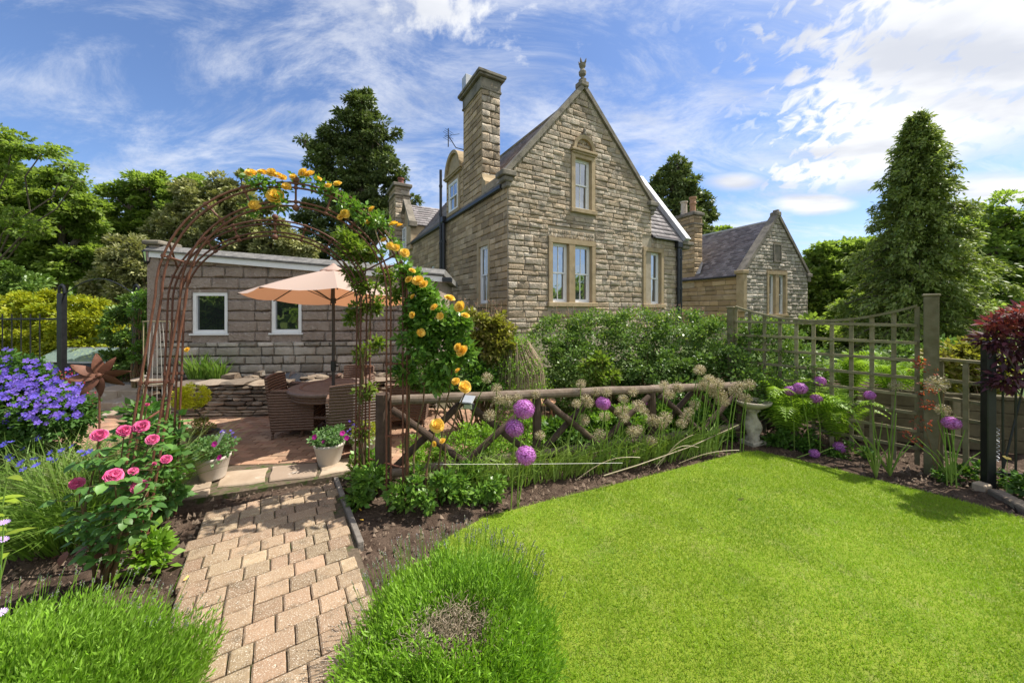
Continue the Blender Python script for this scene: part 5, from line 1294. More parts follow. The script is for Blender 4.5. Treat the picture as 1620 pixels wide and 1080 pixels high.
def left_ironwork():
    a = P(0, 500, 7.2); root = empty('black_railings', (a.x, a.y, 0), R(2), 'black vertical bar railings in front of the golden conifer at the left', 'railings')
    for k in range(12):
        x = -1.2+k*.178*1.0
        if x > 1.05: break
        s = MB(); s.tube([(x, 0, .5), (x, 0, 1.62)], .010, 6); s.build('bar', M_black, root)
    for z in (.62, 1.5): s = MB(); s.bbox((-1.3, -.008, z), (1.08, .008, z+.035), .003); s.build('rail', M_black, root)
    p = P(98, 500, 7.0); q = P(216, 500, 7.0); root = empty('black_garden_arch', (p.x, p.y, 0), 0, 'slim black iron garden arch over the gap beside the outbuilding', 'arch')
    W = q.x-p.x
    for x in (0, W):
        s = MB(); s.bbox((x-.05, -.05, .2), (x+.05, .05, 2.02), .01); s.build('post', M_black, root)
        s = MB(); pts = [(x-.055+.055*(1-math.cos(t)), 0, 2.02+.16*math.sin(t)) for t in [k*math.pi/8 for k in range(9)]]; s.tube(pts, .022, 8); s.build('scroll', M_black, root)
    s = MB(); s.tube([(W*t, 0, 1.95+.45*math.sin(math.pi*(.08+.84*t))-.1) for t in [k/20 for k in range(21)]], .012, 6); s.build('hoop', M_black, root)
    b = P(217, 520, 6.9)
    bush('climbing_rose', 'dark leafed climbing rose with one pink bloom on the right black arch post', 'rose', (b.x, b.y, .1), lobes_px([(222,500,18,1.3),(226,475,14,1),(230,530,16,1.3),(222,560,14,1.3)], 6.8), L_rose, 2600, .05, .08, 60)
left_ironwork()
def cold_frame():
    a = P(48, 575, 7.4); root = empty('cold_frame', (a.x, a.y, 0), R(1), 'low glass-topped cold frame beyond the purple geraniums', 'cold frame')
    s = MB(); s.bbox((0, 0, .3), (1.5, .5, .60), .01); s.build('base', mat('dark_blue_base', (.03,.04,.06), (.05,.06,.08), .6), root)
    s = MB(); s.add([(0, 0, .62), (1.5, 0, .62), (1.5, .45, .86), (0, .45, .86)], [(0, 1, 2, 3)]); s.build('glass_lid', glassmat('cold_frame_glass', (.22,.30,.27), .25), root)
    s = MB(); s.bbox((-.02, -.02, .60), (1.52, .0, .64), .004); s.bbox((-.02, .45, .60), (1.52, .47, .88), .004); s.build('frame', M_lead, root)
cold_frame()

# ================================================================ ROSE ARCH
def arch():
    root = empty('metal_rose_arch', (0, 0, 0), 0, 'rusty brown metal garden arch of double hoops over the brick path', 'arch')
    def hoop(Lb, Lt, Rb, Rt, H, tube=.0078, sep=.034, seg=30):
        """two parallel rods from left foot to right foot"""
        Lb, Lt, Rb, Rt = map(Vector, (Lb, Lt, Rb, Rt)); out = []
        c = (Lt+Rt)/2; ax = (Rt-Lt)/2; w = ax.length
        def pts(o):
            k = (w-o)/w; rise = H-c.z-o; p = [Lb+(Vector((ax.x, ax.y, 0)).normalized()*o)]
            for i in range(1, 6): p.append(p[0].lerp(Lt+ax.normalized()*o, i/6))
            for i in range(seg+1):
                t = math.pi*(1-i/seg); q = c+ax*k*math.cos(t); zt = (Lt.z*(1-i/seg)+Rt.z*i/seg); p.append(Vector((q.x, q.y, zt+(H-o-zt)*math.sin(t))))
            e = Rb-(Vector((ax.x, ax.y, 0)).normalized()*o)
            for i in range(1, 7): p.append((Rt-ax.normalized()*o).lerp(e, i/6))
            return p
        a, b = pts(0), pts(sep)
        for q in (a, b):
            s = MB(); s.tube(q, tube, 7); s.build('hoop', M_rust, root)
        return a, b, pts
    # front frame
    FLb, FLt, FRb, FRt = (-2.66, 2.38, 0), (-2.47, 2.50, 1.80), (-.92, 3.16, 0), (-.92, 3.16, 1.85)
    BLb, BLt, BRb, BRt = (-2.92, 2.98, 0), (-2.90, 3.04, 1.75), (-1.36, 3.42, 0), (-1.34, 3.42, 1.75)
    def inn(Lb, Lt, Rb, Rt, o, oz=0):
        d = (Vector(Rt)-Vector(Lt)); d.z = 0; d.normalize(); f = lambda p, s: tuple(Vector(p)+d*o*s)
        return f(Lb, 1), f(Lt, 1), f(Rb, -1), f(Rt, -1)
    frames = []
    for (a_, b_, c_, d_, H) in ((FLb, FLt, FRb, FRt, 2.69), (BLb, BLt, BRb, BRt, 2.50)):
        o1, o2, _ = hoop(a_, b_, c_, d_, H)
        i1, i2, _ = hoop(*inn(a_, b_, c_, d_, .135 if H > 2.6 else .085), H-(.145 if H > 2.6 else .105))
        n = len(o1)
        for k in (1, 4, 9, 14, 17, 21, 24, 27, 33, 38, 40):
            s = MB(); s.tube([o1[k], i2[k]], .0075, 6); s.build('rung', M_rust, root)
            # small collars wound round the rods
            for q, q2 in ((o1, o2), (i1, i2)):
                d = (q[k+1]-q[k-1]).normalized()*.012; c = MB(); c.tube([q[k]-d, q[k]+d], .0135, 7); c.tube([q2[k]-d, q2[k]+d], .0135, 7); c.build('collar', M_rust, root)
        m = 6+15
        for q, dz in ((o1, .03), (i2, -.012)):
            s = MB(); s.lathe([(.0, -.028), (.018, -.02), (.027, 0), (.018, .02), (0, .028)], 10, (q[m].x, q[m].y, q[m].z+dz)); s.build('ball', M_rust, root, True)
        frames.append((o1, i2))
    for k in (3, 10, 32, 41):
        s = MB(); s.tube([frames[0][0][k], frames[1][0][k]], .008, 6); s.build('cross_tie', M_rust, root)
arch()

# ================================================================ BLOOMS
def rose_mesh(name, m, r=.05, seed=0, open_=.9, npet=24, ruf=.05):
    """cupped petals in a tight spiral"""
    rng = random.Random(seed); V = []; F = []
    for i in range(npet):
        t = i/(npet-1); a = i*2.399+rng.uniform(-.2, .2); rad = r*(.10+.62*t); tilt = R(82-70*t*open_)+rng.uniform(-.12, .12); L = r*(.42+.42*t); wd = r*(.34+.55*t); b = len(V)
        for j in range(4):
            v = j/3
            for k in range(4):
                u = k/3*2-1
                w = wd*(.45+.65*math.sin(math.pi*(.18+.62*v)))*(1+rng.uniform(-.06, .06)); rr = rad*.4+L*v*math.cos(tilt)+.10*r*v*v; zz = L*v*math.sin(tilt)+r*.25*(1-t)-r*.10*t
                rr -= (u*u)*wd*.38*(1-.35*v); zz += rng.uniform(-ruf, ruf)*r; rr += rng.uniform(-ruf, ruf)*r+(-.12*r*v*v if t > .4 else 0)
                x = rr; y = u*w
                V.append((x*math.cos(a)-y*math.sin(a), x*math.sin(a)+y*math.cos(a), zz))
        for j in range(3):
            for k in range(3): F.append((b+j*4+k, b+j*4+k+1, b+(j+1)*4+k+1, b+(j+1)*4+k))
    return npmesh(name, np.array(V), np.array(F), m, np.repeat(np.array([rng.random() for _ in range(npet)]), 9), smooth=True)
YR = [rose_mesh('rose_bloom', F_yel, .05, s, 1.0, 22) for s in range(3)]
PR = [rose_mesh('rose_bloom', F_pink, .05, s+10, 1.02, 58, .11) for s in range(3)]
def face_dir(v, j=.35):
    v = Vector(v)+Vector((random.uniform(-j, j), random.uniform(-j, j), random.uniform(-j, j))); return v.normalized().to_track_quat('Z', 'Y').to_euler()

def yellow_rose():
    root = empty('climbing_yellow_rose', (-.9, 3.15, 0), 0, 'climbing rose with yellow blooms trained over the metal arch', 'rose'); b = np.array([-.9, 3.15, 0])
    lob = [(690,500,42,1.0),(722,520,26,1.2),(668,470,22,1.1),(664,535,30,1.2),(700,565,28,1),(650,440,14,1),(655,500,20,1),(735,560,14,1.2),(640,590,14,1.6),(690,600,18,1)]
    parts = []
    for q in lobes_px(lob, 3.2): parts.append(clumps(q[0], q[1], 24, int(4700*q[1][0]**1.5*2.0)+80, .060, .07, .8, .35)[0])
    up = [(598,350,18,.8,-.1),(570,338,16,.8,-.1),(545,322,14,.8,-.15),(620,385,14,1,0),(522,305,12,.7,-.15),(500,292,9,.7,-.2),(480,284,10,.6,-.2),(412,288,14,.6,-.35),(430,300,18,.9,-.3),(445,325,11,1,-.3),(402,330,9,.8,-.3),(395,279,7,.6,-.3),(636,420,12,1,0)]
    for q in lobes_px(up, 3.1): parts.append(clumps(q[0], q[1], 8, int(5000*q[1][0]**1.6)+26, .042, .06, .7, .2)[0])
    parts = [(p[0]-b, p[1], p[2]) for p in parts]; foliage(parts, 'foliage', L_rose, root)
    parts = []
    up = [(560,395,20,.8,.2),(545,375,14,.8,.2),(590,400,18,.8,.2),(610,440,14,1,.1),(575,455,18,1.2,.2),(560,430,16,1,.25),(590,480,14,1.1,.2),(560,490,9,1.2,.2),(572,560,9,1.6,.2),(578,620,12,1.4,.2),(572,690,10,1.4,.2),(585,345,12,.6,-.1),(620,470,12,1,0),(560,505,8,1,.2),(566,740,12,1.2,.2),(600,545,8,1.5,.1)]
    for q in lobes_px(up, 3.25): parts.append(clumps((q[0][0], q[0][1], q[0][2]), tuple(v*1.12 for v in q[1]), 12, int(10000*q[1][0]**1.6)+75, .046, .06, .7, .2)[0])
    parts = [(p[0]-b, p[1], p[2]) for p in parts]; foliage(parts, 'young_foliage', L_rosey, root)
    s = MB(); bb = Vector(b)
    for k, (g, pts) in enumerate((((651, 805), [(655,720),(668,640),(675,560),(690,500)]), ((672, 800), [(676,740),(690,660),(700,600),(715,530)]), ((690, 796), [(695,740),(705,650),(712,600),(720,560)]), ((640, 800), [(641,700),(648,600),(650,500),(646,430)]), ((700,790),[(705,700),(735,620),(740,615)]), ((576,776),[(572,700),(574,600),(566,500),(580,420),(560,390)]), ((579,772),[(566,660),(578,560),(590,470),(606,400),(590,350),(548,325)]), ((646,795),[(648,560),(640,440),(622,380),(590,335),(540,302),(500,290),(460,288),(420,290)]))):
        z = 3.2; p = [G(*g)-bb]; p[0].z = 0
        for j, q in enumerate(pts): p.append(P(q[0], q[1], z-.0*j+(.2 if g[0] < 600 else -.35*max(0, (645-q[0])/230)))-bb)
        sm = []
        for i in range(len(p)-1):
            for t in (0, .33, .66): sm.append(p[i].lerp(p[i+1], t)+Vector((random.uniform(-.01, .01), random.uniform(-.01, .01), 0)))
        sm.append(p[-1]); n = len(sm); s.tube(sm, [.011*(1-.65*i/n) for i in range(n)], 6)
    s.build('stems', M_stem, root)
    bl = [(397,274,10),(415,273,10),(429,273,9),(439,278,9),(447,281,8),(435,310,15),(453,295,9),(403,325,11),(464,280,7),(479,273,11),(490,276,11),(503,283,7),(519,294,8),(534,291,8),(546,338,10),(539,343,8),(583,351,8),(588,331,7),(623,355,11),(632,357,7),(607,380,7),(617,389,9),(626,392,9),(640,400,9),(647,442,9),(661,444,11),(670,450,10),(652,428,7),(653,469,6),
          (711,472,11),(727,485,12),(736,499,8),(687,486,9),(696,500,7),(652,498,7),(666,526,8),(731,555,13),(724,549,9),(735,612,13),(721,603,8),(691,673,13),(724,586,6),(668,449,8),(687,702,6),(700,697,6)]
    for x, y, r_ in bl:
        z = 3.02 if x > 600 else 2.72+.3*max(0, (x-400)/200); r_ *= .85
        p = P(x, y, z)-bb; sc = r_/FPX*z/.05*random.uniform(.82, 1.0)
        link('flower', random.choice(YR), root, p, face_dir((-p.x*.2, -1.0, .7), .6), (sc, sc, sc*.9))
yellow_rose()

def leaf_mesh(name, m, L=1.0, W=.6, cup=.12, droop=.25, seg=4):
    V = []; F = []
    for i in range(seg+1):
        t = i/seg; w = W*.5*math.sin(math.pi*min(1, t*.93+.05))**.8; z = -droop*t*t*L
        if i == seg: w = 0.004
        V += [(t*L, -w, z+cup*w), (t*L, 0, z), (t*L, w, z+cup*w)]
    for i in range(seg):
        a = 3*i; F += [(a, a+3, a+4, a+1), (a+1, a+4, a+5, a+2)]
    return npmesh(name, np.array(V), np.array(F), m, smooth=True)
def pink_rose():
    base = G(168, 925); root = empty('pink_rose_bush', base, 0, 'pink double-flowered rose bush in the soil left of the brick path', 'rose')
    lm = [leaf_mesh('rose_leaf', L_prose, 1, .62+.06*k, .2, .18+.1*k) for k in range(3)]; red = leaf_mesh('rose_leaf', mat('bronze_leaf', (.14,.05,.03), (.22,.09,.05), .5), 1, .5)
    s = MB(); r = random.Random(4); ends = []
    bl = [(157,688,17,.7),(197,681,16,0),(224,674,17,0),(241,695,14,0),(263,726,12,0),(180,752,19,0),(211,745,11,0),(220,769,17,0),(122,764,15,0),(244,733,5,0),(233,640,5,0)]
    for i, (x, y, rp, _) in enumerate(bl):
        z = (2.12 if y < 735 else 1.97)+r.uniform(-.06, .08); p = P(x, y, z)-base; ends.append((p, rp, z))
    for i, (p, rp, z) in enumerate(ends):
        a = Vector((r.uniform(-.07, .07), r.uniform(-.05, .05), 0)); m = a.lerp(p, .5)+Vector((r.uniform(-.05, .05), r.uniform(-.05, .05), .05)); pts = [a, a.lerp(m, .5)+Vector((r.uniform(-.02, .02), 0, 0)), m, m.lerp(p, .5)+Vector((r.uniform(-.02, .02), 0, .02)), p]; s.tube(pts, [.009, .008, .006, .004, .003], 6)
        # leaflets in threes and fives along the cane
        for k in range(13):
            t = r.uniform(.28, .97); j = min(3, int(t*4)); q = pts[j].lerp(pts[j+1], t*4-j); az = r.uniform(0, 6.28); el = r.uniform(-.1, .5); d = Vector((math.cos(az)*math.cos(el), math.sin(az)*math.cos(el), math.sin(el)))
            st = q+d*.07; s.tube([q, st, st+d*.04], .0018, 3, cap=False)
            for (off, an) in ((.0, 0), (.0, 1.1), (.0, -1.1), (-.04, 1.2), (-.04, -1.2)):
                if off < 0 and r.random() < .4: continue
                L = r.uniform(.038, .066); o = link('leaf', r.choice(lm), root, st+d*(.03+off), (r.uniform(-.5, .5), -el*.5+r.uniform(-.1, .5), az+an+r.uniform(-.2, .2)), (L, L, L))
    for k in range(7):
        p = Vector((r.uniform(-.25, .2), r.uniform(-.1, .1), r.uniform(.18, .3))); az = r.uniform(0, 6.28); link('bronze_leaf', red, root, p, (r.uniform(-.5, .5), .3, az), (.085, .085, .085)); s.tube([(0, 0, .1), p*.6, p], .003, 4)
    for x in (-.03, .02, .06): s.tube([(x, 0, -.02), (x*.5, 0, .12), (x*1.8, .01, .26)], [.014, .012, .008], 6)
    s.build('canes', M_stem, root)
    for p, rp, z in ends:
        sc = rp/FPX*z/.05*.56; link('flower' if rp > 6 else 'bud', random.choice(PR), root, p, face_dir((.65, -.65, .75), .4), (sc, sc, sc*(.9 if rp > 6 else 1.6)))
pink_rose()
b = G(250, 825); bush('leafy_rose', 'tall leafy green rose without flowers beside the left arch leg', 'rose', b, [((b.x-.03, b.y, .45), (.13, .12, .25)), ((b.x-.12, b.y+.1, .72), (.16, .12, .16)), ((b.x+.05, b.y, .25), (.12, .12, .2)), ((b.x-.35, b.y+.25, .7), (.16, .12, .2))], L_prose, 1500, .07, .09, 50)
b = G(215, 905); bush('seedling_plant', 'small light green weed at the foot of the pink rose', 'plant', b, [((b.x+.05, b.y, .12), (.12, .1, .12))], L_herb, 260, .06, .06, 14, stems=False)
# ================================================================ LEFT BORDER
def flower5(name, m, r, np_=5, w=.75, cup=.15, centre=None):
    V = [(0, 0, 0)]; F = []
    for k in range(np_):
        a = 2*math.pi*k/np_; d = math.pi/np_*w; b = len(V)
        V += [(r*.62*math.cos(a-d), r*.62*math.sin(a-d), r*cup*.7), (r*.97*math.cos(a-d*.5), r*.97*math.sin(a-d*.5), r*cup), (r*.97*math.cos(a+d*.5), r*.97*math.sin(a+d*.5), r*cup*.8), (r*.62*math.cos(a+d), r*.62*math.sin(a+d), r*cup*.7)]
        F.append((0, b, b+1, b+2, b+3))
    me = bpy.data.meshes.new(name); me.from_pydata(V, [], F); me.materials.append(m); return me
def geranium():
    c = P(35, 620, 3.5); root = empty('violet_geranium', (c.x, c.y, 0), 0, 'big mound of violet-blue geraniums at the left edge', 'plant'); b = np.array([c.x, c.y, 0])
    lobs = lobes_px([(30,640,60,.85),(90,655,45,.8),(-30,640,70,1),(10,600,50,.8),(60,700,50,.8),(0,720,60,.8)], 3.5)
    parts = []
    for q in lobs: p = clumps(q[0], q[1], 46, 3600, .045, .09, .7, .6)[0]; parts.append((p[0]-b, p[1], p[2]))
    foliage(parts, 'foliage', leafmat('geranium_leaf', (.06,.14,.03), (.10,.20,.04), trans=.3, tint=.4), root)
    fm = [flower5('flower', F_violet, .025, 5, .85, .2), flower5('flower', F_violet, .021, 5, .8, .35)]
    r = random.Random(2)
    for k in range(255):
        u = r.random()
        x = r.uniform(-20, 132); y = r.gauss(590+.35*max(0, x), 24) if u < .8 else r.uniform(600, 690)
        if y < 548+.30*max(x, 0): y = 550+.30*max(x, 0)+r.uniform(0, 20)
        z = 3.5-.35*r.random()+(.0 if y > 600 else .2)-.15
        p = P(x, y, z)-Vector((c.x, c.y, 0)); s = r.uniform(.8, 1.2); link('flower', r.choice(fm), root, p, face_dir((.55, -.8, .75), .6), (s, s, s))
    c2 = P(120, 620, 3.7); root = empty('pink_penstemon', (c2.x, c2.y, 0), 0, 'pink and red flower spikes right of the violet geraniums', 'plant'); b = np.array([c2.x, c2.y, 0]); s = MB(); ps = []
    for k in range(26):
        p = P(r.uniform(95, 150), r.uniform(575, 640), 3.75)-Vector(b); g = Vector((p.x*.5, 0, .35)); s.tube([g, g.lerp(p, .6), p], .003, 4)
        n = 12; q = np.array([p+Vector((0, 0, -.12*j/n)) for j in range(n)])+RNG.normal(size=(n, 3))*.008; ps.append(leaves(q, RNG.normal(size=(n, 3))+np.array([0, 0, -.3]), .022, .016, RNG.random(n)))
    s.build('stems', L_grassy, root); tag(foliage(ps, 'blooms', leafmat('rose_red_petal', (.55,.04,.10), (.70,.18,.28), trans=.2, tint=.3), root), kind='stuff')
geranium()
def grass_clump(name, label, cat, base, n, h, rad, m, wd=.008, lean=.35, bend=.35, heads=None, group=None, spread=1.0):
    root = empty(name, base, 0, label, cat, group); a = RNG.random(n)*6.283; rr = rad*np.sqrt(RNG.random(n))
    Pt = np.stack([np.cos(a)*rr, np.sin(a)*rr*spread, np.zeros(n)], 1); D = np.stack([np.cos(a)*lean*(rr/rad+.2)+RNG.normal(size=n)*.15, np.sin(a)*lean*(rr/rad+.2)+RNG.normal(size=n)*.15, np.ones(n)], 1)
    V, F, T = blades(Pt, D, h*(.6+.5*RNG.random(n)), wd*(.7+.6*RNG.random(n)), RNG.random(n), bend); link('blades', npmesh('blades', V, F, m, T), root); return root
grass_clump('iris_clump', 'tall fine green iris leaves in the left bed below the geraniums', 'plant', (-3.32, 2.78, 0), 900, .62, .34, L_grassy, .011, .5)
grass_clump('iris_clump', 'second sheaf of fine leaves at the left edge under the violet mound', 'plant', (-4.0, 3.05, 0), 600, .66, .32, L_grassy, .010, .4)
grass_clump('ornamental_grass', 'thin pale grass with fine stems around the rusty flower stake', 'plant', (-3.45, 3.25, 0), 650, .72, .42, leafmat('pale_grass', (.15,.22,.06), (.24,.29,.10), trans=.3, tint=.4), .005, .45, .25)
def blue_dots():
    r = random.Random(8); fm = flower5('flower', F_blue, .022, 6, .8, .5); base = Vector((-3.3, 2.8, 0)); root = empty('siberian_iris', base, 0, 'small dark blue iris blooms on thin stems above the left grass clump', 'flower'); s = MB()
    for k in range(22):
        p = P(r.uniform(5, 150), r.uniform(685, 745), r.uniform(2.6, 2.9))-base; g = Vector((p.x*.5+r.uniform(-.05, .05), p.y*.5, 0)); s.tube([g, g.lerp(p, .5)+Vector((.01, 0, .02)), p], .0022, 3, cap=False); link('flower', fm, root, p, face_dir((0, -.5, 1), .5))
    s.build('stems', L_grassy, root)
blue_dots()
def lime_plant():
    base = P(-25, 840, 1.75); base.z = 0; root = empty('lime_leaved_plant', base, 0, 'lime green broad-leaved plant cut off by the left edge of the view', 'plant'); lm = [leaf_mesh('leaf', L_hosta, 1, .32, .15, .25), leaf_mesh('leaf', L_hosta, 1, .28, .2, .4)]; r = random.Random(5); s = MB()
    for k in range(46):
        p = P(r.uniform(-80, 14), r.uniform(740, 880), r.uniform(1.65, 1.95))-base; p.x = p.x; az = r.uniform(-1.2, 1.2) if r.random() < .75 else r.uniform(2, 4); L = r.uniform(.07, .12); link('leaf', r.choice(lm), root, p, (r.uniform(-.4, .4), r.uniform(-.5, .2), az), (L, L, L)); s.tube([(0, 0, 0), p*.5+Vector((0, 0, .05)), p], .003, 4)
    s.build('stems', L_grassy, root)
    base = P(-12, 930, 1.55); base.z = 0; root = empty('lilac_daisy', base, 0, 'pale lilac daisies at the lower left edge', 'flower'); fm = flower5('flower', F_lilac, .028, 14, .8, .1); s = MB()
    for x, y in ((4, 853), (6, 826), (-8, 900), (2, 968), (-10, 950)):
        p = P(x, y, 1.6)-base; link('flower', fm, root, p, face_dir((.3, -.2, 1), .3), (.7,)*3); s.tube([(p.x*.3, 0, 0), p*.6, p], .0025, 4)
    s.build('stems', L_grassy, root)
lime_plant()
def rust_flower():
    c = P(157, 593, 2.9); g = G(160, 830); base = Vector((c.x+.0, 2.9, 0)); root = empty('rusty_flower_sculpture', base, R(44), 'rusty metal eight-petalled flower on a stake in the left bed', 'garden ornament')
    h = c.z; s = MB(); s.tube([(.015, 0, -.05), (.0, .01, h*.5), (0, .01, h)], .0065, 8); s.build('stake', M_rust, root)
    s = MB(); s.lathe([(.0, -.03), (.022, -.02), (.028, 0), (.02, .02), (0, .028)], 10); o = s.build('hub', M_rust, root, True); o.location = (0, -.02, h)
    s = MB(); s.tube([(0, -.02, h), (.0, -.06, h)], .006, 6); s.tube([(-.03, -.05, h-.02), (.03, -.05, h+.01)], .004, 4); s.build('axle', M_rust, root)
    V = []; F = []; n = 7
    for i in range(n):
        t = i/(n-1); w = .048*math.sin(math.pi*min(1, .08+.92*t))**.75*(1.25-t*.5)+.0015
        V += [(0.02+.215*t, -w, -.012*math.sin(3.1*t)), (0.02+.215*t, 0, .012), (0.02+.215*t, w, -.004+.018*math.sin(3.1*t))]
    for i in range(n-1): a = 3*i; F += [(a, a+3, a+4, a+1), (a+1, a+4, a+5, a+2)]
    V = np.array(V); V2 = V+np.array([0, 0, -.003]); F = np.array(F); F2 = F[:, ::-1]+len(V); me = npmesh('petal', np.concatenate([V, V2]), np.concatenate([F, F2]), M_rust, smooth=True)
    for k in range(8):
        a = R(97+45*k+(4 if k % 2 else -3)); E = Matrix.Rotation(R(90), 4, 'X') @ Matrix.Rotation(a, 4, 'Z') @ Matrix.Rotation(R(24), 4, 'X')
        M = Matrix.Translation((0, -.03, h)) @ E; o = link('petal', me, root, M.to_translation(), M.to_euler())
        o.scale = (random.uniform(.70, .78),)*3
rust_flower()
def string_frame():
    p = P(248, 600, 4.6); root = empty('string_plant_support', (p.x, p.y, 0), 0, 'thin wooden frame with pale strings behind the left arch legs', 'plant support'); s = MB()
    for x in (-.17, .17): s.tube([(x, 0, 0), (x, 0, 1.55)], .008, 5)
    for z in (1.55, .75, .2): s.tube([(-.18, 0, z), (.18, 0, z)], .007, 5)
    s.build('frame', M_wood, root)
    for k in range(5): q = MB(); x = -.12+.06*k; q.tube([(x*.6, 0, 1.54), (x+.005, 0, .9), (x*1.2, 0, .2)], .0025, 4); q.build('string', mat('pale_string', (.6,.58,.5), (.65,.62,.55)), root)
string_frame()

# ================================================================ LAVENDER
def lavender(name, label, c, rx, ry, h, n, hole=None, seed=1, spikes=40, spike_where=None):
    root = empty(name, (c[0], c[1], 0), 0, label, 'lavender'); rng = np.random.default_rng(seed)
    a = rng.random(n)*6.283; r = np.sqrt(rng.random(n))*1.0; x = np.cos(a)*r; y = np.sin(a)*r
    lump = 1+.16*np.sin(x*6+seed)*np.cos(y*5+2)+.12*np.sin(x*15)*np.sin(y*13)
    edge = 1+.06*np.sin(a*5+seed)+.04*np.sin(a*11)
    hz = h*np.sqrt(np.maximum(0, 1-r**2.6))*lump; X = x*rx*edge; Y = y*ry*edge
    if hole is not None:
        hx, hy, hr, hry, ha = hole; dx = X-hx; dy = Y-hy; u = dx*math.cos(ha)+dy*math.sin(ha); v = -dx*math.sin(ha)+dy*math.cos(ha)
        d = np.sqrt((u/hr)**2+(v/hry)**2); d = d+.35*rng.random(n)-.15; keep = d > 1.0; hz = np.where(d < 1.35, hz*.9, hz)
        X, Y, hz, a, r, x, y = (q[keep] for q in (X, Y, hz, a, r, x, y)); n = len(X)
    # stem direction: outwards near the edge, plus general upright
    D = np.stack([x*.75+rng.normal(size=n)*.16, y*.75+rng.normal(size=n)*.16, np.full(n, 1.0)], 1); D = nrm(D)
    L = .16+.13*rng.random(n); tipz = np.maximum(hz, .05)*(.62+.52*rng.random(n))
    B = np.stack([X, Y, tipz], 1)-D*L[:, None]; B[:, 2] = np.maximum(B[:, 2], .0)
    m = 13; t = np.linspace(.05, 1, m)[None, :]+rng.normal(size=(n, m))*.03
    Pt = (B[:, None]+D[:, None]*(L[:, None]*t)[..., None]).reshape(-1, 3); DD = np.repeat(D, m, 0)+rng.normal(size=(n*m, 3))*.33
    ct = np.repeat(rng.random(n), m)
    LL = (.020+.022*rng.random(n*m)); S = nrm(np.cross(nrm(DD), rng.normal(size=DD.shape))); W = .0026+.0012*rng.random(n*m)
    DDn = nrm(DD); V = np.stack([Pt-S*W[:, None]*.5, Pt+DDn*LL[:, None]*.6+S*W[:, None]*.5, Pt+DDn*LL[:, None]], 1)
    V = np.stack([Pt, Pt+DDn*(LL*.5)[:, None]+S*W[:, None], Pt+DDn*LL[:, None], Pt+DDn*(LL*.5)[:, None]-S*W[:, None]], 1).reshape(-1, 3)
    F = np.arange(4*n*m).reshape(-1, 4); T = np.clip(ct*.6+rng.random(n*m)*.4, 0, .999)
    link('foliage', npmesh('foliage', V, F, L_lav, T), root)
    # inner woody base
    s = MB(); r_ = random.Random(seed)
    for k in range(50):
        q = r_.uniform(0, 6.28); w = r_.uniform(.2, .85); s.tube([(math.cos(q)*w*.25*rx, math.sin(q)*w*.25*ry, 0), (math.cos(q)*w*.7*rx, math.sin(q)*w*.7*ry, h*.4), (math.cos(q)*w*rx, math.sin(q)*w*ry, h*.75*math.sqrt(1-w*w))], [.006, .004, .002], 4)
    s.build('woody_stems', M_bark, root)
    # flower wands in bud
    ps = []; s = MB()
    for k in range(spikes):
        q = r_.uniform(*(spike_where or (0, 6.28))); w = r_.uniform(.55, 1.0); hh = h*math.sqrt(max(0, 1-w**2.6)); p0 = Vector((math.cos(q)*w*rx, math.sin(q)*w*ry, hh*.8)); d = Vector((math.cos(q)*.35+r_.uniform(-.2, .2), math.sin(q)*.35+r_.uniform(-.2, .2), 1)).normalized(); l = r_.uniform(.13, .26); e = p0+d*l
        s.tube([p0-d*.05, p0.lerp(e, .5)+Vector((r_.uniform(-.008, .008), 0, 0)), e], .0011, 3, cap=False); k8 = 12; q8 = np.array([e-d*(.026*j/k8) for j in range(k8)]); ps.append(leaves(q8, rng.normal(size=(k8, 3))*.6+np.array(d), .0075, .0045, rng.random(k8)))
    s.build('wand_stems', L_lav, root); foliage(ps, 'flower_buds', leafmat('lavender_bud', (.20,.22,.14), (.30,.30,.22), c3=(.22,.18,.28), trans=.2, tint=.3), root)
    return root
lv = lavender('lavender_mound', 'fresh green lavender mound with a dead grey patch between path and lawn', (-.27, 1.72), .49, .52, .36, 5200, hole=(-.02, -.08, .22, .12, .45), seed=3, spikes=220, spike_where=(.2, 3.3))
lavender('lavender_mound', 'fresh green lavender mound in the bottom left corner', (-2.05, 1.42), .78, .48, .31, 7000, seed=5, spikes=130, spike_where=(.3, 3.0))
def dead_patch():
    s = MB(); r = random.Random(3)
    for k in range(620):
        u = r.gauss(0, .11); v = r.gauss(0, .06); x = -.02+u*math.cos(.45)-v*math.sin(.45); y = -.07+u*math.sin(.45)+v*math.cos(.45)
        p = Vector((x, y, r.uniform(.16, .30))); d = Vector((r.gauss(0, .8), r.gauss(0, .8), abs(r.gauss(.3, .6)))).normalized()*r.uniform(.02, .055); s.tube([p, p+d*.5+Vector((r.uniform(-.006, .006),)*3), p+d], .0013, 3, cap=False)
    for k in range(16):
        a = r.uniform(0, 6.28); s.tube([(0.02, -.03, .02), (.02+.06*math.cos(a), -.03+.04*math.sin(a), .15), (.02+.14*math.cos(a), -.03+.08*math.sin(a), .24)], [.006, .005, .002], 5)
    tag(s.build('dead_stems', L_dead, lv), kind='stuff')
    n = 2600; p = RNG.normal(size=(n, 3))*np.array([.12, .07, .04])+np.array([-.02, -.06, .23]); foliage([leaves(p, RNG.normal(size=(n, 3)), .016, .0035, RNG.random(n))], 'dry_leaves', L_dead, lv)
dead_patch()

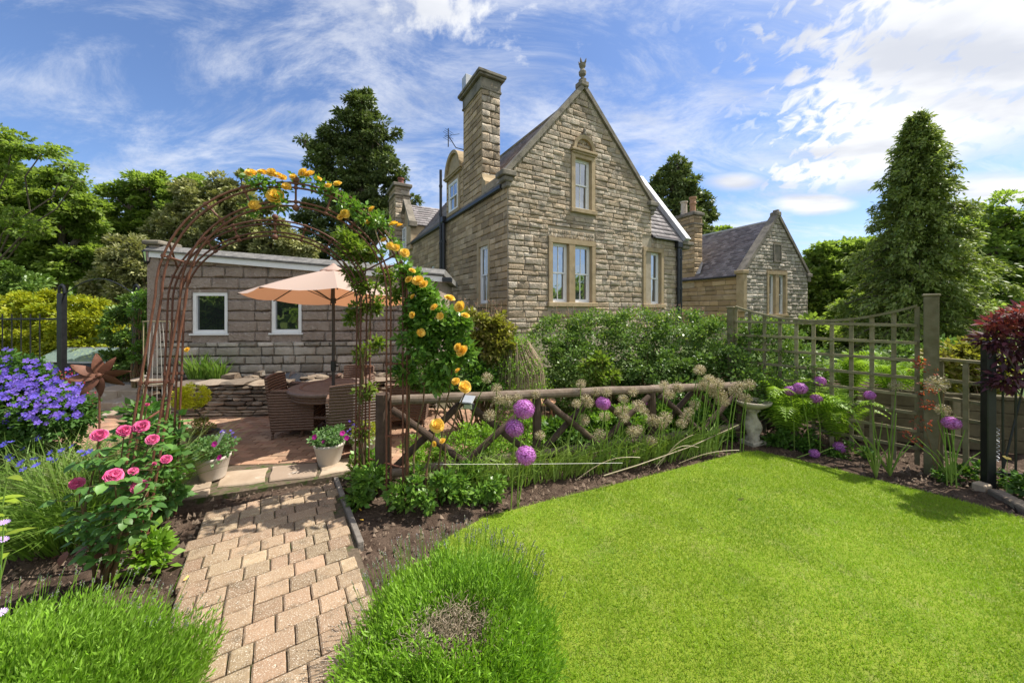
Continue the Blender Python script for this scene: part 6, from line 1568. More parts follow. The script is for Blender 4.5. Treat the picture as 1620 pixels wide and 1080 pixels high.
# ================================================================ ALLIUMS
def floret_sphere(name, m, r, n, fs, sparse=False, seed=0):
    rng = np.random.default_rng(seed); i = np.arange(n)+.5; ph = np.arccos(1-2*i/n); th = math.pi*(1+5**.5)*i
    D = np.stack([np.cos(th)*np.sin(ph), np.sin(th)*np.sin(ph), np.cos(ph)], 1)+rng.normal(size=(n, 3))*.05; D = nrm(D)
    rr = r*(.86+.16*rng.random((n, 1))); C = D*rr; A = nrm(np.cross(D, rng.normal(size=(n, 3)))); B = np.cross(D, A); Vs = []; Fs = []
    for k in range(3):
        a = k*math.pi/3; E = A*math.cos(a)+B*math.sin(a); W = np.cross(D, E)
        V = np.stack([C-E*fs+D*fs*.3, C-W*fs*.22, C+E*fs+D*fs*.3, C+W*fs*.22], 1).reshape(-1, 3); Vs.append(V)
    if True:   # pedicels
        S = A*.0011; V = np.stack([D*r*.05-S, D*r*.05+S, C+S, C-S], 1).reshape(-1, 3); Vs.append(V)
    V = np.concatenate(Vs); F = np.arange(len(V)).reshape(-1, 4); return npmesh(name, V, F, m, rng.random(len(F)))
A_full = [floret_sphere('allium_head', F_all, .05, 250, .0090, seed=k) for k in range(2)]
A_seed = [floret_sphere('seed_head', F_seed, .05, 95, .0062, seed=5+k) for k in range(3)]
def seed_extra(): pass
def allium(x, y, rp, z, gx, kind='seed', label=None, group=None, gy=None, name='allium'):
    p = P(x, y, z); g = Vector((p.x+gx, p.y+(gy or 0), 0)); root = empty(name, g, 0, label, 'flower', group); q = p-g; s = MB(); m = Vector((q.x*.35+random.uniform(-.02, .02), q.y*.4, q.z*.5)); s.tube([(0, 0, 0), m*.5+Vector((0, 0, .0)), m, m.lerp(q, .55)+Vector((random.uniform(-.01, .01), 0, .01)), q*.99], [.006, .006, .0055, .005, .004], 6); s.build('stem', L_allium, root)
    sc = rp/FPX*z/.05; link('head', random.choice(A_full if kind == 'full' else A_seed), root, q, (random.uniform(-.3, .3), random.uniform(-.3, .3), random.uniform(0, 6)), (sc, sc, sc*(.9 if kind != 'flat' else .6)))
GP_ = 'purple allium globes in the beds'
allium(829, 647, 17, 3.12, -.06, 'full', 'uppermost of three large purple allium globes before the log fence', GP_)
allium(814, 677, 15, 3.08, -.03, 'full', 'middle one of the three stacked purple allium globes before the log fence', GP_)
allium(832, 720, 16, 3.05, -.07, 'full', 'lowest of three purple allium globes, near the soil before the log fence', GP_)
allium(954, 638, 11.5, 3.75, .05, 'full', 'single purple allium globe right of the middle fence post', GP_)
allium(1026, 636, 6, 4.35, .05, 'full', 'tiny violet allium bloom just under the log rail', GP_)
allium(1250, 618, 8.5, 4.35, .05, 'full', 'leftmost purple allium globe before the ferns', GP_)
allium(1266, 614, 10, 4.3, .12, 'full', 'largest purple allium globe before the ferns', GP_)
allium(1297, 603, 8.5, 4.5, .0, 'full', 'highest purple allium globe before the ferns', GP_)
allium(1291, 631, 8.5, 4.3, .05, 'full', 'purple allium globe before the ferns, lowest of the four upright ones', GP_)
allium(1328, 707, 8.5, 4.2, -.3, 'full', 'purple allium globe lying low over the soil by the trellis foot', GP_)
allium(1288, 717, 7.5, 4.15, -.2, 'full', 'dark purple allium globe touching the soil behind the lawn edge', GP_)
allium(1376, 625, 7.5, 4.0, .12, 'full', 'faded purple allium globe against the trellis lath', GP_)
allium(1505, 669, 11, 3.45, .05, 'full', 'flat purple allium bloom by the low trellis panel', GP_)
allium(1482, 607, 15, 3.5, .10, 'seed', 'large pale allium seed head by the tall trellis post')
allium(1492, 648, 10, 3.5, .08, 'seed', 'small pinkish allium seed head just under the large pale one')
allium(1418, 610, 10, 3.8, -.1, 'seed', 'greyish allium seed head before the trellis laths')
sx = [(568,155),(610,200),(615,245),(655,250),(700,240),(775,225),(580,315),(795,400),(970,180),(1030,215),(990,245),(950,265),(1080,215),(1150,245),(1190,215),(1070,320),(1155,290),(1155,325),(1215,275),(1140,300),(980,335),(1275,335),(1330,325),(1415,325),(1325,185),(1385,195),(1345,225),(1475,120),(1515,165),(1490,190),(1555,180),(1540,225),(1580,255),(1455,270),(1190,385),(1050,395),(1215,380),(1270,425),(1390,490),(1520,500),(1310,350),(1000,260),(1430,300),(1400,350),(1240,300)]
GS = 'brown allium seed heads before the log fence'
for k, (a, b_) in enumerate(sx):
    x, y = 560+a/2.7, 540+b_/2.7; z = 3.45+(x-770)/340*.75+random.uniform(-.15, .2); z = max(3.25, min(4.45, z))
    zone = ('left of the three purple globes' if x < 800 else 'around the middle fence post' if x < 890 else 'between middle post and single purple globe' if x < 960 else 'right of the single purple globe' if x < 1040 else 'at the right end of the log fence')
    lv_ = 'high at rail level,' if y < 632 else 'low under the rail,'
    allium(x, y, random.uniform(8, 11.5), z, random.uniform(-.30, -.02), 'seed', 'brown allium seed head, '+lv_+' '+zone, 'allium seed heads '+lv_+' '+zone)
for k, (x, y) in enumerate(((1185,608),(1170,610),(1163,619),(1179,630),(1107,585),(1122,600),(1136,608),(1113,610),(1139,624),(1140,633),(1127,619))):
    allium(x, y, random.uniform(9, 11.5), 4.25, random.uniform(-.2, -.05), 'seed', 'dried brown allium seed head on a green stem left of the bird bath', 'brown allium seed heads by the bird bath')
def allium_leaves():
    n = 1000; t = RNG.random(n); x = -.75+3.2*t+RNG.normal(size=n)*.1; y = 3.20+.33*(x+.7)+RNG.random(n)*.18*(1+.3*t)
    Pt = np.stack([x, y, np.zeros(n)], 1); D = np.stack([RNG.normal(size=n)*.32+.12, RNG.normal(size=n)*.25, .9+.3*RNG.random(n)], 1)
    V, F, T = blades(Pt, D, .20+.32*RNG.random(n), .007+.009*RNG.random(n), RNG.random(n), .35)
    tag(link('allium_leaf_tuft', npmesh('allium_leaf_tuft', V, F, L_allium, T)), 'strap-like green allium leaves along the bed before the log fence', 'plant', kind='stuff')
    s = MB(); r = random.Random(6)
    for k in range(4):
        x = r.uniform(0, 2.3); y = 3.35+.33*x; a = Vector((x, y, .02)); e = a+Vector((r.uniform(.3, .75), r.uniform(-.12, .15), r.uniform(.05, .4))); h_ = r.uniform(.04, .12); s.tube([a.lerp(e, q/8)+Vector((0, 0, h_*math.sin(math.pi*q/8))) for q in range(9)], .0038, 5)
    tag(s.build('fallen_allium_stems', L_straw), 'pale straw coloured fallen stems leaning over the bed before the fence', 'plant stems', kind='stuff')
    s = MB(); a, b_ = G(690, 735, .12), G(1120, 733, .12); a = P(690, 734, 3.2); b_ = P(985, 732, 3.3); s.tube([a, a.lerp(b_, .5)+Vector((0, 0, -.004)), b_], .0022, 4); a = P(956, 755, 3.5); 
    tag(s.build('garden_string', mat('pale_string', (.6,.58,.5), (.65,.62,.55))), 'thin pale string stretched low through the allium stems', 'string')
    s = MB(); s.tube([P(955, 752, 3.35), P(1010, 735, 3.6), P(1090, 707, 4.0), P(1168, 672, 4.4)], .006, 5); tag(s.build('bamboo_cane', L_straw), 'long pale cane leaning towards the bird bath over the soil', 'cane')
allium_leaves()
r_ = random.Random(12)
for k, (x, y, n_, lab) in enumerate(((1386, 755, 60, 'sprawling allium leaf stems at the foot of the trellis'), (1408, 752, 60, 'second tuft of allium stems at the trellis foot'), (1505, 762, 60, 'allium leaf tuft with yellowing base near the kerb'))):
    g = G(x, y); root = empty('allium_tuft', g, 0, lab, 'plant'); s = MB()
    for j in range(7):
        a = r_.uniform(-.9, .9); l = r_.uniform(.35, .75); e = Vector((math.sin(a)*l*.75, r_.uniform(-.15, .1), math.cos(a)*l)); s.tube([(0, 0, 0), e*.5+Vector((-.03*a, 0, .04)), e], [.008, .006, .003], 5)
    s.build('stems', L_allium, root)

# ================================================================ FERNS
def frond(seed, L=.8, n=22):
    r = random.Random(seed); V = []; F = []
    pts = []
    for i in range(n+1): t = i/n; pts.append(Vector((L*t*(.80-.15*t), 0, L*(.75*t-.62*t*t*t*.9))))
    for i in range(2, n+1):
        t = i/n; p = pts[i]; d = (pts[i]-pts[i-1]).normalized(); w = L*.17*math.sin(math.pi*min(1, .10+.88*t))**.8*(1-.15*t)
        for sgn in (-1, 1):
            side = (Vector((.45, sgn, -.05))).normalized(); b = len(V); e = p+side*w+Vector((0, 0, -.12*w)); mm = p+side*w*.5; wd = L*.0095
            V += [p-d*wd*.8, p+d*wd*.8, mm+d*wd+Vector((0, 0, .012)), e, mm-d*wd+Vector((0, 0, .012))]; F += [(b, b+1, b+2, b+4), (b+4, b+2, b+3, b+3)]
    F = [f for f in F]; me = bpy.data.meshes.new('frond'); me.from_pydata([tuple(v) for v in V]+[tuple(p+Vector((0, q, 0))) for p in pts for q in (-.003, .003)], [], [tuple(dict.fromkeys(f)) for f in F]+[(len(V)+2*i, len(V)+2*i+2, len(V)+2*i+3, len(V)+2*i+1) for i in range(n)]); me.materials.append(L_fern); me.update(); return me
FR = [frond(k, .8) for k in range(3)]
def fern(base, n, sc, label, seed):
    root = empty('fern', base, 0, label, 'fern'); r = random.Random(seed)
    for k in range(n):
        a = 2*math.pi*k/n+r.uniform(-.2, .2); s = sc*r.uniform(.75, 1.1); el = r.uniform(-.95, -.2); link('frond', r.choice(FR), root, (0, 0, .03), (r.uniform(-.3, .3), el, a), (s, s, s))
fern((3.5, 4.6, .05), 24, 1.5, 'large arching fern between the hedge corner and the trellis', 1)
fern((3.98, 4.42, .05), 18, 1.2, 'bright fern right beside the trellis, behind the tallest alliums', 2)
fern((3.15, 4.95, 0), 14, .9, 'dark shaded fern just behind the bird bath', 3)
fern((4.45, 4.75, .5), 26, 1.15, 'sunlit yellow-green fern behind the trellis laths', 4)
fern((5.0, 4.75, .5), 24, 1.15, 'sunlit fern on the raised bed behind the tall trellis post', 5)
bush('golden_shrub', 'yellow and pink leaved low shrub behind the low trellis panel', 'shrub', (5.9, 4.6, .0), lobes_px([(1510,575,40,.8),(1475,600,30,.8),(1540,560,34,.8),(1560,600,40,.8)], 4.7), L_goldg, 5200, .07, .1, 110)
bush('green_shrub', 'dark leafy undergrowth behind the left half of the trellis', 'shrub', (4.6, 6.2, 0), [((4.1, 6.0, .5), (.6, .5, .6)), ((5.0, 6.2, .5), (.8, .6, .65)), ((6.2, 6.0, .5), (.8, .6, .75)), ((7.3, 6, .5), (.9, .6, .8))], L_hedge, 13000, .07, .13, 200)
bush('leafy_plant', 'leafy green clump hiding the far end of the log rail by the bird bath', 'plant', (2.45, 4.75, 0), [((2.35, 4.72, .28), (.3, .2, .34)), ((2.75, 4.85, .22), (.3, .2, .3))], L_ground, 2600, .05, .09, 60, stems=False)
bush('weed_patch', 'small leafy weeds at the fern foot along the shaded bed', 'plant', (3.6, 4.25, 0), [((3.5, 4.45, .03), (.3, .12, .09)), ((3.95, 4.2, .03), (.3, .1, .08)), ((4.5, 3.62, .02), (.25, .1, .08))], L_ground, 1500, .045, .06, 40, stems=False)
g = G(1466, 755); bush('red_leaved_rose', 'small rose with orange-red young leaves tied to the tall trellis post', 'rose', (4.2, 3.66, 0), lobes_px([(1468,580,16,1,-.0),(1462,610,14,1),(1475,640,10,1),(1440,690,14,.8),(1460,670,10,1)], 3.68), L_red, 220, .030, .05, 20, stems=False)
s = MB(); rr_ = COL.objects['red_leaved_rose']; s.tube([(0.1, 0, 0), (.16, .02, .4), (.2, .02, .8), (.19, .0, 1.05)], [.008, .007, .005, .003], 5); s.tube([(0.1, 0, 0), (.05, .0, .3), (-.02, .0, .55)], [.006, .005, .003], 5); s.build('stem', M_stem, rr_)
# purple elder over the black gate
def elder():
    base = Vector((5.15, 3.35, 0)); root = empty('purple_elder', base, 0, 'dark purple and red leaved shrub spilling over the black gate at the right edge', 'shrub'); parts = []
    for q in lobes_px([(1608,560,26,.8),(1630,525,30,.6),(1580,540,16,.6),(1605,508,20,.35),(1640,580,40,1),(1600,600,18,.8),(1650,490,26,.4),(1670,560,50,1)], 3.35): p = clumps(q[0], q[1], 14, 190, .085, .09, .5, .5, wd=.34, droop=.35)[0]; parts.append((p[0]-np.array(base), p[1], p[2]))
    foliage(parts, 'foliage', L_purple, root); parts = []
    for q in lobes_px([(1600,497,22,.3),(1575,512,16,.3),(1628,492,24,.4),(1600,520,20,.4)], 3.25): p = clumps(q[0], q[1], 9, 90, .075, .07, .5, .3, wd=.36)[0]; parts.append((p[0]-np.array(base), p[1], p[2]))
    foliage(parts, 'red_tips', leafmat('crimson_leaf', (.11,.015,.035), (.19,.03,.055), c3=(.24,.08,.05), trans=.35, tint=.35), root)
    s = MB()
    for x, y in ((1600, 520), (1630, 500), (1575, 530), (1590, 590), (1640, 560)): q = P(x, y, 3.35)-base; s.tube([(0, 0, 0), q*.5+Vector((.03, 0, .1)), q], [.015, .01, .004], 5)
    s.build('branches', M_bark, root)
elder()
bush('ground_plant', 'green leafy plants with a yellow poppy behind the black gate bars', 'plant', (4.95, 3.2, 0), [((4.9, 3.25, .1), (.3, .25, .14)), ((5.3, 3.1, .12), (.3, .25, .16)), ((4.7, 3.5, .08), (.2, .15, .1))], L_ground, 1300, .055, .07, 40, stems=False)
p = P(1592, 726, 3.25); root = empty('yellow_poppy', (p.x, p.y, 0), 0, 'single yellow poppy between the black gate bars', 'flower'); link('flower', flower5('poppy_flower', F_yel, .030, 4, 1.2, .6), root, (0, 0, p.z), (R(20), 0, 0)); s = MB(); s.tube([(0, 0, 0), (.01, 0, p.z)], .002, 4); s.build('stem', L_grassy, root)

# ================================================================ BIRD BATH
def birdbath():
    g = G(1190, 701); root = empty('bird_bath', g, .3, 'small pale stone bird bath on a twisted pedestal by the hedge', 'bird bath'); m = mat('cast_stone', (.42,.37,.28), (.55,.50,.40), .95, 10, .6, 50, 0, stain=((.16,.14,.10), 9, .5, .72))
    s = MB(); s.lathe([(0, .455), (.06, .45), (.12, .46), (.17, .49), (.205, .52), (.215, .545), (.195, .55), (.165, .52), (.1, .505), (0, .50)], 28); s.build('bowl', m, root, True)
    s = MB(); s.lathe([(.0, .505), (.15, .512)], 24); s.build('water', mat('dark_water', (.03,.03,.025), (.04,.04,.03), .05, spec=.6), root)
    V = []; F = []; n = 24; prof = [(.075, .05), (.085, .08), (.07, .11), (.085, .16), (.10, .22), (.09, .28), (.065, .34), (.055, .38), (.07, .41), (.09, .43), (.07, .455)]
    for i, (r, z) in enumerate(prof):
        for j in range(n): a = 2*math.pi*j/n; k = 1+.14*math.cos(3*a+z*16) if .1 < z < .4 else 1; V.append((r*k*math.cos(a), r*k*math.sin(a), z))
    for i in range(len(prof)-1):
        for j in range(n): F.append((i*n+j, i*n+(j+1) % n, (i+1)*n+(j+1) % n, (i+1)*n+j))
    s = MB(); s.add(V, F); s.build('pedestal', m, root, True)
    s = MB(); s.bbox((-.11, -.11, -.02), (.11, .11, .05), .01); s.build('plinth', m, root)
birdbath()

# ================================================================ POTS
def pot(base, rt, rb, h, label, m=M_pot, name='plant_pot'):
    root = empty(name, base, 0, label, 'plant pot'); s = MB(); s.lathe([(0, .0), (rb, .0), (rb*1.02, .01), (rt*.96, h*.86), (rt*.985, h*.88), (rt, h*.9), (rt*1.01, h), (rt*.93, h), (rt*.9, h*.86), (0, h*.84)], 28); s.build('body', m, root, True); s = MB(); s.lathe([(0, h*.9), (rt*.91, h*.88)], 20); s.build('compost', M_soil, root); return root
def petunia(base, r, h, label, blooms, m, lm=None, n=900, z=0):
    lm = lm or leafmat('petunia_leaf', (.06,.16,.04), (.11,.24,.06), c3=(.20,.30,.12), trans=.3, tint=.35); b = Vector(base); root = empty('bedding_plant', b, 0, label, 'plant'); p = clumps((0, 0, h*.45), (r, r, h*.55), 60, n, .034, .045, .7, .5, wd=.7)[0]; foliage([p], 'foliage', lm, root); fm = flower5('flower', m, .026, 5, 1.15, .25)
    for (x, y) in blooms: q = P(x, y, b.y-r*.75)-b; link('flower', fm, root, q, face_dir((0, -1, .5), .2), (1.15,)*3)
g1 = G(337, 763); pot(g1+Vector((0, 0, .05)), .145, .10, .22, 'pale round pot at the left end of the stone threshold'); petunia(g1+Vector((0, 0, .24)), .19, .20, 'leafy petunias with magenta blooms in the pale left pot', [(348,723),(340,702),(322,715)], F_mag, n=1200)
b = g1+Vector((-.06, .16, .30)); root = empty('purple_lobelia', b, 0, 'small purple lobelia behind the left petunias', 'plant'); fm = flower5('flower', F_violet, .013, 5, .9, .2)
for k in range(26): link('flower', fm, root, (random.gauss(.06, .05), random.gauss(0, .03), random.uniform(.06, .16)), face_dir((0, -.8, .8), .5))
s = MB(); [s.tube([(0, 0, 0), (random.gauss(.06, .05), 0, .1)], .002, 3) for k in range(12)]; s.build('stems', L_grassy, root)
s = MB(); s.bbox((-.010, -.002, -.1), (.010, .002, .10), .001); o = s.build('plant_label', M_white); o.location = P(346, 698, 3.5); o.rotation_euler = (0, R(25), .2); tag(o, 'white plastic plant label stuck in the left pale pot', 'plant label')
g2 = G(521, 738); pot(g2+Vector((0, 0, .03)), .155, .105, .235, 'pale round pot at the right end of the stone threshold'); petunia(g2+Vector((0, 0, .24)), .20, .17, 'green petunias with three magenta blooms in the right pale pot', [(498,691),(512,697),(542,685),(549,692)], F_mag, n=1300)
g3 = G(576, 730); pot(g3+Vector((0, .05, .03)), .16, .12, .25, 'pale pot behind the wooden end post, right of the other two'); bush('golden_plant', 'small golden shrub in the pot beside the end post', 'plant', (g3.x, g3.y+.05, .26), [((g3.x, g3.y+.03, .36), (.13, .1, .12))], L_gold, 900, .022, .04, 40, stems=False)
root = empty('purple_lobelia', (g3.x-.16, g3.y+.1, .22), 0, 'purple lobelia spilling between the two right hand pots', 'plant')
for k in range(34): link('flower', fm, root, (random.gauss(.02, .06), random.gauss(0, .04), random.uniform(.06, .22)), face_dir((0, -.8, .8), .5))
s = MB(); [s.tube([(0, 0, 0), (random.gauss(.02, .05), 0, .14)], .002, 3) for k in range(12)]; s.build('stems', L_grassy, root)
g4 = G(312, 722); g4.y += .08; pot(g4+Vector((0, 0, .02)), .16, .12, .24, 'dark pot holding the ball topiary behind the left pale pot', mat('dark_pot', (.05,.045,.04), (.08,.07,.06), .6))
def topiary():
    c = P(303, 628, 4.15); root = empty('ball_topiary', (g4.x, g4.y, .22), 0, 'clipped golden ball on a thin stem standing in the dark pot', 'topiary'); b = Vector((g4.x, g4.y, .22)); s = MB(); s.tube([(0, 0, 0), (.01, 0, .2), tuple(c-b-Vector((0, 0, .1)))], .010, 6); s.build('trunk', M_bark, root); q = c-b; p = clumps(tuple(q), (.155, .155, .135), 90, 7000, .020, .035, .8, .85, wd=.5)[0]; foliage([p], 'crown', leafmat('golden_cypress_leaf', (.50,.52,.02), (.62,.60,.04), trans=.3, tint=.3), root)
topiary()
bush('golden_plant', 'low yellow-green and bronze plant at the foot of the ball topiary', 'plant', (g4.x, g4.y, .24), [((g4.x-.02, g4.y-.05, .33), (.17, .13, .10))], L_goldg, 900, .026, .04, 40, stems=False)
g5 = G(299, 744); s = MB(); s.lathe([(0, .065), (.06, .066), (.065, .072), (.07, .066), (.12, .066), (.125, .074), (.135, .074), (.14, .066), (.17, .066), (.175, .072), (.2, .068), (.205, .04), (.205, .0)], 30); root = empty('round_stepping_stone', (g5.x, g5.y, 0), 0, 'round grey stepping stone with a relief pattern left of the pale pot', 'stepping stone'); s.build('disc', mat('grey_cast_stone', (.20,.19,.18), (.28,.27,.25), .9, 20, .6, 60), root)
for k in range(12):
    a = k*math.pi/6; s = MB(); s.bbox((.075, -.008, .06), (.115, .008, .076), .003, 0, Matrix.Rotation(a, 4, 'Z')); s.build('relief_petal', MATS['grey_cast_stone'], root)

# ================================================================ PATIO FURNITURE
TC = Vector((-2.45, 4.95, 0))
def table():
    root = empty('round_table', TC, 0, 'round brown rattan garden table under the parasol', 'table'); s = MB(); s.lathe([(.0, .665), (.36, .665), (.37, .67), (.50, .67), (.535, .665), (.55, .65), (.54, .625), (.50, .615), (0, .615)], 40); s.build('table_top', M_tabletop, root)
    s = MB(); s.lathe([(.37, .672), (.38, .676), (.40, .676), (.41, .672)], 40); s.build('inlay_ring', M_wicker, root)
    s = MB(); s.lathe([(.50, .615), (.50, .53), (.48, .53), (.48, .615)], 32); s.build('apron', M_wicker, root)
    for k in range(4):
        a = k*math.pi/2+.6; s = MB(); s.tube([(.42*math.cos(a), .42*math.sin(a), .60), (.30*math.cos(a), .30*math.sin(a), .3), (.40*math.cos(a), .40*math.sin(a), .0)], [.026, .024, .022], 8); s.build('leg', M_wicker, root)
    s = MB(); s.lathe([(.28, .28), (.30, .29), (.3, .31), (.28, .32), (.26, .3), (.28, .28)], 24); s.build('stretcher_ring', M_wicker, root)
table()
def wicker_panel(s, V, th, n): pass
def chair(loc, yaw, label, h=.86, sc=.9):
    """faces local +Y"""
    root = empty('rattan_chair', loc, yaw, label, 'chair', 'brown rattan armchairs round the patio table'); root.scale = (sc, sc, 1); w = .29; d = .28
    def curved(pts_outer, z0, z1, th=.035):
        s = MB(); n = len(pts_outer); V = []
        for (x, y, ztop) in pts_outer: V += [(x, y, z0), (x, y, ztop)]
        return V
    # seat
    s = MB(); s.bbox((-w+.03, -d+.04, .36), (w-.03, d, .43), .012); s.build('seat', M_wicker, root)
    s = MB(); s.bbox((-w+.02, -d+.05, .14), (w-.02, d-.01, .358), .01); 
    # woven back, slightly raked and curved
    def sheet(P0, P1, name):
        """P0/P1: lists of bottom/top points; thickness from normal"""
        s = MB(); n = len(P0); V = []; F = []
        for i in range(n):
            a, b = Vector(P0[i]), Vector(P1[i]); t = (Vector(P0[min(i+1, n-1)])-Vector(P0[max(i-1, 0)])).normalized(); nn = Vector((-t.y, t.x, 0))*.017
            rows = 7
            for r in range(rows):
                q = a.lerp(b, r/(rows-1)); V.append(q+nn)
            for r in range(rows):
                q = a.lerp(b, r/(rows-1)); V.append(q-nn)
        R_ = 14
        for i in range(n-1):
            for r in range(6):
                F.append((i*R_+r, (i+1)*R_+r, (i+1)*R_+r+1, i*R_+r+1)); F.append((i*R_+7+r, i*R_+7+r+1, (i+1)*R_+7+r+1, (i+1)*R_+7+r))
            F.append((i*R_+6, (i+1)*R_+6, (i+1)*R_+13, i*R_+13)); F.append((i*R_, i*R_+7, (i+1)*R_+7, (i+1)*R_))
        for i in (0, n-1):
            for r in range(6): F.append((i*R_+r, i*R_+r+1, i*R_+8+r, i*R_+7+r))
        s.add(V, F); return s.build(name, M_wicker, root)
    k = 7; bp0 = []; bp1 = []
    for i in range(k):
        u = i/(k-1)*2-1; bp0.append((u*w, -d+.03*(1-u*u)*-1, .13)); bp1.append((u*w*.94, -d-.10-.03*(1-u*u), h-.02*u*u))
    sheet(bp0, bp1, 'backrest')
    for sg in (-1, 1):
        a0 = [(sg*w, -d+.56*t, .13+.02*math.sin(math.pi*t)) for t in [j/5 for j in range(6)]]; a1 = [(sg*(w+.015), -d-.05+.61*t, .64-.03*t) for t in [j/5 for j in range(6)]]
        sheet(a0, a1, 'side_panel'); s = MB(); M_ = Matrix.Identity(4); s.bbox((sg*w-.035, -d-.04, .635), (sg*w+.04, d, .665), .01, 0, Matrix.Translation((0, 0, 0)) @ Matrix.Rotation(-.04, 4, 'X')); s.build('armrest', M_wicker, root)
    s = MB(); s.bbox((-w+.02, d-.03, .15), (w-.02, d-.004, .358), .006); s.build('front_panel', M_wicker, root)
    for x in (-w+.01, w-.01):
        for y in (-d+.01, d-.02): s = MB(); s.tube([(x, y, .2), (x*1.02, y*1.05, 0)], [.019, .016], 8); s.build('leg', M_wicker, root)
    return root
chair((-2.86, 4.92, 0), R(-82), 'rattan armchair seen from its side at the left of the table', .84)
chair((-2.52, 5.58, 0), R(178), 'rattan armchair facing the viewer behind the round table', .80)
chair((-1.98, 4.50, 0), R(24), 'rattan armchair with its back to the viewer at the right of the table', .85)
chair((-1.55, 5.35, 0), R(100), 'farther rattan armchair seen behind the arch right leg', .84)
def parasol():
    root = empty('parasol', TC+Vector((.0, 0, 0)), 0, 'peach coloured garden parasol open above the round table', 'parasol'); s = MB(); s.tube([(0, 0, .02), (0, 0, 1.2), (0, 0, 2.2)], .021, 12); s.build('pole', mat('dark_pole', (.05,.045,.04), (.07,.06,.055), .4), root)
    s = MB(); s.lathe([(.0, 0), (.23, .0), (.23, .04), (.06, .07), (.04, .25), (.0, .25)], 20); s.build('base', M_black, root)
    s = MB(); s.lathe([(.021, .86), (.034, .87), (.034, 1.0), (.021, 1.01)], 12); s.tube([(.03, 0, .93), (.07, 0, .93)], .012, 8); s.build('tilt_collar', M_black, root)
    n = 8; Rr = 1.06; zt = 2.27; zr = 1.865; V = []; F = []; sub = 5
    off = R(22.5+6)
    for k in range(n):
        a0, a1 = off+2*math.pi*k/n, off+2*math.pi*(k+1)/n; me = MB(); V = []
        for i in range(sub+1):
            t = i/sub
            for j in range(5):
                u = j/4; x = (math.cos(a0)*(1-u)+math.cos(a1)*u)*Rr*t; y = (math.sin(a0)*(1-u)+math.sin(a1)*u)*Rr*t; z = zt-(zt-zr)*(t**1.0)-.035*math.sin(math.pi*u)*t+.03*math.sin(math.pi*t)-y*.085*t
                V.append((x, y, z))
        F = [(i*5+j, i*5+j+1, (i+1)*5+j+1, (i+1)*5+j) for i in range(sub) for j in range(4)]; me.add(V, F); me.build('canopy_panel', M_canvas, root, True)
        r = MB(); r.tube([(0.03*math.cos(a0), .03*math.sin(a0), zt-.03), (Rr*.5*math.cos(a0), Rr*.5*math.sin(a0), (zt+zr)/2+.012), (Rr*math.cos(a0), Rr*math.sin(a0), zr-.012-Rr*math.sin(a0)*.085)], .008, 6); r.build('rib', MATS['dark_pole'], root)
        r = MB(); r.tube([(0.03*math.cos(a0), .03*math.sin(a0), 1.83), (Rr*.5*math.cos(a0), Rr*.5*math.sin(a0), (zt+zr)/2)], .006, 5); r.build('strut', MATS['dark_pole'], root)
    s = MB(); s.lathe([(.0, zt+.07), (.02, zt+.06), (.05, zt+.03), (.16, zt-.03), (.17, zt-.045)], 16); s.build('vent_cap', M_canvas, root); s = MB(); s.lathe([(0, 1.78), (.035, 1.79), (.035, 1.86), (0, 1.87)], 12); s.build('hub', M_black, root)
parasol()
# things on and behind the planter
grass_clump('yellow_flag_iris', 'upright iris leaves with one yellow bloom in the raised bed against the outbuilding', 'plant', (-5.25, 6.05, .5), 90, .52, .13, L_grassy, .028, .15, .12, spread=.6)
grass_clump('yellow_flag_iris', 'right hand sheaf of iris leaves in the raised bed', 'plant', (-4.98, 6.08, .5), 70, .46, .12, L_grassy, .026, .22, .2, spread=.6)
p = P(296, 553, 6.05); root = empty('iris_bloom', p, 0, 'single small yellow iris bloom left of the planter leaves', 'flower'); link('flower', YR[0], root, (0, 0, 0), (R(60), 0, 0), (.9,)*3); s = MB(); s.tube([(0, 0, 0), (.04, 0, p.z*-1+.55)], .004, 4); s.build('stem', L_grassy, root)
p = P(462, 597, 5.95); root = empty('black_bin_bag', (p.x, p.y, .52), 0, 'crumpled black plastic sheet lying on the stone planter', 'plastic sheet')
V = []; F = []; r3 = random.Random(4)
for i in range(7):
    for j in range(16): V.append((-.34+.68*j/15+r3.uniform(-.015, .015), -.12+.28*i/6, max(.0, .14*math.sin(math.pi*i/6)*math.sin(math.pi*j/15)+r3.uniform(-.02, .035))))
F = [(i*16+j, i*16+j+1, (i+1)*16+j+1, (i+1)*16+j) for i in range(6) for j in range(15)]; s = MB(); s.add(V, F); s.build('sheet', mat('black_plastic', (.02,.02,.022), (.03,.03,.032), .2, spec=.8), root)
b = Vector((-1.55, 6.0, .3)); bush('planter_shrub', 'pale flowering small plants at the right end of the stone planter', 'plant', b, [((-1.6, 5.95, .55), (.3, .18, .2)), ((-1.15, 5.9, .45), (.25, .18, .25))], L_holly, 1600, .05, .08, 60)
b = G(870, 665); root = empty('round_garden_stool', (.42, 5.15, 0), 0, 'small round terracotta coloured slatted stool behind the log fence', 'stool'); s = MB(); s.lathe([(.0, .42), (.2, .42), (.21, .40), (.2, .38), (0, .38)], 20); s.build('seat', M_terra, root)
for k in range(3):
    a = k*2.09; s = MB(); s.tube([(.13*math.cos(a), .13*math.sin(a), .38), (.17*math.cos(a), .17*math.sin(a), 0)], .014, 6); s.build('leg', M_terra, root)
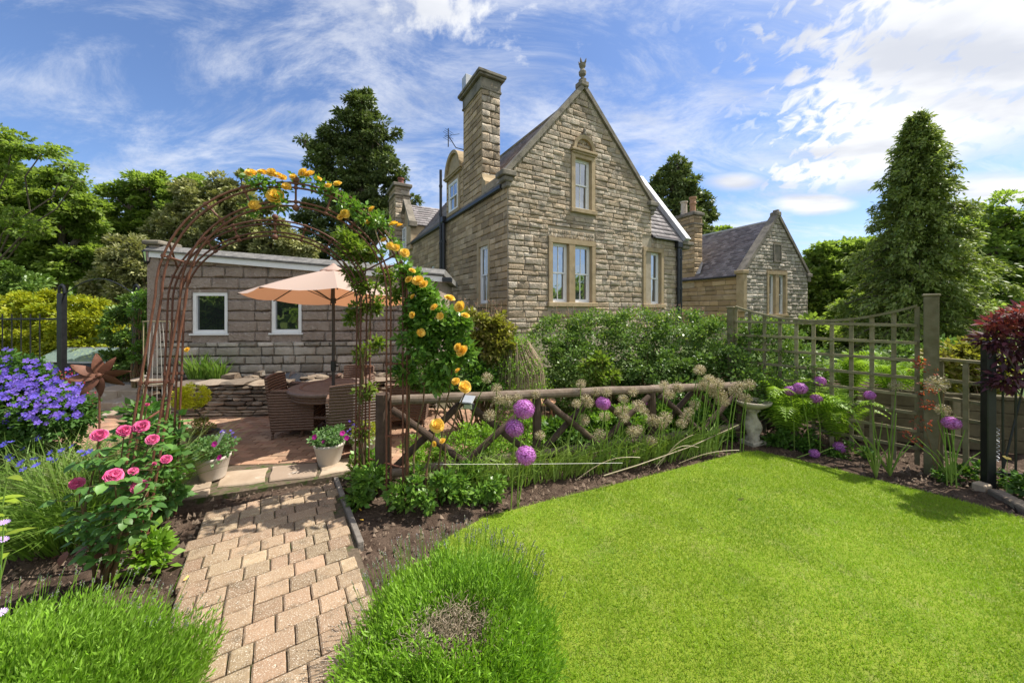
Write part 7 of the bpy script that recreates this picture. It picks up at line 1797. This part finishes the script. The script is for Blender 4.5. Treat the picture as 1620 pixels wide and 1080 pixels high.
def petals():
    fm = flower5('fallen_petal', F_yel, .018, 2, 1.6, .2); fw = flower5('fallen_petal', F_lilac, .012, 3, 1.4, .2)
    for i, (x, y, m, lab) in enumerate(((295, 914, fm, 'yellow fallen petal at the left edge of the path'), (570, 806, fm, 'pale yellow petal on the soil right of the path'), (572, 822, fm, 'yellow petal on the soil, the nearer of the two right of the path'), (233, 905, fw, 'small pale petal on the soil left of the path'))):
        p = G(x, y, .055 if x == 295 else .02); o = link('fallen_petal', m, None, p, (.3, .1, i)); tag(o, lab, 'petal')
petals()
# far belt of woodland closing the horizon
def far_wood():
    ps = []
    for k in range(120):
        a = R(-78+156*k/119); d = 62+random.uniform(-8, 14); c = (math.sin(a)*d, math.cos(a)*d, 2.2+random.uniform(-.4, 1.2)); ps.append(clumps(c, (4.0, 3, 3.8+random.uniform(-.6, .9)), 16, 420, .8, 1.4, .7, .6)[0])
    V, F, T = merge(ps); tag(link('far_woodland', npmesh('far_woodland', V, F, L_maple, np.clip(T, 0, .99))), 'continuous belt of distant green woodland around the gardens', 'woodland', kind='stuff')
far_wood()

def debris():
    n = 1500; u = RNG.random(n)*.95-.02; v = -1.8+2.95*RNG.random(n); q = np.array(PO)+np.outer(u, np.array(PU))+np.outer(v, np.array(PV)); q[:, 2] = .047
    keep = RNG.random(n) < np.where((u < .12) | (u > .82), 1.0, .35); q = q[keep]; k = len(q)
    V, F, T = leaves(q, RNG.normal(size=(k, 3))*np.array([1, 1, .15]), .005+.012*RNG.random(k)**3, .004, RNG.random(k))
    tag(link('path_debris', npmesh('path_debris', V, F, M_clod, T)), 'tiny crumbs of soil and dry leaf scattered over the brick path', 'debris', kind='stuff')
debris()

def sprays():
    for (xa, xb, ya, yb, z, n, lab) in ((640, 800, 470, 512, 5.6, 60, 'hazy reddish flower sprays in front of the corner of the tall house'), (880, 1120, 476, 500, 6.2, 46, 'thin pinkish flower stems poking above the clipped hedge')):
        base = P((xa+xb)/2, 500, z); base.z = 0; root = empty('flower_sprays', base, 0, lab, 'plant'); s = MB(); ps = []
        for k in range(n):
            p = P(random.uniform(xa, xb), random.uniform(ya, yb), z+random.uniform(-.3, .3))-base; g = Vector((p.x+random.uniform(-.05, .05), p.y, p.z-.55)); s.tube([g, g.lerp(p, .6)+Vector((random.uniform(-.03, .03), 0, 0)), p], .0035, 3, cap=False)
            q = np.array([p-(p-g)*random.uniform(0, .45)+Vector((random.gauss(0, .03), random.gauss(0, .03), random.gauss(0, .02))) for _ in range(14)]); ps.append(leaves(q, RNG.normal(size=(14, 3)), .022, .016, RNG.random(14)))
        tag(s.build('stems', L_straw, root), kind='stuff'); tag(foliage(ps, 'tiny_flowers', leafmat('dusky_pink_petal', (.30,.09,.10), (.42,.18,.19), c3=(.35,.25,.15), trans=.2, tint=.3), root), kind='stuff')
sprays()
